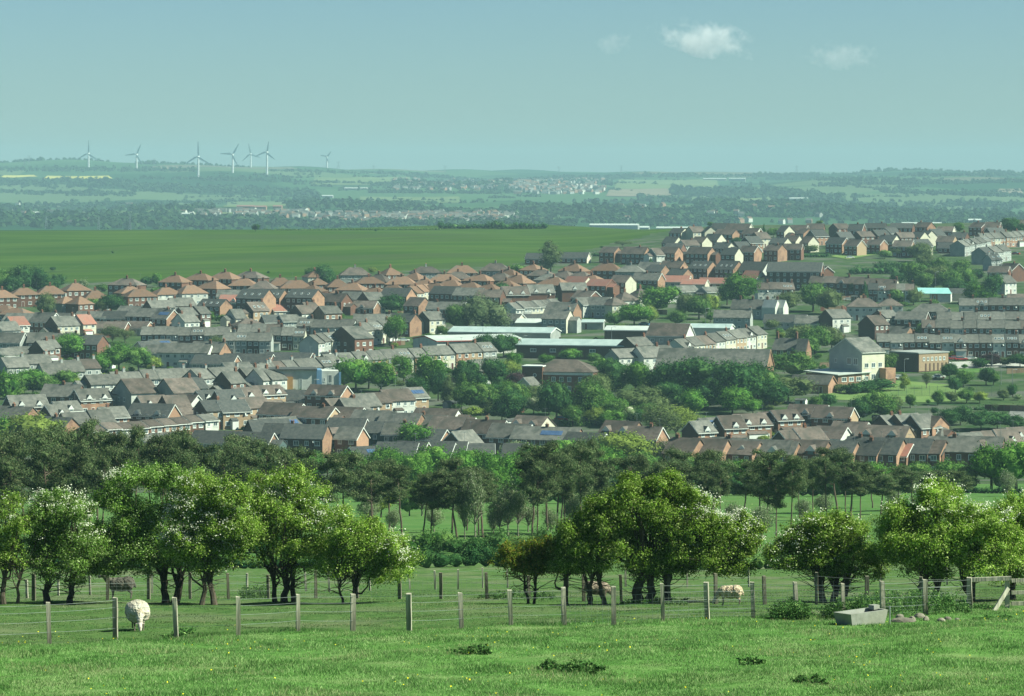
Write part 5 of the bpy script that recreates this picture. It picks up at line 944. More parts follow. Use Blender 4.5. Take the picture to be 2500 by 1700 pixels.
PL = [(15,1068,1330,120),(60,1052,1320,110),(110,1060,1335,100),(150,1046,1320,110),(200,1052,1325,90),(240,1048,1320,110),(290,1075,1330,90),(330,1060,1320,90),(20,1110,1345,120),(130,1110,1345,100),(180,1120,1345,90),(250,1105,1345,90),(300,1090,1345,70),
 (395,1075,1330,80),(430,1068,1318,96),(470,1082,1325,90),(510,1096,1330,90),(565,1078,1320,90),(610,1075,1320,100),(650,1092,1330,90),(690,1098,1320,90),(540,1110,1345,90),(736,1112,1320,76),(790,1112,1330,90),(830,1118,1320,80),(700,1130,1350,80),(450,1120,1345,90),(600,1125,1350,90),
 (912,1148,1318,90),(950,1128,1310,80),(985,1140,1325,70),(1032,1150,1312,66),(1052,1146,1314,60),(1102,1140,1318,84),(1116,1150,1312,60),(1140,1136,1310,84),(1180,1134,1318,96),(1168,1150,1320,50),
 (1300,1100,1318,80),(1312,1126,1314,50),(1338,1092,1316,96),(1358,1122,1312,60),(1368,1130,1312,50),(1378,1140,1312,40),(1390,1104,1308,90),(1420,1092,1312,90),(1460,1120,1310,90),(1540,1122,1312,90),(1580,1110,1305,90),(1620,1126,1312,80),(1440,1078,1318,80),
 (1660,1118,1300,80),(1700,1134,1306,80),(1742,1118,1262,90),(1760,1130,1290,60),(1722,1120,1300,70),(1815,1134,1290,90),(1855,1140,1285,80),(1870,1108,1302,96),(1895,1150,1322,66),(1930,1122,1320,80),(1952,1114,1262,66),(1985,1130,1264,60),(2018,1126,1280,66),(2045,1096,1256,96),(2078,1126,1272,84),(2065,1112,1258,60),(2100,1142,1262,60),
 (2150,1150,1252,90),(2190,1155,1245,80),(2230,1148,1248,80),(2270,1152,1245,80),(2300,1146,1242,80),(2340,1158,1245,70),(2130,1140,1240,70)]
for i, p in enumerate(PL): pine(i, *p)
for e in [(895,1120,1215,70,'round',B),(1010,1112,1210,80,'round',B),(1215,1130,1222,80,'round',B),(1275,1105,1205,80,'round',B),(1480,1085,1190,100,'round',B),(1560,1100,1190,90,'round',M_),(1650,1120,1195,70,'round',O_),(1790,1120,1200,80,'round',B),(1840,1135,1205,60,'round',M_),(1960,1140,1205,60,'round',O_),(2035,1135,1205,70,'round',B),(2090,1140,1205,60,'round',M_),(2140,1128,1205,80,'round',B),(560,1100,1190,80,'round',O_),(330,1080,1180,80,'round',M_),(700,1098,1190,80,'round',B),
 (1330,1090,1190,70,'round',L_),(1140,1095,1185,80,'round',B),(965,1088,1170,90,'round',B),(1410,1085,1180,70,'round',B),(870,1092,1170,70,'round',M_),(740,1085,1160,80,'round',B),(1730,1118,1190,60,'round',B),(1875,1118,1190,60,'round',B),(2010,1122,1190,60,'round',B),(480,1075,1160,70,'round',M_),(250,1060,1160,70,'round',O_),
 (930,1185,1262,60,'round',L_),(1000,1195,1262,50,'round',M_),(1245,1190,1262,60,'round',M_)]:
    town_tree(*e, group='broadleaved trees in the belt below the town', lo=400, maxd=700)
# small pale hawthorns and thickets amongst the pines
for e in [(1160,1150,1318,60),(1135,1195,1316,40),(1240,1170,1310,66),(1265,1180,1310,50),(1220,1200,1312,60),(900,1195,1300,60),(2460,1150,1212,50),(1030,1190,1260,60),(1400,1200,1300,60),(1860,1230,1318,66),(1630,1190,1300,60),(1120,1225,1262,30),(960,1240,1300,44),(1060,1230,1300,50),(1205,1240,1308,44),(1290,1225,1300,50),(1345,1240,1305,44),(1440,1235,1300,50),(1700,1215,1296,50),(1790,1220,1290,50),(1960,1215,1275,44),(2010,1205,1262,50),(2180,1180,1245,50)]:
    town_tree(e[0], e[1], e[2], e[3], 'sparse', W_, group='pale blossoming trees among the pines', lo=300, maxd=600, noun='small tree')
HG = 'hedges and thickets of the near fields'
hedge(1000, 1330, 1388, 54, 1.3, D_, 'long trimmed dark hedge across the far edge of the paddock', size=0.13, dens=60, lo=200, hi=330, group=HG, row1=1384)
hedge(1000, 1090, 1350, 56, 3, M_, 'rough green thicket left above the trimmed hedge', size=0.16, lo=250, hi=360, name='thicket', wob=.6, group=HG, cat='thicket')
hedge(1110, 1330, 1352, 66, 3, 'nettle', 'dark bramble thicket above the trimmed hedge under the pines', size=0.16, lo=250, hi=360, name='thicket', wob=.6, group=HG, cat='thicket')
hedge(880, 1120, 1225, 50, 4, L_, 'sunlit yellow-green hedge behind the slender pines', size=0.2, lo=420, hi=640, wob=.5, group=HG)
hedge(1120, 1480, 1228, 56, 4, M_, 'mid green hedge at the back of the field behind the pines', size=0.2, lo=420, hi=640, wob=.5, group=HG)
hedge(1480, 2100, 1212, 46, 4, D_, 'dark hedge at the back of the right-hand field', size=0.22, lo=430, hi=660, wob=.6, group=HG)
hedge(2090, 2520, 1206, 16, 3, D_, 'low dark hedge on the crest of the right-hand field', size=0.2, lo=430, hi=680, wob=.5, group=HG)
hedge(1640, 2020, 1392, 34, 2, M_, 'scrubby hedge between the big hawthorn and the middle one', size=0.13, dens=60, lo=180, hi=330, wob=.6, group=HG)
hedge(2020, 2520, 1372, 40, 2, D_, 'dark hedge behind the right-hand hawthorns', size=0.13, dens=60, lo=180, hi=330, wob=.5, group=HG)
hedge(-40, 1000, 1388, 30, 1.6, D_, 'dark hedge behind the left-hand hawthorns', size=0.14, dens=50, lo=200, hi=330, wob=.6, group=HG)
hedge(-40, 900, 1350, 50, 4, D_, 'tangled thicket at the feet of the left-hand pines', size=0.2, lo=250, hi=400, name='thicket', wob=.5, group=HG, cat='thicket')
# on the big field
for e in [(624,546,566,20,'round',D_),(918,560,566,8,'bush',D_),(275,612,618,7,'bush',D_),(655,661,668,8,'bush',D_),(128,650,662,16,'bush',D_)]: town_tree(*e, group='bushes on the big field', lo=1500, maxd=2300)
hedge(1075, 1330, 558, 17, 16, D_, 'dark bramble thicket on the brow of the big field', size=0.9, dens=60, lo=1900, hi=2290, name='thicket', wob=.5, cat='thicket')
hedge(640, 1075, 561, 3.5, 3, M_, 'thin line of scrub along the brow of the big field', size=0.6, dens=60, lo=1900, hi=2290, name='thicket', wob=.6, cat='thicket')
# ---------------------------------------------------------------- hawthorns by the paddock fence
hawthorn('hawthorn_tree', 'hawthorn with yellow-green crown cut by the left picture edge', 131, [(10, .10, .1), (36, .06, .2)], [(5,1160,50,40),(30,1200,40,45),(-20,1240,60,45),(35,1265,30,35),(-60,1190,60,60)], 9000, 'haw_leaf', [(30,1180,30,40,14)], 1, base=1362)
hawthorn('hawthorn_tree', 'round hawthorn with fresh blossom, second from the left, two trunks', 132, [(108, .13, -.05), (158, .12, .15)], [(130,1150,50,30),(95,1185,38,38),(165,1185,45,40),(110,1240,45,42),(185,1240,48,42),(215,1270,28,32),(90,1290,25,22),(160,1290,45,28)], 24000, 'haw_leaf_deep', [(130,1140,60,30,110),(190,1190,35,35,34),(90,1180,30,40,20)], 2)
hawthorn('hawthorn_tree', 'tallest dark-hearted hawthorn right behind the grey sheep', 134, [(376, .14, -.12), (392, .15, .05)], [(222,1235,34,42),(240,1285,34,26),(290,1095,58,32),(350,1100,70,35),(420,1100,50,32),(265,1150,38,42),(330,1165,60,45),(300,1220,60,48),(380,1220,60,50),(260,1240,35,42),(330,1280,50,30),(395,1275,40,30)], 42000, 'haw_leaf_deep', [(260,1075,28,16,18),(400,1170,60,50,60)], 3, twigs=34)
hawthorn('hawthorn_tree', 'hawthorn thick with cream blossom in the middle of the left group', 130, [(455, .09, .1), (487, .11, -.05)], [(460,1120,50,38),(520,1140,45,45),(440,1180,60,48),(505,1205,55,50),(440,1245,55,42),(500,1265,50,36),(545,1230,30,48)], 30000, 'haw_leaf', [(440,1170,70,60,190),(500,1200,60,60,90),(430,1240,50,40,40)], 4, twigs=34)
hawthorn('hawthorn_tree', 'open twiggy hawthorn with many slanting trunks left of the leaning one', 132, [(625, .09, -.15), (645, .13, .02), (668, .10, .22)], [(640,1100,60,38),(580,1150,40,45),(700,1130,45,45),(630,1180,62,45),(700,1200,48,50),(590,1230,42,42),(660,1250,55,40),(720,1250,30,38),(748,1195,34,48),(752,1262,32,34)], 26000, 'haw_leaf', [(720,1175,35,25,50),(620,1150,60,60,60)], 5, nb=160, twigs=60)
hawthorn('hawthorn_tree', 'hawthorn leaning right with white blossom at its right tip', 130, [(802, .10, .12), (780, .05, -.35)], [(765,1190,32,42),(800,1215,40,45),(840,1225,40,38),(800,1265,48,35),(860,1260,42,32),(900,1262,30,24),(845,1295,45,18)], 23000, 'haw_leaf', [(905,1255,28,24,90),(870,1235,25,25,20),(780,1200,30,30,14)], 6)
hawthorn('hawthorn_tree', 'low spreading hawthorn with orange-tinged leaves left of the biggest one', 128, [(1200, .05, -.1), (1210, .05, .1)], [(1185,1262,42,22),(1235,1255,40,22),(1210,1285,48,16),(1270,1240,28,22),(1150,1258,22,14)], 10000, 'haw_warm', (), 7, base=1352)
hawthorn('hawthorn_tree', 'biggest hawthorn, broad domed crown white with blossom on its right', 127, [(1283, .10, -.05), (1335, .08, .1), (1372, .09, -.1), (1448, .20, 0.02), (1470, .16, .05), (1512, .12, .1)],
  [(1305,1215,36,30),(1345,1180,34,28),(1480,1130,70,34),(1420,1155,70,38),(1545,1160,62,42),(1370,1200,62,42),(1460,1205,80,50),(1545,1215,70,50),(1620,1215,58,38),(1680,1210,36,30),(1320,1240,52,38),(1400,1260,75,42),(1490,1275,80,40),(1570,1265,72,42),(1640,1262,56,36),(1300,1275,36,28),(1440,1105,30,16),(1510,1100,28,14),(1690,1250,24,26)], 88000, 'haw_leaf',
  [(1660,1185,55,25,120),(1600,1160,45,35,110),(1690,1225,28,30,90),(1590,1240,60,30,80)], 8, twigs=80, nb=120)
hawthorn('hawthorn_tree', 'middle-sized twiggy hawthorn between the biggest and the right-hand one', 126, [(1872, .12, -.15), (1890, .13, .05), (1912, .10, .25)], [(1880,1195,55,24),(1830,1215,42,32),(1930,1215,48,32),(1800,1255,38,30),(1860,1260,55,38),(1935,1260,55,38),(1985,1275,26,26),(1760,1262,20,16)], 26000, 'haw_leaf', [(1850,1225,90,50,80),(1760,1255,14,10,10)], 9, twigs=90, nb=120)
hawthorn('hawthorn_tree', 'tall bushy hawthorn at the right, beside the wooden hurdle', 124, [(2102, .13, .02), (2118, .12, .1), (2200, .12, -.1)], [(2130,1130,45,28),(2090,1165,55,35),(2170,1170,58,38),(2060,1215,48,38),(2130,1225,65,45),(2210,1225,60,45),(2070,1270,52,38),(2150,1275,65,36),(2230,1270,55,36),(2030,1180,22,22),(2260,1190,36,30),(2010,1245,26,34),(2280,1250,36,40)], 48000, 'haw_leaf', [(2100,1150,80,50,80),(2240,1170,50,40,60)], 10, twigs=60, nb=60)
hawthorn('hawthorn_tree', 'hawthorn cut by the right picture edge behind the rails', 126, [(2300, .12, .05), (2345, .1, .05)], [(2300,1165,45,35),(2340,1200,60,45),(2290,1225,45,42),(2330,1265,60,36),(2280,1280,36,26)], 18000, 'haw_leaf', [(2300,1160,30,30,24)], 11)

# ---------------------------------------------------------------- fences
def fence(name, label, posts, H, wires, pmat_='weathered_wood', D0=None, w_=0.125, net=None, bury=0.3):
    """posts: (x, top row, base row) in 2324-wide photograph coordinates"""
    pts = []
    for (x, yt, yb) in posts:
        X, D, Z = solve(x * KS, yb * KS, 0, 62, 240) if D0 is None else (xat(x * KS, D0), D0, gz(xat(x * KS, D0), D0)); h = (yb - yt) * KS / F * D; pts.append((X, D, Z, h))
    o = empty(name, (pts[0][0], pts[0][1], pts[0][2])); ox, oy, oz = pts[0][:3]; tops = []; r_ = random.Random(len(posts))
    for i, (X, D, Z, h) in enumerate(pts):
        mb = MB(); lx, ly = r_.uniform(-.07, .01), r_.uniform(-.04, .04); a = w_ * r_.uniform(.85, 1.15) / 2
        n = 5; ring = []
        for k in range(n):
            t = k / (n - 1); z = -bury + (h + bury) * t; j = [r_.uniform(-.006, .006) for _ in range(8)]
            ring.append([(lx * t - a + j[0], ly * t - a + j[1], z), (lx * t + a + j[2], ly * t - a + j[3], z), (lx * t + a + j[4], ly * t + a + j[5], z + (r_.uniform(-.01, .03) if k == n - 1 else 0)), (lx * t - a + j[6], ly * t + a + j[7], z + (.02 if k == n - 1 else 0))])
        v = [p for q in ring for p in q]; f = [[k * 4 + s, k * 4 + (s + 1) % 4, (k + 1) * 4 + (s + 1) % 4, (k + 1) * 4 + s] for k in range(n - 1) for s in range(4)] + [[3, 2, 1, 0], [(n - 1) * 4 + s for s in range(4)]]
        mb.add(v, f); p = part(o, 'post', mb, [pmat_], (X - ox, D - oy, Z - oz), (0, 0, r_.uniform(-.3, .3))); tops.append((X - ox, D - oy, Z - oz, h, lx, ly))
    for wz in wires:
        mb = MB()
        for i in range(len(tops) - 1):
            a, b = tops[i], tops[i + 1]; pp = []
            for k in range(5):
                t = k / 4; pp.append((a[0] + (b[0] - a[0]) * t + a[4] * wz * (1 - t) + b[4] * wz * t, a[1] + (b[1] - a[1]) * t - w_ / 2 - .01, a[2] + a[3] * wz + (b[2] + b[3] * wz - a[2] - a[3] * wz) * t - 0.015 * math.sin(math.pi * t)))
            mb.tube(pp, [0.0045] * 5, 4)
        part(o, 'wire', mb, ['wire'])
    if net:
        i0, i1 = net; mb = MB()
        for i in range(i0, i1):
            a, b = tops[i], tops[i + 1]; n = 9
            for k in range(n): t = k / n; p = (a[0] + (b[0] - a[0]) * t, a[1] + (b[1] - a[1]) * t - w_ / 2 - .012, a[2] + (b[2] - a[2]) * t); h = a[3] * .74; mb.tube([(p[0], p[1], p[2] + .03), (p[0], p[1], p[2] + h)], [.0028, .0028], 3)
            for q in (.1, .18, .27, .38, .5, .62): mb.tube([(a[0], a[1] - w_ / 2 - .012, a[2] + a[3] * q), (b[0], b[1] - w_ / 2 - .012, b[2] + b[3] * q)], [.0028, .0028], 3)
        part(o, 'wire_netting', mb, ['wire'])
    return tag(o, label, 'fence')
fence('fence', 'nearest post and wire fence running across the grass', [(-300,1384,1482),(-165,1378,1476),(-30,1372,1470),(113,1368,1463),(262,1357,1455),(401,1357,1449),(541,1355,1444),(677,1350,1433),(801,1349,1434),(929,1348,1434),(1049,1346,1428),(1161,1340,1419),(1281,1335,1420),(1393,1333,1420),(1506,1325,1411),(1606,1323,1406),(1710,1322,1404),(1809,1322,1403),(1915,1325,1402),(2005,1320,1400),(2101,1316,1396),(2204,1312,1390)], 1.1, (.30, .55, .78, .95), net=(12, 21))
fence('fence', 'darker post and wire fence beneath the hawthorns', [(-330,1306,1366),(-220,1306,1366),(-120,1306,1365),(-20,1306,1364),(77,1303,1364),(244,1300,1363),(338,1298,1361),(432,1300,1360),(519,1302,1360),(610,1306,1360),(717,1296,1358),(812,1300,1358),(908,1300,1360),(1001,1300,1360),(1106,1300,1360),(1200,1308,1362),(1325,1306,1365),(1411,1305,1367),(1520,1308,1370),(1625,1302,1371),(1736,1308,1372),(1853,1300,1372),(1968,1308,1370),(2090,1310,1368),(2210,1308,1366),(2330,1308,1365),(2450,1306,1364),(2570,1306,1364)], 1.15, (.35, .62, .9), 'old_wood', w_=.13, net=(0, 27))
fence('fence', 'thin far post fence crossing the paddock', [(-20,1318,1362),(62,1316,1358),(133,1312,1352),(205,1308,1350),(345,1305,1346),(430,1303,1345),(560,1302,1343),(695,1300,1342),(748,1300,1342),(840,1300,1341),(931,1299,1340),(988,1296,1338),(1040,1293,1337),(1096,1289,1335),(1153,1293,1334),(1290,1290,1333),(1420,1290,1333),(1560,1290,1333),(1700,1290,1332),(1850,1288,1330),(2000,1288,1330),(2150,1286,1328),(2330,1285,1326)], 1.1, (.5, .9), w_=.10)
for i, (x, yb, h) in enumerate([(1010,1216,26),(1204,1218,26),(1226,1216,24),(1785,1264,18),(2105,1098,10),(2150,1100,10),(2198,1100,10)]): pass
# ---------------------------------------------------------------- hurdle, rails and leaning board
def near(x, y, lo=62, hi=240): return solve(x * KS, y * KS, 0, lo, hi)
X, D, Z = near(2200, 1384); t = empty('wooden_hurdle', (X, D, Z)); s = D / F * KS; W = 86 * s
for x in (0, W): mb = MB(); mb.obox((x, 0, -.3), (x, 0, (68 if x else 66) * s), .15, .13); part(t, 'post', mb, ['pale_wood'])
mb = MB(); mb.obox((-.08, -.09, 68 * s), (W + .12, -.09, 72 * s), .11, .13); part(t, 'top_rail', mb, ['pale_wood'])
for z in (.42, .75): mb = MB(); mb.tube([(0, -.07, z), (W / 2, -.07, z - .01), (W, -.07, z + .02)], [.005] * 3, 4); part(t, 'wire', mb, ['wire'])
tag(t, 'squared wooden hurdle frame with a pale top rail at the right', 'hurdle')
X2, D2, Z2 = X + W + .12, D - .02, Z; t = empty('rail_fence', (X2, D2, Z2))
for z in (.22, .58, .98): mb = MB(); mb.obox((0, -.1, z), (2.3, .1, z + .02), .05, .12); part(t, 'rail', mb, ['pale_wood'])
mb = MB(); mb.obox((2.0, .1, -.3), (2.0, .1, 1.15), .13, .12); part(t, 'post', mb, ['pale_wood']); tag(t, 'three weathered rails running off the right picture edge', 'fence')
mb = MB(); mb.obox((0, 0, -.05), (.55, .35, .72), .05, .15); X3, D3, Z3 = near(2250, 1386); o = link('leaning_board', mb.mesh('leaning_board', ['pale_wood']), loc=(X3, D3 - .4, gz(X3, D3 - .4))); tag(o, 'weathered board leaning against the hurdle post', 'board')
mb = MB(); mb.obox((0, 0, 0), (.62, .2, .55), .035, .05); o = link('stick', mb.mesh('stick', ['old_wood']), loc=(near(1895, 1372)[0], 106, gz(near(1895, 1372)[0], 106))); tag(o, 'grey stick propped beside the trough fence posts', 'stick')
# ---------------------------------------------------------------- trough
X, D, Z = near(1954, 1417); t = empty('water_trough', (X, D, Z), R(42)); L, Wd, H = 1.56, .66, .37; mb = MB()
def fr(z, i): k = .86 + .14 * z / H; return [(-L / 2 * k + i, -Wd / 2 * k + i, z), (L / 2 * k - i, -Wd / 2 * k + i, z), (L / 2 * k - i, Wd / 2 * k - i, z), (-L / 2 * k + i, Wd / 2 * k - i, z)]
v = fr(-.1, 0) + fr(H, 0) + fr(H, .07) + fr(.12, .07); f = []
for a in (0, 4, 8):
    for s in range(4): f.append([a + s, a + (s + 1) % 4, a + 4 + (s + 1) % 4, a + 4 + s])
f += [[3, 2, 1, 0], [12, 13, 14, 15]]; mb.add(v, f); part(t, 'basin', mb, ['concrete']); mb = MB(); mb.add([(-L / 2 + .1, -Wd / 2 + .1, .26), (L / 2 - .1, -Wd / 2 + .1, .26), (L / 2 - .1, Wd / 2 - .1, .26), (-L / 2 + .1, Wd / 2 - .1, .26)], [[0, 1, 2, 3]]); part(t, 'water', mb, ['glass'])
mb = MB(); mb.box(-.12, -.10, 0, .12, .10, .12); part(t, 'valve_box', mb, ['concrete'], (L / 2 - .12, .1, H - .02)); mb = MB(); mb.tube([(0, 0, .1), (0, 0, -.45)], [.02, .02], 6); part(t, 'pipe', mb, ['wire'], (L / 2 + .02, -Wd / 2 - .03, H)); tag(t, 'pale concrete water trough beside the fence post', 'trough')
# stones
for i, (x, y, w_, h, lb) in enumerate([(2048,1413,58,10,'flat slab of stone lying right of the trough'),(2042,1404,26,12,'rounded stone behind the flat slab'),(2070,1411,22,16,'upright lump of stone between slab and pair'),(2086,1404,30,15,'largest pale stone right of the trough'),(2102,1409,16,10,'small stone touching the largest pale stone'),(2136,1411,22,7,'flat stone left of the two farthest right'),(2150,1409,18,9,'small round stone, second from the right'),(2172,1410,16,7,'rightmost small stone by the nettles')]):
    X, D, Z = near(x, y); s = D / F * KS; r_ = np.random.default_rng(i); vv = ICOV * (1 + 0.18 * np.sin(ICOV[:, [0, 1, 2]] * 3.1 + i)) * [w_ * s / 2, w_ * s / 2.6, h * s * .75]; vv = np.round(vv / .03) * .03 * .5 + vv * .5
    tag(link('stone', mesh_np('stone', vv, ICOF.tolist(), ['stone']), loc=(X, D, Z + .03), rot=(0, 0, i)), lb, 'stone', 'stones by the trough')
# nettle patches and weeds
def weeds(name, label, x0, x1, y0, y1, hpx, n, size=.07, mat='nettle', cat='weeds', group='nettles and weeds'):
    r_ = np.random.default_rng(int(x0)); X0, D0, _ = near((x0 + x1) / 2, y1); s = D0 / F * KS; xa, xb = near(x0, y1)[0], near(x1, y1)[0]; D1 = near((x0 + x1) / 2, y0)[1] if y0 < y1 else D0 + .5
    k = max(6, n // 40); cxs = r_.uniform(xa, xb, k); cys = r_.uniform(D0, max(D1, D0 + .4), k); q = np.abs((cxs - (xa + xb) / 2) / ((xb - xa) / 2)); hh = hpx * s * (1 - .5 * q ** 2) * r_.uniform(.45, 1.05, k)
    t = r_.uniform(0, 1, (k, 40)) ** .7; lean = r_.normal(size=(k, 2)) * .12
    cen = np.stack([cxs[:, None] + lean[:, [0]] * t + r_.normal(size=(k, 40)) * .05, cys[:, None] + lean[:, [1]] * t + r_.normal(size=(k, 40)) * .05, ground(cxs, cys)[:, None] + hh[:, None] * t], -1).reshape(-1, 3)
    lv = leaves(cen, np.tile([.1, -.3, .6], (len(cen), 1)), size, r_, .8, .55); ox, oy, oz = X0, D0, gz(X0, D0)
    tag(link(name, mesh_np(name, lv - [ox, oy, oz], quads(len(cen)), [mat]), loc=(ox, oy, oz)), label, cat, group)
weeds('nettle_patch', 'broad dark nettle bed between the trough and the hurdle', 2012, 2225, 1378, 1397, 54, 16000)
weeds('nettle_patch', 'round dark nettle clump around a fence post left of the trough', 1762, 1842, 1400, 1410, 48, 7000)
weeds('nettle_patch', 'nettles growing over the left end of the trough', 1880, 2000, 1396, 1404, 46, 7000)
weeds('nettle_patch', 'dark weeds under the twiggy hawthorn on the left', 528, 608, 1356, 1360, 34, 2400)
weeds('nettle_patch', 'low dark weeds at the foot of the biggest hawthorn', 1405, 1560, 1366, 1372, 14, 2600)
weeds('nettle_patch', 'dark scrub in front of the orange-tinged hawthorn', 1085, 1260, 1356, 1362, 20, 2600)
weeds('nettle_patch', 'thin nettles near the hurdle post', 2225, 2260, 1378, 1386, 14, 700)
weeds('dock_plant', 'dark dock clump in the grass below the middle posts', 1048, 1108, 1480, 1488, 22, 600, .09)
weeds('dock_plant', 'dark dock clump left of the larger one near the bottom', 1220, 1262, 1516, 1524, 24, 600, .10)
weeds('dock_plant', 'largest dark dock clump near the bottom middle', 1262, 1362, 1520, 1532, 28, 1000, .09)
weeds('dock_plant', 'dark dock clump right of centre in the near grass', 1684, 1732, 1503, 1512, 22, 420, .09)
weeds('dock_plant', 'faint dark weed near the bottom, right of centre', 1806, 1862, 1544, 1552, 14, 400, .09)
weeds('dock_plant', 'leafy weed at the foot of the third near post', 376, 432, 1440, 1448, 16, 600, .09)
weeds('dock_plant', 'grass tuft at the far right of the near grass', 2200, 2324, 1402, 1408, 8, 900, .09, 'grass_rank')

# ---------------------------------------------------------------- grass
def blades(name, n, y0, y1, h, wd, mat, dens_pow=1.0, margin=1.32, wmul=1.0, label=None, fn=None, patch=.5):
    r_ = np.random.default_rng(n); Y = y0 + (y1 - y0) * r_.uniform(0, 1, n) ** dens_pow; X = (r_.uniform(-1, 1, n) * 1250 * margin) / F * Y
    if fn is not None: k = fn(X, Y); X, Y = X[k], Y[k]; n = len(X)
    pn = np.sin(X * 1.3 + Y * .7) + np.sin(X * .55 - Y * 1.1 + 2) + np.sin(X * 2.9 + 1) * np.sin(Y * 2.1)
    hh = h * r_.uniform(.45, 1.25, n) * (1 + patch * .42 * pn); Z = ground(X, Y) - .01
    a = r_.uniform(0, np.pi, n); dx, dy = np.cos(a) * wd * wmul / 2, np.sin(a) * wd * wmul / 2; lx, ly = r_.normal(size=(2, n)) * .45 * hh
    v = np.stack([np.stack([X - dx, Y - dy, Z], -1), np.stack([X + dx, Y + dy, Z], -1), np.stack([X + lx, Y + ly, Z + hh], -1)], 1).reshape(-1, 3)
    return tag(link(name, mesh_np(name, v, np.arange(n * 3, dtype=np.int32).reshape(-1, 3), [mat])), label, 'grass', kind='stuff')
pxx = lambda X, Y: 1250 + F * X / Y
blades('pasture_grass', 720000, 56, 112, .062, .018, 'grass_blade', 1.25, fn=lambda X, Y: Y < fence_y(pxx(X, Y)) + .4, label='thick sunlit grass of the near pasture')
blades('paddock_grass', 310000, 84, 175, .035, .022, 'grass_short', 1.2, fn=lambda X, Y: Y > fence_y(pxx(X, Y)), label='short grazed grass of the paddock', wmul=1.2)
def strip(X, Y): d = Y - fence_y(pxx(X, Y)); return (np.abs(d + .2) < .5 + .3 * np.sin(X * 1.7) + .25 * np.sin(X * .6))
blades('rank_grass', 150000, 82, 114, .13, .02, 'grass_rank', 1.0, fn=strip, label='longer dark grass along the nearest fence')
def dryp(X, Y): return (np.sin(X * .7 + 2 + np.sin(Y * .5) * 2) + np.sin(Y * .8 + X * .2 + 1) + np.sin(X * 1.7 + Y * .6)) > 1.0
blades('dry_grass', 90000, 58, 112, .10, .014, 'grass_dry', 1.1, fn=lambda X, Y: dryp(X, Y) & (Y < fence_y(pxx(X, Y)) + 1), label='pale dry stalks scattered through the near pasture')
blades('dry_grass', 60000, 100, 190, .05, .02, 'grass_dry', 1.1, fn=lambda X, Y: dryp(X * .6, Y * .4), label='pale worn patches of stalks in the paddock')
def tufts(X, Y): return (np.sin(X * .9 + np.sin(Y * .7) * 2) + np.sin(Y * .55 + X * .3) + np.sin(X * 2.3 - Y * .9) * .6) > 1.35
blades('rank_grass', 170000, 58, 104, .11, .02, 'grass_rank', 1.1, fn=lambda X, Y: tufts(X, Y) & (Y < fence_y(pxx(X, Y))), label='darker grass tufts in the near pasture')
r_ = np.random.default_rng(5); n = 420; Y = r_.uniform(60, 98, n); X = r_.uniform(-1, 1, n) * .165 * Y; k = (np.sin(X * .8 + 1) + np.sin(Y * .4 + X * .2)) > -.3; X, Y = X[k], Y[k]
cen = np.stack([X, Y, ground(X, Y) + .085], -1); lv = leaves(cen, np.tile([0, -.5, .9], (len(cen), 1)), .036, r_, .5, 1.0)
tag(link('dandelion_flowers', mesh_np('dandelion_flowers', lv, quads(len(cen)), ['dandelion'])), 'yellow dandelion flowers dotted in the near grass', 'flowers', kind='stuff')

# ---------------------------------------------------------------- sheep
def remeshed(name, shapes, voxel, mats, paint, wool=None, seed=0):
    """shapes: (centre, radii, euler) ellipsoids fused into one continuous skin"""
    vs_ = []; fs = []; o = 0
    for c, rr_, e in shapes:
        m = np.array(Euler([R(a) for a in e]).to_matrix()); v = (ICOV * rr_) @ m.T + c; vs_.append(v); fs += (ICOF + o).tolist(); o += len(v)
    me = mesh_np('tmp', np.concatenate(vs_), fs, mats); ob = bpy.data.objects.new('tmp', me); C.objects.link(ob)
    md = ob.modifiers.new('r', 'REMESH'); md.mode = 'VOXEL'; md.voxel_size = voxel; ms = ob.modifiers.new('s', 'SMOOTH'); ms.iterations = 3
    ev = ob.evaluated_get(bpy.context.evaluated_depsgraph_get()); m2 = bpy.data.meshes.new_from_object(ev); bpy.data.objects.remove(ob); m2.name = name
    n = len(m2.vertices); co = np.empty(n * 3); m2.vertices.foreach_get('co', co); co = co.reshape(-1, 3); no = np.array([v.normal[:] for v in m2.vertices])
    wmask = wool(co); f1 = np.sin(co[:, 0] * 47 + seed) * np.sin(co[:, 1] * 43) * np.sin(co[:, 2] * 51) + .6 * np.sin(co[:, 0] * 95 + co[:, 2] * 60) * np.sin(co[:, 1] * 88 + 1)
    co += no * (f1 * .016 * wmask)[:, None]; m2.vertices.foreach_set('co', co.ravel()); m2.materials.clear()
    for m in mats: m2.materials.append(MAT[m])
    ctr = np.array([p.center[:] for p in m2.polygons]); m2.polygons.foreach_set('material_index', paint(ctr).astype(np.int32)); m2.polygons.foreach_set('use_smooth', [True] * len(m2.polygons)); return m2
def chain(a, b, r0, r1, n=6):
    a = np.array(a); b = np.array(b); return [((a + (b - a) * t).tolist(), [r0 + (r1 - r0) * t] * 3, (0, 0, 0)) for t in np.linspace(0, 1, n)]
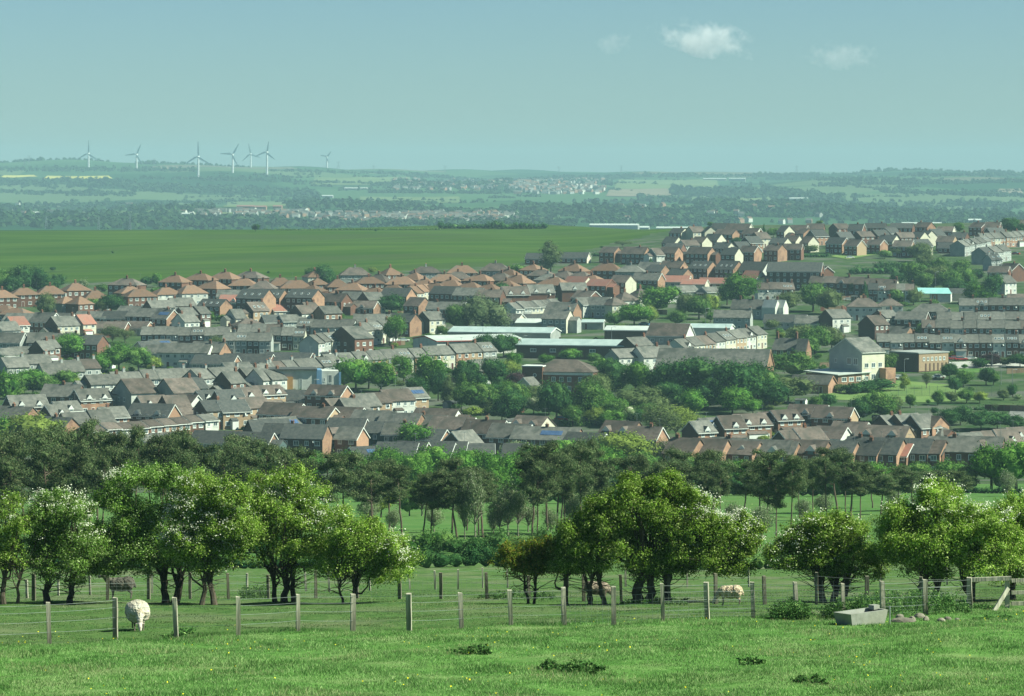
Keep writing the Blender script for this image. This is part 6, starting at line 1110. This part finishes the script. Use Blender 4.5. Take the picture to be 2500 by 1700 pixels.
def sheep(name, label, x, y, rz, scale, mats, graze=True, seed=0, fat=1.0, low=False):
    # body along local x, head at +x
    S = [((0, 0, .66), (.58, .31 * fat, .31), (0, 0, 0)), ((-.28, 0, .70), (.33, .32 * fat, .31), (0, 0, 0)), ((.30, 0, .66), (.30, .29 * fat, .29), (0, 0, 0)), ((0, 0, .58), (.42, .30 * fat, .26), (0, 0, 0))]
    if low: S += [((0, 0, .56), (.55, .32 * fat, .37), (0, 0, 0)), ((-.2, 0, .60), (.36, .33 * fat, .38), (0, 0, 0))]
    for sx, sy in ((.34, .15), (.34, -.15)): S += chain((sx, sy, .5), (sx + .01, sy, .30), .095, .052) + chain((sx + .01, sy, .30), (sx + .02, sy, .06), .045, .032) + [((sx + .045, sy, .03), (.055, .035, .035), (0, 0, 0))]
    for sx, sy in ((-.40, .15), (-.40, -.15)): S += chain((sx, sy, .56), (sx + .06, sy, .40), .14, .075) + chain((sx + .06, sy, .40), (sx - .05, sy, .28), .062, .045) + chain((sx - .05, sy, .28), (sx - .03, sy, .06), .042, .033) + [((sx - .01, sy, .03), (.055, .035, .035), (0, 0, 0))]
    if graze: S += chain((.46, 0, .66), (.70, 0, .40), .19, .105); hx, hz, ang = .80, .22, 62
    else: S += chain((.44, 0, .74), (.72, 0, .98), .19, .11); hx, hz, ang = .86, 1.02, 18
    S += [((hx, 0, hz), (.155, .078, .085), (0, ang, 0)), ((hx + math.cos(R(ang)) * .10, 0, hz - math.sin(R(ang)) * .10), (.095, .055, .058), (0, ang, 0))]
    bx, bz = hx - math.cos(R(ang)) * .09, hz + math.sin(R(ang)) * .09
    S += [((bx, s * .115, bz + .01), (.032, .075, .022), (s * -15, 0, 0)) for s in (-1, 1)] + [((-.60, 0, .60), (.05, .05, .13), (0, 12, 0))]
    headc = np.array([hx, 0, hz])
    def wool(c): return ((c[:, 2] > .34) & (np.linalg.norm((c - headc), axis=1) > .24)).astype(float)
    def paint(c):
        m = np.zeros(len(c)); m[c[:, 2] < .30] = 1; m[(np.linalg.norm(c - headc, axis=1) < .235) & (c[:, 0] > hx - .2)] = 2; return m
    X, D, Z = near(x, y); me = remeshed('body', S, .024, mats, paint, wool, seed)
    t = empty(name, (X, D, Z), R(rz)); t.scale = (scale,) * 3; link('body', me, t)
    for s in (-1, 1): mb = MB(); mb.tube([(0, 0, 0), (0, s * .012, 0)], [.016, .010], 8); part(t, 'eye', mb, ['sheep_skin'], (hx + .0, s * .072, hz + .035))
    return tag(t, label, 'sheep', 'sheep in the paddock')
sheep('sheep', 'white woolly sheep grazing head-down by the nearest fence', 313, 1430, -78, .86, ['fleece_white', 'sheep_skin', 'sheep_face'], True, 1, 1.34, True)
sheep('sheep', 'dark grey sheep facing left, tree shade put into its fleece', 275, 1360, 182, 1.03, ['fleece_shade_grey', 'sheep_skin', 'sheep_skin'], False, 2)
sheep('sheep', 'brownish sheep behind the trunks of the biggest hawthorn', 1355, 1366, 8, .86, ['fleece_brown', 'sheep_skin', 'sheep_face'], True, 3)
sheep('sheep', 'shaggy cream sheep grazing right of the biggest hawthorn', 1658, 1374, 172, .78, ['fleece_cream', 'sheep_skin', 'sheep_face'], True, 4)
# ---------------------------------------------------------------- far side of the valley
def fsolve(px, row, H=0): return solve(px, row, H, 3200, 10290)
def fpatch(name, x0, x1, r0, r1, mat, label):
    a = [(x0 + (x1 - x0) * t, fsolve(x0 + (x1 - x0) * t, r1 + 1.2 * math.sin(t * 5))[1]) for t in np.linspace(0, 1, 9)]; b = [(x0 + 10 + (x1 - x0 - 20) * t, fsolve(x0 + (x1 - x0) * t, r0 + math.sin(t * 4))[1]) for t in np.linspace(0, 1, 9)]
    drape(name, (a, b), mat, 1.5, 24, 8)
fpatch('rapeseed_field', 105, 275, 431, 439, 'rapeseed', ''); fpatch('rapeseed_field', 0, 92, 429, 434, 'rapeseed', ''); fpatch('ploughed_field', 1480, 1640, 462, 480, 'ploughed', ''); fpatch('ploughed_field', 545, 705, 493, 507, 'pale_crop', '')
fpatch('ploughed_field', 2430, 2500, 462, 476, 'ploughed', ''); fpatch('pale_field', 870, 1130, 482, 498, 'pale_crop', ''); fpatch('pale_field', 1680, 1900, 482, 492, 'pale_crop', ''); fpatch('pale_field', 340, 700, 515, 524, 'pale_crop', ''); fpatch('pale_field', 1500, 1760, 440, 462, 'pale_crop', '')
fpatch('pale_field', 760, 1010, 434, 452, 'pale_crop', ''); fpatch('pale_field', 390, 440, 408, 414, 'ploughed', '')
def farwood(name, label, spots, size, nper, seed):
    r_ = np.random.default_rng(seed); cen = []; nn = []
    sp = np.array(spots); u = unit(r_, len(sp) * nper); u[:, 2] = np.abs(u[:, 2]); c = np.repeat(sp[:, :3], nper, 0); h = np.repeat(sp[:, 3], nper)
    p = c + u * np.stack([h * .62, h * .62, h], -1) * r_.uniform(.75, 1.05, (len(u), 1)); lv = leaves(p, u * 1.2, np.repeat(sp[:, 3], nper) * size, r_, .35, .9)
    tag(link(name, mesh_np(name, lv, quads(len(p)), ['far_tree'])), label, 'woods', kind='stuff')
r_ = np.random.default_rng(21); spots = []
def addline(x0, y0, x1, y1, n, hm, jy=.8):
    for t in r_.uniform(0, 1, n):
        X, D, Z = fsolve(x0 + (x1 - x0) * t, y0 + (y1 - y0) * t + r_.normal() * jy); spots.append((X, D, Z - 1, hm * r_.uniform(.6, 1.25)))
for b in [(0,510,250,512,170,10,4),(0,540,330,545,320,10,8),(330,545,700,548,260,10,7),(150,505,520,515,220,10,5),(320,462,640,470,260,11,4),(590,470,780,478,150,11,4),(150,448,330,452,160,11,5),(0,448,140,452,120,11,4),(700,500,1030,508,240,10,6),(560,545,1000,552,300,9,4),(1000,545,1400,550,300,9,5),
          (1400,515,1700,528,260,10,7),(1250,512,1420,520,160,10,6),(1640,470,1860,476,300,12,5),(1860,468,2060,492,220,12,5),(1560,488,1800,498,180,10,3),(1700,505,2100,512,300,10,8),(2000,520,2500,540,460,10,9),(1440,535,1800,545,320,10,6),(0,415,480,416,260,9,2.5),(960,452,1250,456,260,11,5),(1000,425,1250,427,190,10,3),(1250,424,1550,428,220,10,3),
          (1250,440,1500,448,150,10,4),(1550,432,2000,430,170,9,1.5),(2000,452,2500,446,170,9,1.2),(1890,438,2300,446,150,9,1),(2150,470,2500,480,170,9,1.5),(2300,500,2500,505,120,10,3),(500,440,1000,452,130,8,.8),(340,436,700,442,110,8,.8),(0,470,330,476,120,9,1.2),(330,500,780,488,130,8,1),(900,470,1250,474,120,8,1),(2200,430,2500,428,140,9,2),(650,417,900,424,110,7,1),(1850,500,2500,515,200,9,6),(0,530,500,532,160,9,8),(1040,520,1260,523,120,9,3)]: addline(*b)
for k in range(170):
    x0 = r_.uniform(-40, 2400); y0 = r_.uniform(424, 552); addline(x0, y0, x0 + r_.uniform(40, 220), y0 + r_.uniform(-4, 5), int(r_.integers(6, 26)), 7, .5)
farwood('far_woods', 'woods and hedgerows spread over the far valley side', spots, .75, 16, 3)
sk = []
spots = []
for px in np.arange(0, 2500, 4.0):
    Y = 10300 + 40 * math.sin(px / 31); X = xat(px, Y)
    if math.sin(px / 67) + math.sin(px / 29 + 1) + math.sin(px / 171) > -0.2 or px > 1000: spots.append((X, Y + r_.uniform(-60, 60), gz(X, Y) - 2, r_.uniform(4, 10) * (1.4 if math.sin(px / 47) > .7 else 1)))
farwood('skyline_trees', 'hazy tree line along the far skyline', spots, .8, 18, 4)
# villages
def village(name, label, areas, seed):
    r_ = np.random.default_rng(seed); mb = MB()
    for (x0, x1, y0, y1, n) in areas:
        for k in range(n):
            X, D, Z = fsolve(r_.uniform(x0, x1), r_.uniform(y0, y1)); L, W, h = r_.uniform(8, 16), 8, r_.uniform(4.5, 6); a = r_.uniform(-.9, .9); ca, sa = math.cos(a), math.sin(a); m = int(r_.choice([0, 1, 5, 5, 1])); rr_ = int(r_.choice([3, 4, 4]))
            P = lambda x, y, z: (X + x * ca - y * sa, D + x * sa + y * ca, Z + z); x, y = L / 2, W / 2
            v = [P(-x, -y, -3), P(x, -y, -3), P(x, y, -3), P(-x, y, -3), P(-x, -y, h), P(x, -y, h), P(x, y, h), P(-x, y, h), P(-x, 0, h + 3), P(x, 0, h + 3)]
            mb.add(v, [[0, 1, 5, 4], [2, 3, 7, 6], [1, 2, 6, 9, 5], [3, 0, 4, 8, 7]], m); mb.add(v, [[4, 5, 9, 8], [6, 7, 8, 9]], rr_)
    tag(link(name, mb.mesh(name, ['white_render', 'sunlit_orange_brick', 'cream_render', 'clay_tile', 'slate', 'grey_render'])), label, 'village', kind='stuff')
village('hillside_village', 'hazy village houses clustered on the far hillside', [(1255,1475,440,476,190),(1180,1300,436,462,60),(960,1180,440,466,70)], 5)
village('valley_village', 'hazy houses along the far valley bottom', [(760,1260,524,546,190),(430,760,518,534,70),(1000,1120,528,540,40),(1500,2000,505,548,26),(0,400,500,550,10)], 6)
def fshed(label, px, row, L, W, H, th=-8, roof='white_sheet', wall='grey_render', name='warehouse'):
    X, D, Z = fsolve(px, row); t = empty(name, (X, D, Z), R(th)); link('wall', wall_mesh(L, W, H, 2.0, 'gable', wall, wall), t); link('roof', roof_mesh(L, W, H, 2.0, 'gable', roof), t); tag(t, label, 'warehouse', 'far white sheds')
fshed('long white-roofed warehouse beyond the right end of the big field', 1500, 562, 70, 24, 7); fshed('lower white warehouse just left of the upper estate', 1650, 564, 55, 26, 4); fshed('small white shed between the two valley warehouses', 1560, 561, 30, 20, 3)
fshed('white shed row at far left of the valley', 72, 526, 62, 16, 4); fshed('pale shed above the upper estate skyline', 2250, 553, 60, 20, 4); fshed('small bright shed behind the skyline roofs at right', 2380, 546, 20, 14, 5); fshed('white sheds below the far hillside village', 870, 464, 60, 14, 4)
fshed('tiny white building left of the far hillside village', 800, 484, 26, 12, 5); fshed('long white farm sheds on the right-hand far hill', 1745, 441, 70, 16, 5); fshed('white farm buildings right of the long far sheds', 1800, 443, 50, 18, 8); fshed('white house group in the wood on the right-hand far slope', 1950, 493, 40, 16, 7)
fshed('red-roofed farm, left of three in the pale field', 600, 511, 32, 12, 5, -5, 'red_tile', 'sunlit_orange_brick', 'farmhouse'); fshed('red-roofed farm, middle of three in the pale field', 636, 512, 22, 12, 5, -5, 'red_tile', 'sunlit_orange_brick', 'farmhouse'); fshed('red-roofed farm, right of three in the pale field', 678, 511, 16, 12, 5, -5, 'red_tile', 'sunlit_orange_brick', 'farmhouse'); fshed('white-roofed shed in the valley village', 457, 530, 22, 14, 5); fshed('second white-roofed shed right of the first in the valley village', 590, 528, 26, 12, 4)
# wind turbines
def turbine(label, x, hub, base_, rot, Rr, sc_=1.0):
    px, hr, br = x * KS, hub * KS, base_ * KS; X, D, Z = fsolve(px, max(br, 404)); H = (br - hr) / F * D
    t = empty('wind_turbine', (X, D, -(br - HZ) / F * D), R(-10)); mb = MB(); mb.tube([(0, 0, -25), (0, 0, H * .5), (0, 0, H)], [3.2, 2.7, 2.1], 10); part(t, 'tower', mb, ['turbine_white']); mb = MB(); mb.box(-1.9, -4, -1.9, 1.9, 6, 1.9); part(t, 'nacelle', mb, ['turbine_white'], (0, 0, H + 1.5))
    mb = MB(); mb.tube([(0, -4, 0), (0, -5.5, 0), (0, -6.6, 0)], [2.0, 1.8, .4], 10); hb = part(t, 'hub', mb, ['turbine_white'], (0, 0, H + 1.5))
    for k in range(3):
        a = R(rot + 120 * k); d = Vector((math.sin(a), 0, math.cos(a))); u = Vector((math.cos(a), 0, -math.sin(a))); mb = MB(); v = []
        for s_, wd in ((1.5, 1.8), (Rr * .2, 4.0), (Rr * .6, 2.9), (Rr, 1.2)): c = d * s_ + Vector((0, -5, 0)); v += [c - u * wd * .3 + Vector((0, -.25, 0)), c + u * wd + Vector((0, -.1, 0)), c + u * wd * .3 + Vector((0, .3, 0))]
        mb.add(v, [[i * 3 + j, i * 3 + (j + 1) % 3, (i + 1) * 3 + (j + 1) % 3, (i + 1) * 3 + j] for i in range(3) for j in range(3)] + [[0, 2, 1], [9, 10, 11]]); part(t, 'blade', mb, ['turbine_white'], (0, 0, H + 1.5))
    tag(t, label, 'wind turbine', 'wind turbines on the far skyline')
turbine('leftmost wind turbine, one blade straight up', 201, 350, 380, 2, 40); turbine('second wind turbine from the left, low on the skyline', 310, 352, 388, 25, 34); turbine('largest wind turbine with blades in an upright Y', 450, 357, 402, 0, 42)
turbine('wind turbine with V-shaped raised blades, right of the largest', 528, 352, 393, 32, 34); turbine('faint wind turbine between two nearer white ones', 569, 351, 380, -12, 34); turbine('bright wind turbine with long tower, sixth from the left', 606, 347, 399, 10, 30); turbine('small distant wind turbine alone on the right', 742, 357, 379, 40, 22)
def pylon(label, x, top, base_, hi=10290, lo=3200, w_=8, r=.35):
    px, tr, br = x * KS, top * KS, base_ * KS; X, D, Z = solve(px, max(br, 405), 0, lo, hi); H = (br - tr) / F * D; t = MB(); k = max(H, 18)
    for sx in (-1, 1):
        for sy in (-1, 1): t.tube([(sx * w_ / 2, sy * w_ / 2, -8), (sx * .8, sy * .8, k * .7), (sx * .3, sy * .3, k)], [r, r, r * .7], 4)
    n = 6
    for i in range(n):
        z0, z1 = k * i / n, k * (i + 1) / n; a0, a1 = w_ / 2 * (1 - .85 * min(1, z0 / k / .75)) + .3, w_ / 2 * (1 - .85 * min(1, z1 / k / .75)) + .3
        for s in (-1, 1): t.tube([(-s * a0, -a0, z0), (s * a1, -a1, z1)], [r * .6] * 2, 3)
    for z in (.72, .84, .95): t.tube([(-w_ * .8, 0, k * z), (w_ * .8, 0, k * z)], [r * .8] * 2, 4)
    tag(link('pylon', t.mesh('pylon', ['steel']), loc=(X, D, -(br - HZ) / F * D)), label, 'pylon', 'electricity pylons')
for a in [('leftmost far pylon of a close pair at the left skyline', 56, 362, 374), ('right-hand far pylon of the close pair at the left', 66, 352, 373), ('pylon between the second and the largest wind turbine', 350, 360, 380), ('widest pylon on the skyline right of the turbines', 848, 375, 389), ('pylon on the skyline above the left of the big field thicket', 1010, 376, 390), ('faint pylon on the right-hand skyline', 1808, 376, 390), ('faint pylon directly over the hillside village', 1268, 378, 392), ('faint pylon near the tree clump right of the village', 1410, 376, 391), ('faint pylon right of the last turbine', 768, 370, 380)]: pylon(*a)
pylon('darkest pylon standing behind the big field on the left', 295, 486, 522, 4600, 2700, 4, .3); pylon('thin pylon left of the darkest one', 224, 494, 522, 4800, 2700, 4, .22); pylon('thinnest pylon near the left edge behind the big field', 105, 500, 520, 4900, 2700, 4, .2)

# ---------------------------------------------------------------- roads, playing field, small town things
drape('field_track', ([(115, 1625), (150, 1640), (250, 1760), (350, 1960), (480, 2160)], [(116, 1632), (154, 1648), (255, 1768), (354, 1968), (483, 2168)]), 'worn_grass', .25, 40, 3)
drape('playing_field', ([(2000, 985), (2250, 975), (2420, 985)], [(2000, 1040), (2200, 1045), (2330, 1030)]), 'light_grass', .12, 20, 8)
drape('road', ([(2320, 1085), (2400, 1088), (2520, 1094)], [(2320, 1108), (2400, 1112), (2520, 1116)]), 'pale_road', .14, 20, 3)
drape('car_park', ([(2460, 930), (2520, 930)], [(2470, 965), (2530, 965)]), 'asphalt', .16, 6, 5)
drape('grass_bank', ([(2030, 1622), (2070, 1600), (2120, 1625), (2235, 1672)], [(2032, 1626), (2070, 1650), (2120, 1672), (2236, 1678)]), 'light_grass', .2, 16, 6)
drape('road', ([(2400, 1680), (2520, 1700)], [(2400, 1720), (2520, 1760)]), 'pale_road', .2, 10, 3)
drape('grass_verge', ([(2170, 1070), (2400, 1072)], [(2170, 1084), (2400, 1086)]), 'meadow', .12, 12, 3)
CARS = []
def car(px, row, mat, label, th):
    X, D, Z = base_at(px, row); t = empty('parked_car', (X, D, Z), R(th)); mb = MB()
    mb.prism([(-.85, .3), (.85, .3), (.88, .6), (.84, .88), (-.84, .88), (-.88, .6)], -2.1, 2.1, 0); part(t, 'body', mb, [mat]); mb = MB(); mb.add([(-1.5, -.78, .88), (1.2, -.78, .88), (1.2, .78, .88), (-1.5, .78, .88), (-1.15, -.66, 1.4), (.55, -.66, 1.4), (.55, .66, 1.4), (-1.15, .66, 1.4)], [[0, 1, 5, 4], [1, 2, 6, 5], [2, 3, 7, 6], [3, 0, 4, 7]], 1); mb.add([(-1.15, -.66, 1.4), (.55, -.66, 1.4), (.55, .66, 1.4), (-1.15, .66, 1.4)], [[0, 1, 2, 3]], 0); part(t, 'cabin', mb, [mat, 'glass'])
    for x in (-1.3, 1.3):
        for y in (-.8, .8): mb = MB(); mb.tube([(x, y - .1, .32), (x, y + .1, .32)], [.32, .32], 10); part(t, 'wheel', mb, ['door_brown'])
    tag(t, label, 'car', 'parked cars in the town'); CARS.append(t)
for c in [(2330,880,'red_paint','bright red car parked before the long red-brick terrace',5),(2346,881,'red_paint','dark red car right of the bright red one',5),(2370,880,'white_paint','white car in front of the long red-brick terrace',5),(718,836,'white_paint','white car beside the tall leafy tree by the dark-gabled house',20),(92,806,'white_paint','white car left of two before the grey houses',0),(104,807,'grey_render','silver car right of two before the grey houses',0),(2196,927,'white_paint','white car beside the playing field hedge',10),(2292,925,'white_paint','white car between the small playing field trees',10),(2035,618,'white_paint','white car under the upper estate houses',20),(2075,632,'white_paint','silver-white car on the bank under the estate',10),(2480,622,'red_paint','red car on the pale street under the skyline terrace',-30),(2072,735,'white_paint','white van-like car near the turquoise pavilion trees',0),(986,835,'white_paint','white car behind the leafy tree left of the factory',10),(745,1008,'white_paint','white car between the brown-roofed semis',-20),(1240,1078,'white_paint','white car below the row of brown semis',-20)]: car(*c)
def garden(kind, px, row_):
    X, D, Z = base_at(px, row_); r_ = random.Random(int(px * 7 + row_)); th = R(r_.choice([-24, 36]) + r_.uniform(-5, 5))
    if kind == 'fence':
        t = empty('garden_fence', (X, D, Z), th); n = r_.randint(4, 7)
        for i in range(n): mb = MB(); mb.box(i * 1.9, -.03, -.6, i * 1.9 + 1.8, .03, 1.75); part(t, 'panel', mb, ['door_brown' if r_.random() < .2 else 'fence_panel'])
        for i in range(n + 1): mb = MB(); mb.box(i * 1.9 - .09, -.05, -.6, i * 1.9 - .005, .05, 1.85); part(t, 'post', mb, ['old_wood'])
        tag(t, 'x', 'fence', 'wooden panel fences of the gardens'); AUTO.append((t, 'brown garden panel fence', px, row_, 'x'))
    else:
        t = empty('garden_shed', (X, D, Z), th); mb = MB(); mb.prism([(-1.2, -.5), (1.2, -.5), (1.2, 2.0), (0, 2.5), (-1.2, 2.0)], -1.6, 1.6, 0); m = r_.choice(['fence_panel', 'white_paint', 'grey_render']); part(t, 'wall', mb, [m]); mb = MB(); mb.prism([(-1.4, 1.95), (0, 2.53), (1.4, 1.95), (1.4, 2.05), (0, 2.64), (-1.4, 2.05)], -1.75, 1.75, 0); part(t, 'roof', mb, ['dark_tile']); link('door', door_mesh(), t, (.4, -1.21, 0))
        tag(t, 'x', 'shed', 'garden sheds and huts'); AUTO.append((t, {'fence_panel': 'brown', 'white_paint': 'white', 'grey_render': 'grey'}[m] + ' garden shed', px, row_, 'x'))
rr = np.random.default_rng(77); n = 0
pmat('fence_panel', (0.17, 0.12, 0.075), (0.12, 0.09, 0.06), 2.0, rnd=.3)
while n < 130:
    px = rr.uniform(0, 2500); row_ = rr.uniform(725, 1118)
    if min(abs(px - a) + abs(row_ - b - 22) * 1.3 for a, b in taken) < 10 or (1960 < px < 2330 and 930 < row_ < 990) or (1250 < px < 1900 and 880 < row_ < 1010): continue
    taken.append((px, row_ - 22)); garden('fence' if n % 3 else 'shed', px, row_); n += 1
n = 0
while n < 34:
    px = rr.uniform(0, 2500); row_ = rr.uniform(760, 1115)
    if min(abs(px - a) + abs(row_ - b - 22) * 1.3 for a, b in taken) < 9: continue
    taken.append((px, row_ - 22)); cn, cm = [('white', 'white_paint'), ('silver', 'grey_render'), ('blue', 'blue_paint'), ('red', 'red_paint'), ('black', 'dark_tile')][int(rr.integers(5))]; car(px, row_, cm, 'x', rr.choice([-24, 36])); t = [o for o in CARS][-1]; AUTO.append((t, f'{cn} parked car', px, row_, 'x')); n += 1
def lamp(px, row, hpx, label):
    X, D, Z = base_at(px, row); h = hpx / F * D; t = empty('street_lamp', (X, D, Z)); mb = MB(); mb.tube([(0, 0, 0), (0, 0, h * .5), (0, 0, h)], [.11, .09, .06], 6); part(t, 'pole', mb, ['steel']); mb = MB(); mb.tube([(0, 0, h), (.5, 0, h + .15), (1.1, 0, h + .15)], [.05, .05, .05], 5); mb.box(.8, -.14, h + .06, 1.5, .14, h + .22); part(t, 'lamp_head', mb, ['white_paint']); tag(t, label, 'street lamp', 'street lamps of the town')
for c in [(767,990,62,'dark pole in front of the white-and-blue building'),(415,972,48,'lamp post before the wide grey gable on the left'),(445,955,40,'lamp post on the brown-roofed cream house'),(141,985,34,'lamp post by the pale flat roof on the left'),(507,960,60,'lamp post left of the dark-gabled small house'),(1250,806,52,'tall pole right of the drooping willow'),(1174,806,16,'short lamp on the factory roof edge'),(1277,865,44,'post at the right end of the red-eaved factory'),(1493,850,50,'lamp post by the white flat warehouse'),(2208,918,40,'lamp post before the buff sports hall'),(2472,940,36,'lamp post beside the road on the right'),(2422,905,46,'pole beside the blossoming purple bush'),(2444,940,44,'lamp post left of the right-hand road'),(965,945,52,'slim pole above the brown semi roofs'),(1723,800,46,'lamp post between leafy trees over the workshops'),(2318,860,40,'pole before the long red-brick terrace'),(2284,725,60,'thin pole in front of the turquoise roof'),(773,1035,24,'white pole before the second brown semi'),(531,1090,34,'white lamp post before the long dark bungalow'),(1179,860,60,'pole beside the end of the slate terrace')]: lamp(*c)
# cemetery stones and green mesh fence
r_ = np.random.default_rng(9); mb = MB(); n = 0
for k in range(120):
    px, row_ = (r_.uniform(1290, 1345), r_.uniform(965, 985)) if k % 3 == 0 else (r_.uniform(1465, 1525), r_.uniform(955, 990)); X, D, Z = base_at(px, row_); mb.box(X - .35, D - .08, Z - .2, X + .35, D + .08, Z + r_.uniform(.8, 1.4))
tag(link('cemetery_stones', mb.mesh('cemetery_stones', ['concrete'])), 'pale headstones scattered in the churchyard between the trees', 'headstones', kind='stuff')
X, D, Z = base_at(2175, 968); t = empty('mesh_fence', (X, D, Z), R(2)); 
for i in range(16): mb = MB(); mb.tube([(i * 2.4, 0, -.3), (i * 2.4, 0, 3.2)], [.05, .05], 5); part(t, 'post', mb, ['slate_cladding'])
mb = MB()
for z in np.arange(.2, 3.2, .3): mb.tube([(0, 0, z), (36, 0, z)], [.018, .018], 3)
for x in np.arange(0, 36, .4): mb.tube([(x, 0, 0), (x, 0, 3.1)], [.018, .018], 3)
part(t, 'mesh_panel', mb, ['slate_cladding']); tag(t, 'tall green mesh fence along the playing field', 'fence')

# ---------------------------------------------------------------- labels: every thing says where it stands
ORD = ['leftmost', 'second from left', 'third from left', 'fourth from left', 'fifth from left', 'sixth from left', 'seventh from left', 'eighth from left', 'ninth from left', 'tenth from left'] + ['%dth from left' % k for k in range(11, 60)]
def place(px, py):
    nm, lx, ly = min(LAND, key=lambda L: abs(L[1] - px) + 1.7 * abs(L[2] - py)); dx, dy = px - lx, py - ly
    if abs(dx) < 26 and abs(dy) < 22: return f'beside {nm}'
    if abs(dy) * 1.6 > abs(dx): return (f'{"just " if abs(dy) < 45 else ""}above {nm}' if dy < 0 else f'{"just " if abs(dy) < 45 else ""}below {nm}')
    v = '' if abs(dy) < 18 else ('upper ' if dy < 0 else 'lower ')
    return f'{v}left of {nm}' if dx < 0 else f'{v}right of {nm}'
groups = {}
for (o, d, px, py, k) in AUTO:
    if k == 'pine': place_ = ('behind the left hawthorns' if px < 900 else 'in the gap between hawthorns' if px < 1290 else 'over the biggest hawthorn' if px < 1640 else 'right of the biggest hawthorn')
    elif py > 1118: place_ = 'below the town ' + ('at far left' if px < 600 else 'left of centre' if px < 1100 else 'in the centre' if px < 1500 else 'right of centre' if px < 2100 else 'at far right')
    else: place_ = place(px, py)
    groups.setdefault((d, place_), []).append((px, py, o))
for (d, pl), lst in groups.items():
    lst.sort(key=lambda a: a[0])
    for i, (px, py, o) in enumerate(lst): o['label'] = (f'{d} {pl}' if len(lst) == 1 else f'{d}, {ORD[i]}, {pl}')
    for (px, py, o) in lst:
        if len(o['label'].split()) > 16: o['label'] = o['label'].replace(' tiled roof', ' roof').replace(' slate roof', ' roof').replace('orange-brown roof', 'orange roof')
        if len(o['label'].split()) > 16: o['label'] = o['label'].replace(' with roof skylights', ' with skylights').replace(' wall dormers', '').replace('three-storey house', 'tall house').replace('hip-roofed brick hall', 'hipped hall')

# ---------------------------------------------------------------- clouds, beyond the haze
def cloudmat(name, dens, sc_):
    m = bpy.data.materials.new(name); m.use_nodes = True; N, Lk = _n(m)
    for n_ in list(N): N.remove(n_)
    o = N.new('ShaderNodeOutputMaterial'); v = N.new('ShaderNodeVolumePrincipled'); v.inputs['Color'].default_value = (1, 1, 1, 1); v.inputs['Anisotropy'].default_value = .1
    g = N.new('ShaderNodeTexCoord'); no = N.new('ShaderNodeTexNoise'); no.inputs['Scale'].default_value = sc_; no.inputs['Detail'].default_value = 7; no.inputs['Roughness'].default_value = .62; Lk.new(g.outputs['Object'], no.inputs['Vector'])
    # thin towards the rim so the edge dissolves
    mp = N.new('ShaderNodeMapping'); mp.vector_type = 'POINT'; mp.inputs['Location'].default_value = (-1, -1, -.8); mp.inputs['Scale'].default_value = (2, 2, 2); Lk.new(g.outputs['Generated'], mp.inputs[0])
    gr = N.new('ShaderNodeTexGradient'); gr.gradient_type = 'SPHERICAL'; Lk.new(mp.outputs[0], gr.inputs[0])
    a = N.new('ShaderNodeMath'); a.operation = 'MULTIPLY_ADD'; a.inputs[1].default_value = 2.4; n2 = N.new('ShaderNodeMath'); n2.operation = 'MULTIPLY'; n2.inputs[1].default_value = .85; Lk.new(gr.outputs['Fac'], n2.inputs[0]); Lk.new(no.outputs[0], a.inputs[0]); Lk.new(n2.outputs[0], a.inputs[2])
    mr = N.new('ShaderNodeMapRange'); mr.inputs[1].default_value = 1.50; mr.inputs[2].default_value = 1.95; mr.inputs[3].default_value = 0; mr.inputs[4].default_value = dens; Lk.new(a.outputs[0], mr.inputs[0]); Lk.new(mr.outputs[0], v.inputs['Density']); Lk.new(v.outputs[0], o.inputs['Volume'])
    MAT[name] = m
def cloud(label, px, row_, rx, ry, tilt, mat, D=17000):
    s = D / F * KS; v = ICOV * [rx * s, rx * s * .7, ry * s]; c, n_ = math.cos(R(tilt)), math.sin(R(tilt)); v = np.stack([v[:, 0] * c + v[:, 2] * n_, v[:, 1], -v[:, 0] * n_ + v[:, 2] * c], -1)
    tag(link('cloud', mesh_np('cloud', v, ICOF.tolist(), [mat]), loc=(xat(px * KS, D), D, zat(row_ * KS, D))), label, 'cloud', 'small clouds in the sky')
cloudmat('cloud_dense', .006, .013); cloudmat('cloud_thin', .0024, .018)
cloud('brightest lumpy white cloud, largest of three', 1595, 84, 145, 50, 14, 'cloud_dense')
cloud('faint small cloud left of the brightest one', 1388, 92, 56, 34, 0, 'cloud_thin'); cloud('faint wide cloud right of the brightest one', 1908, 122, 110, 40, 6, 'cloud_thin')

# ---------------------------------------------------------------- haze
hm = bpy.data.materials.new('haze'); hm.use_nodes = True; N, Lk = _n(hm)
for n_ in list(N): N.remove(n_)
o_ = N.new('ShaderNodeOutputMaterial'); hv = N.new('ShaderNodeVolumePrincipled'); hv.inputs['Color'].default_value = (0.39, 0.60, 0.70, 1); hv.inputs['Density'].default_value = 8.6e-5; hv.inputs['Anisotropy'].default_value = 0.0; Lk.new(hv.outputs[0], o_.inputs['Volume'])
hb = MB(); zmin = float(V[:, 2].min()) - 1
hb.box(-14900, -420, zmin, 14900, 15640, 130)
ho = link('haze', mesh_np('haze', np.array(hb.v), hb.f, [hm])); tag(ho, 'pale blue haze over the whole valley', 'haze', kind='stuff')
print('houses', NHOUSE[0], 'objects', len(bpy.data.objects), 'auto', len(AUTO))
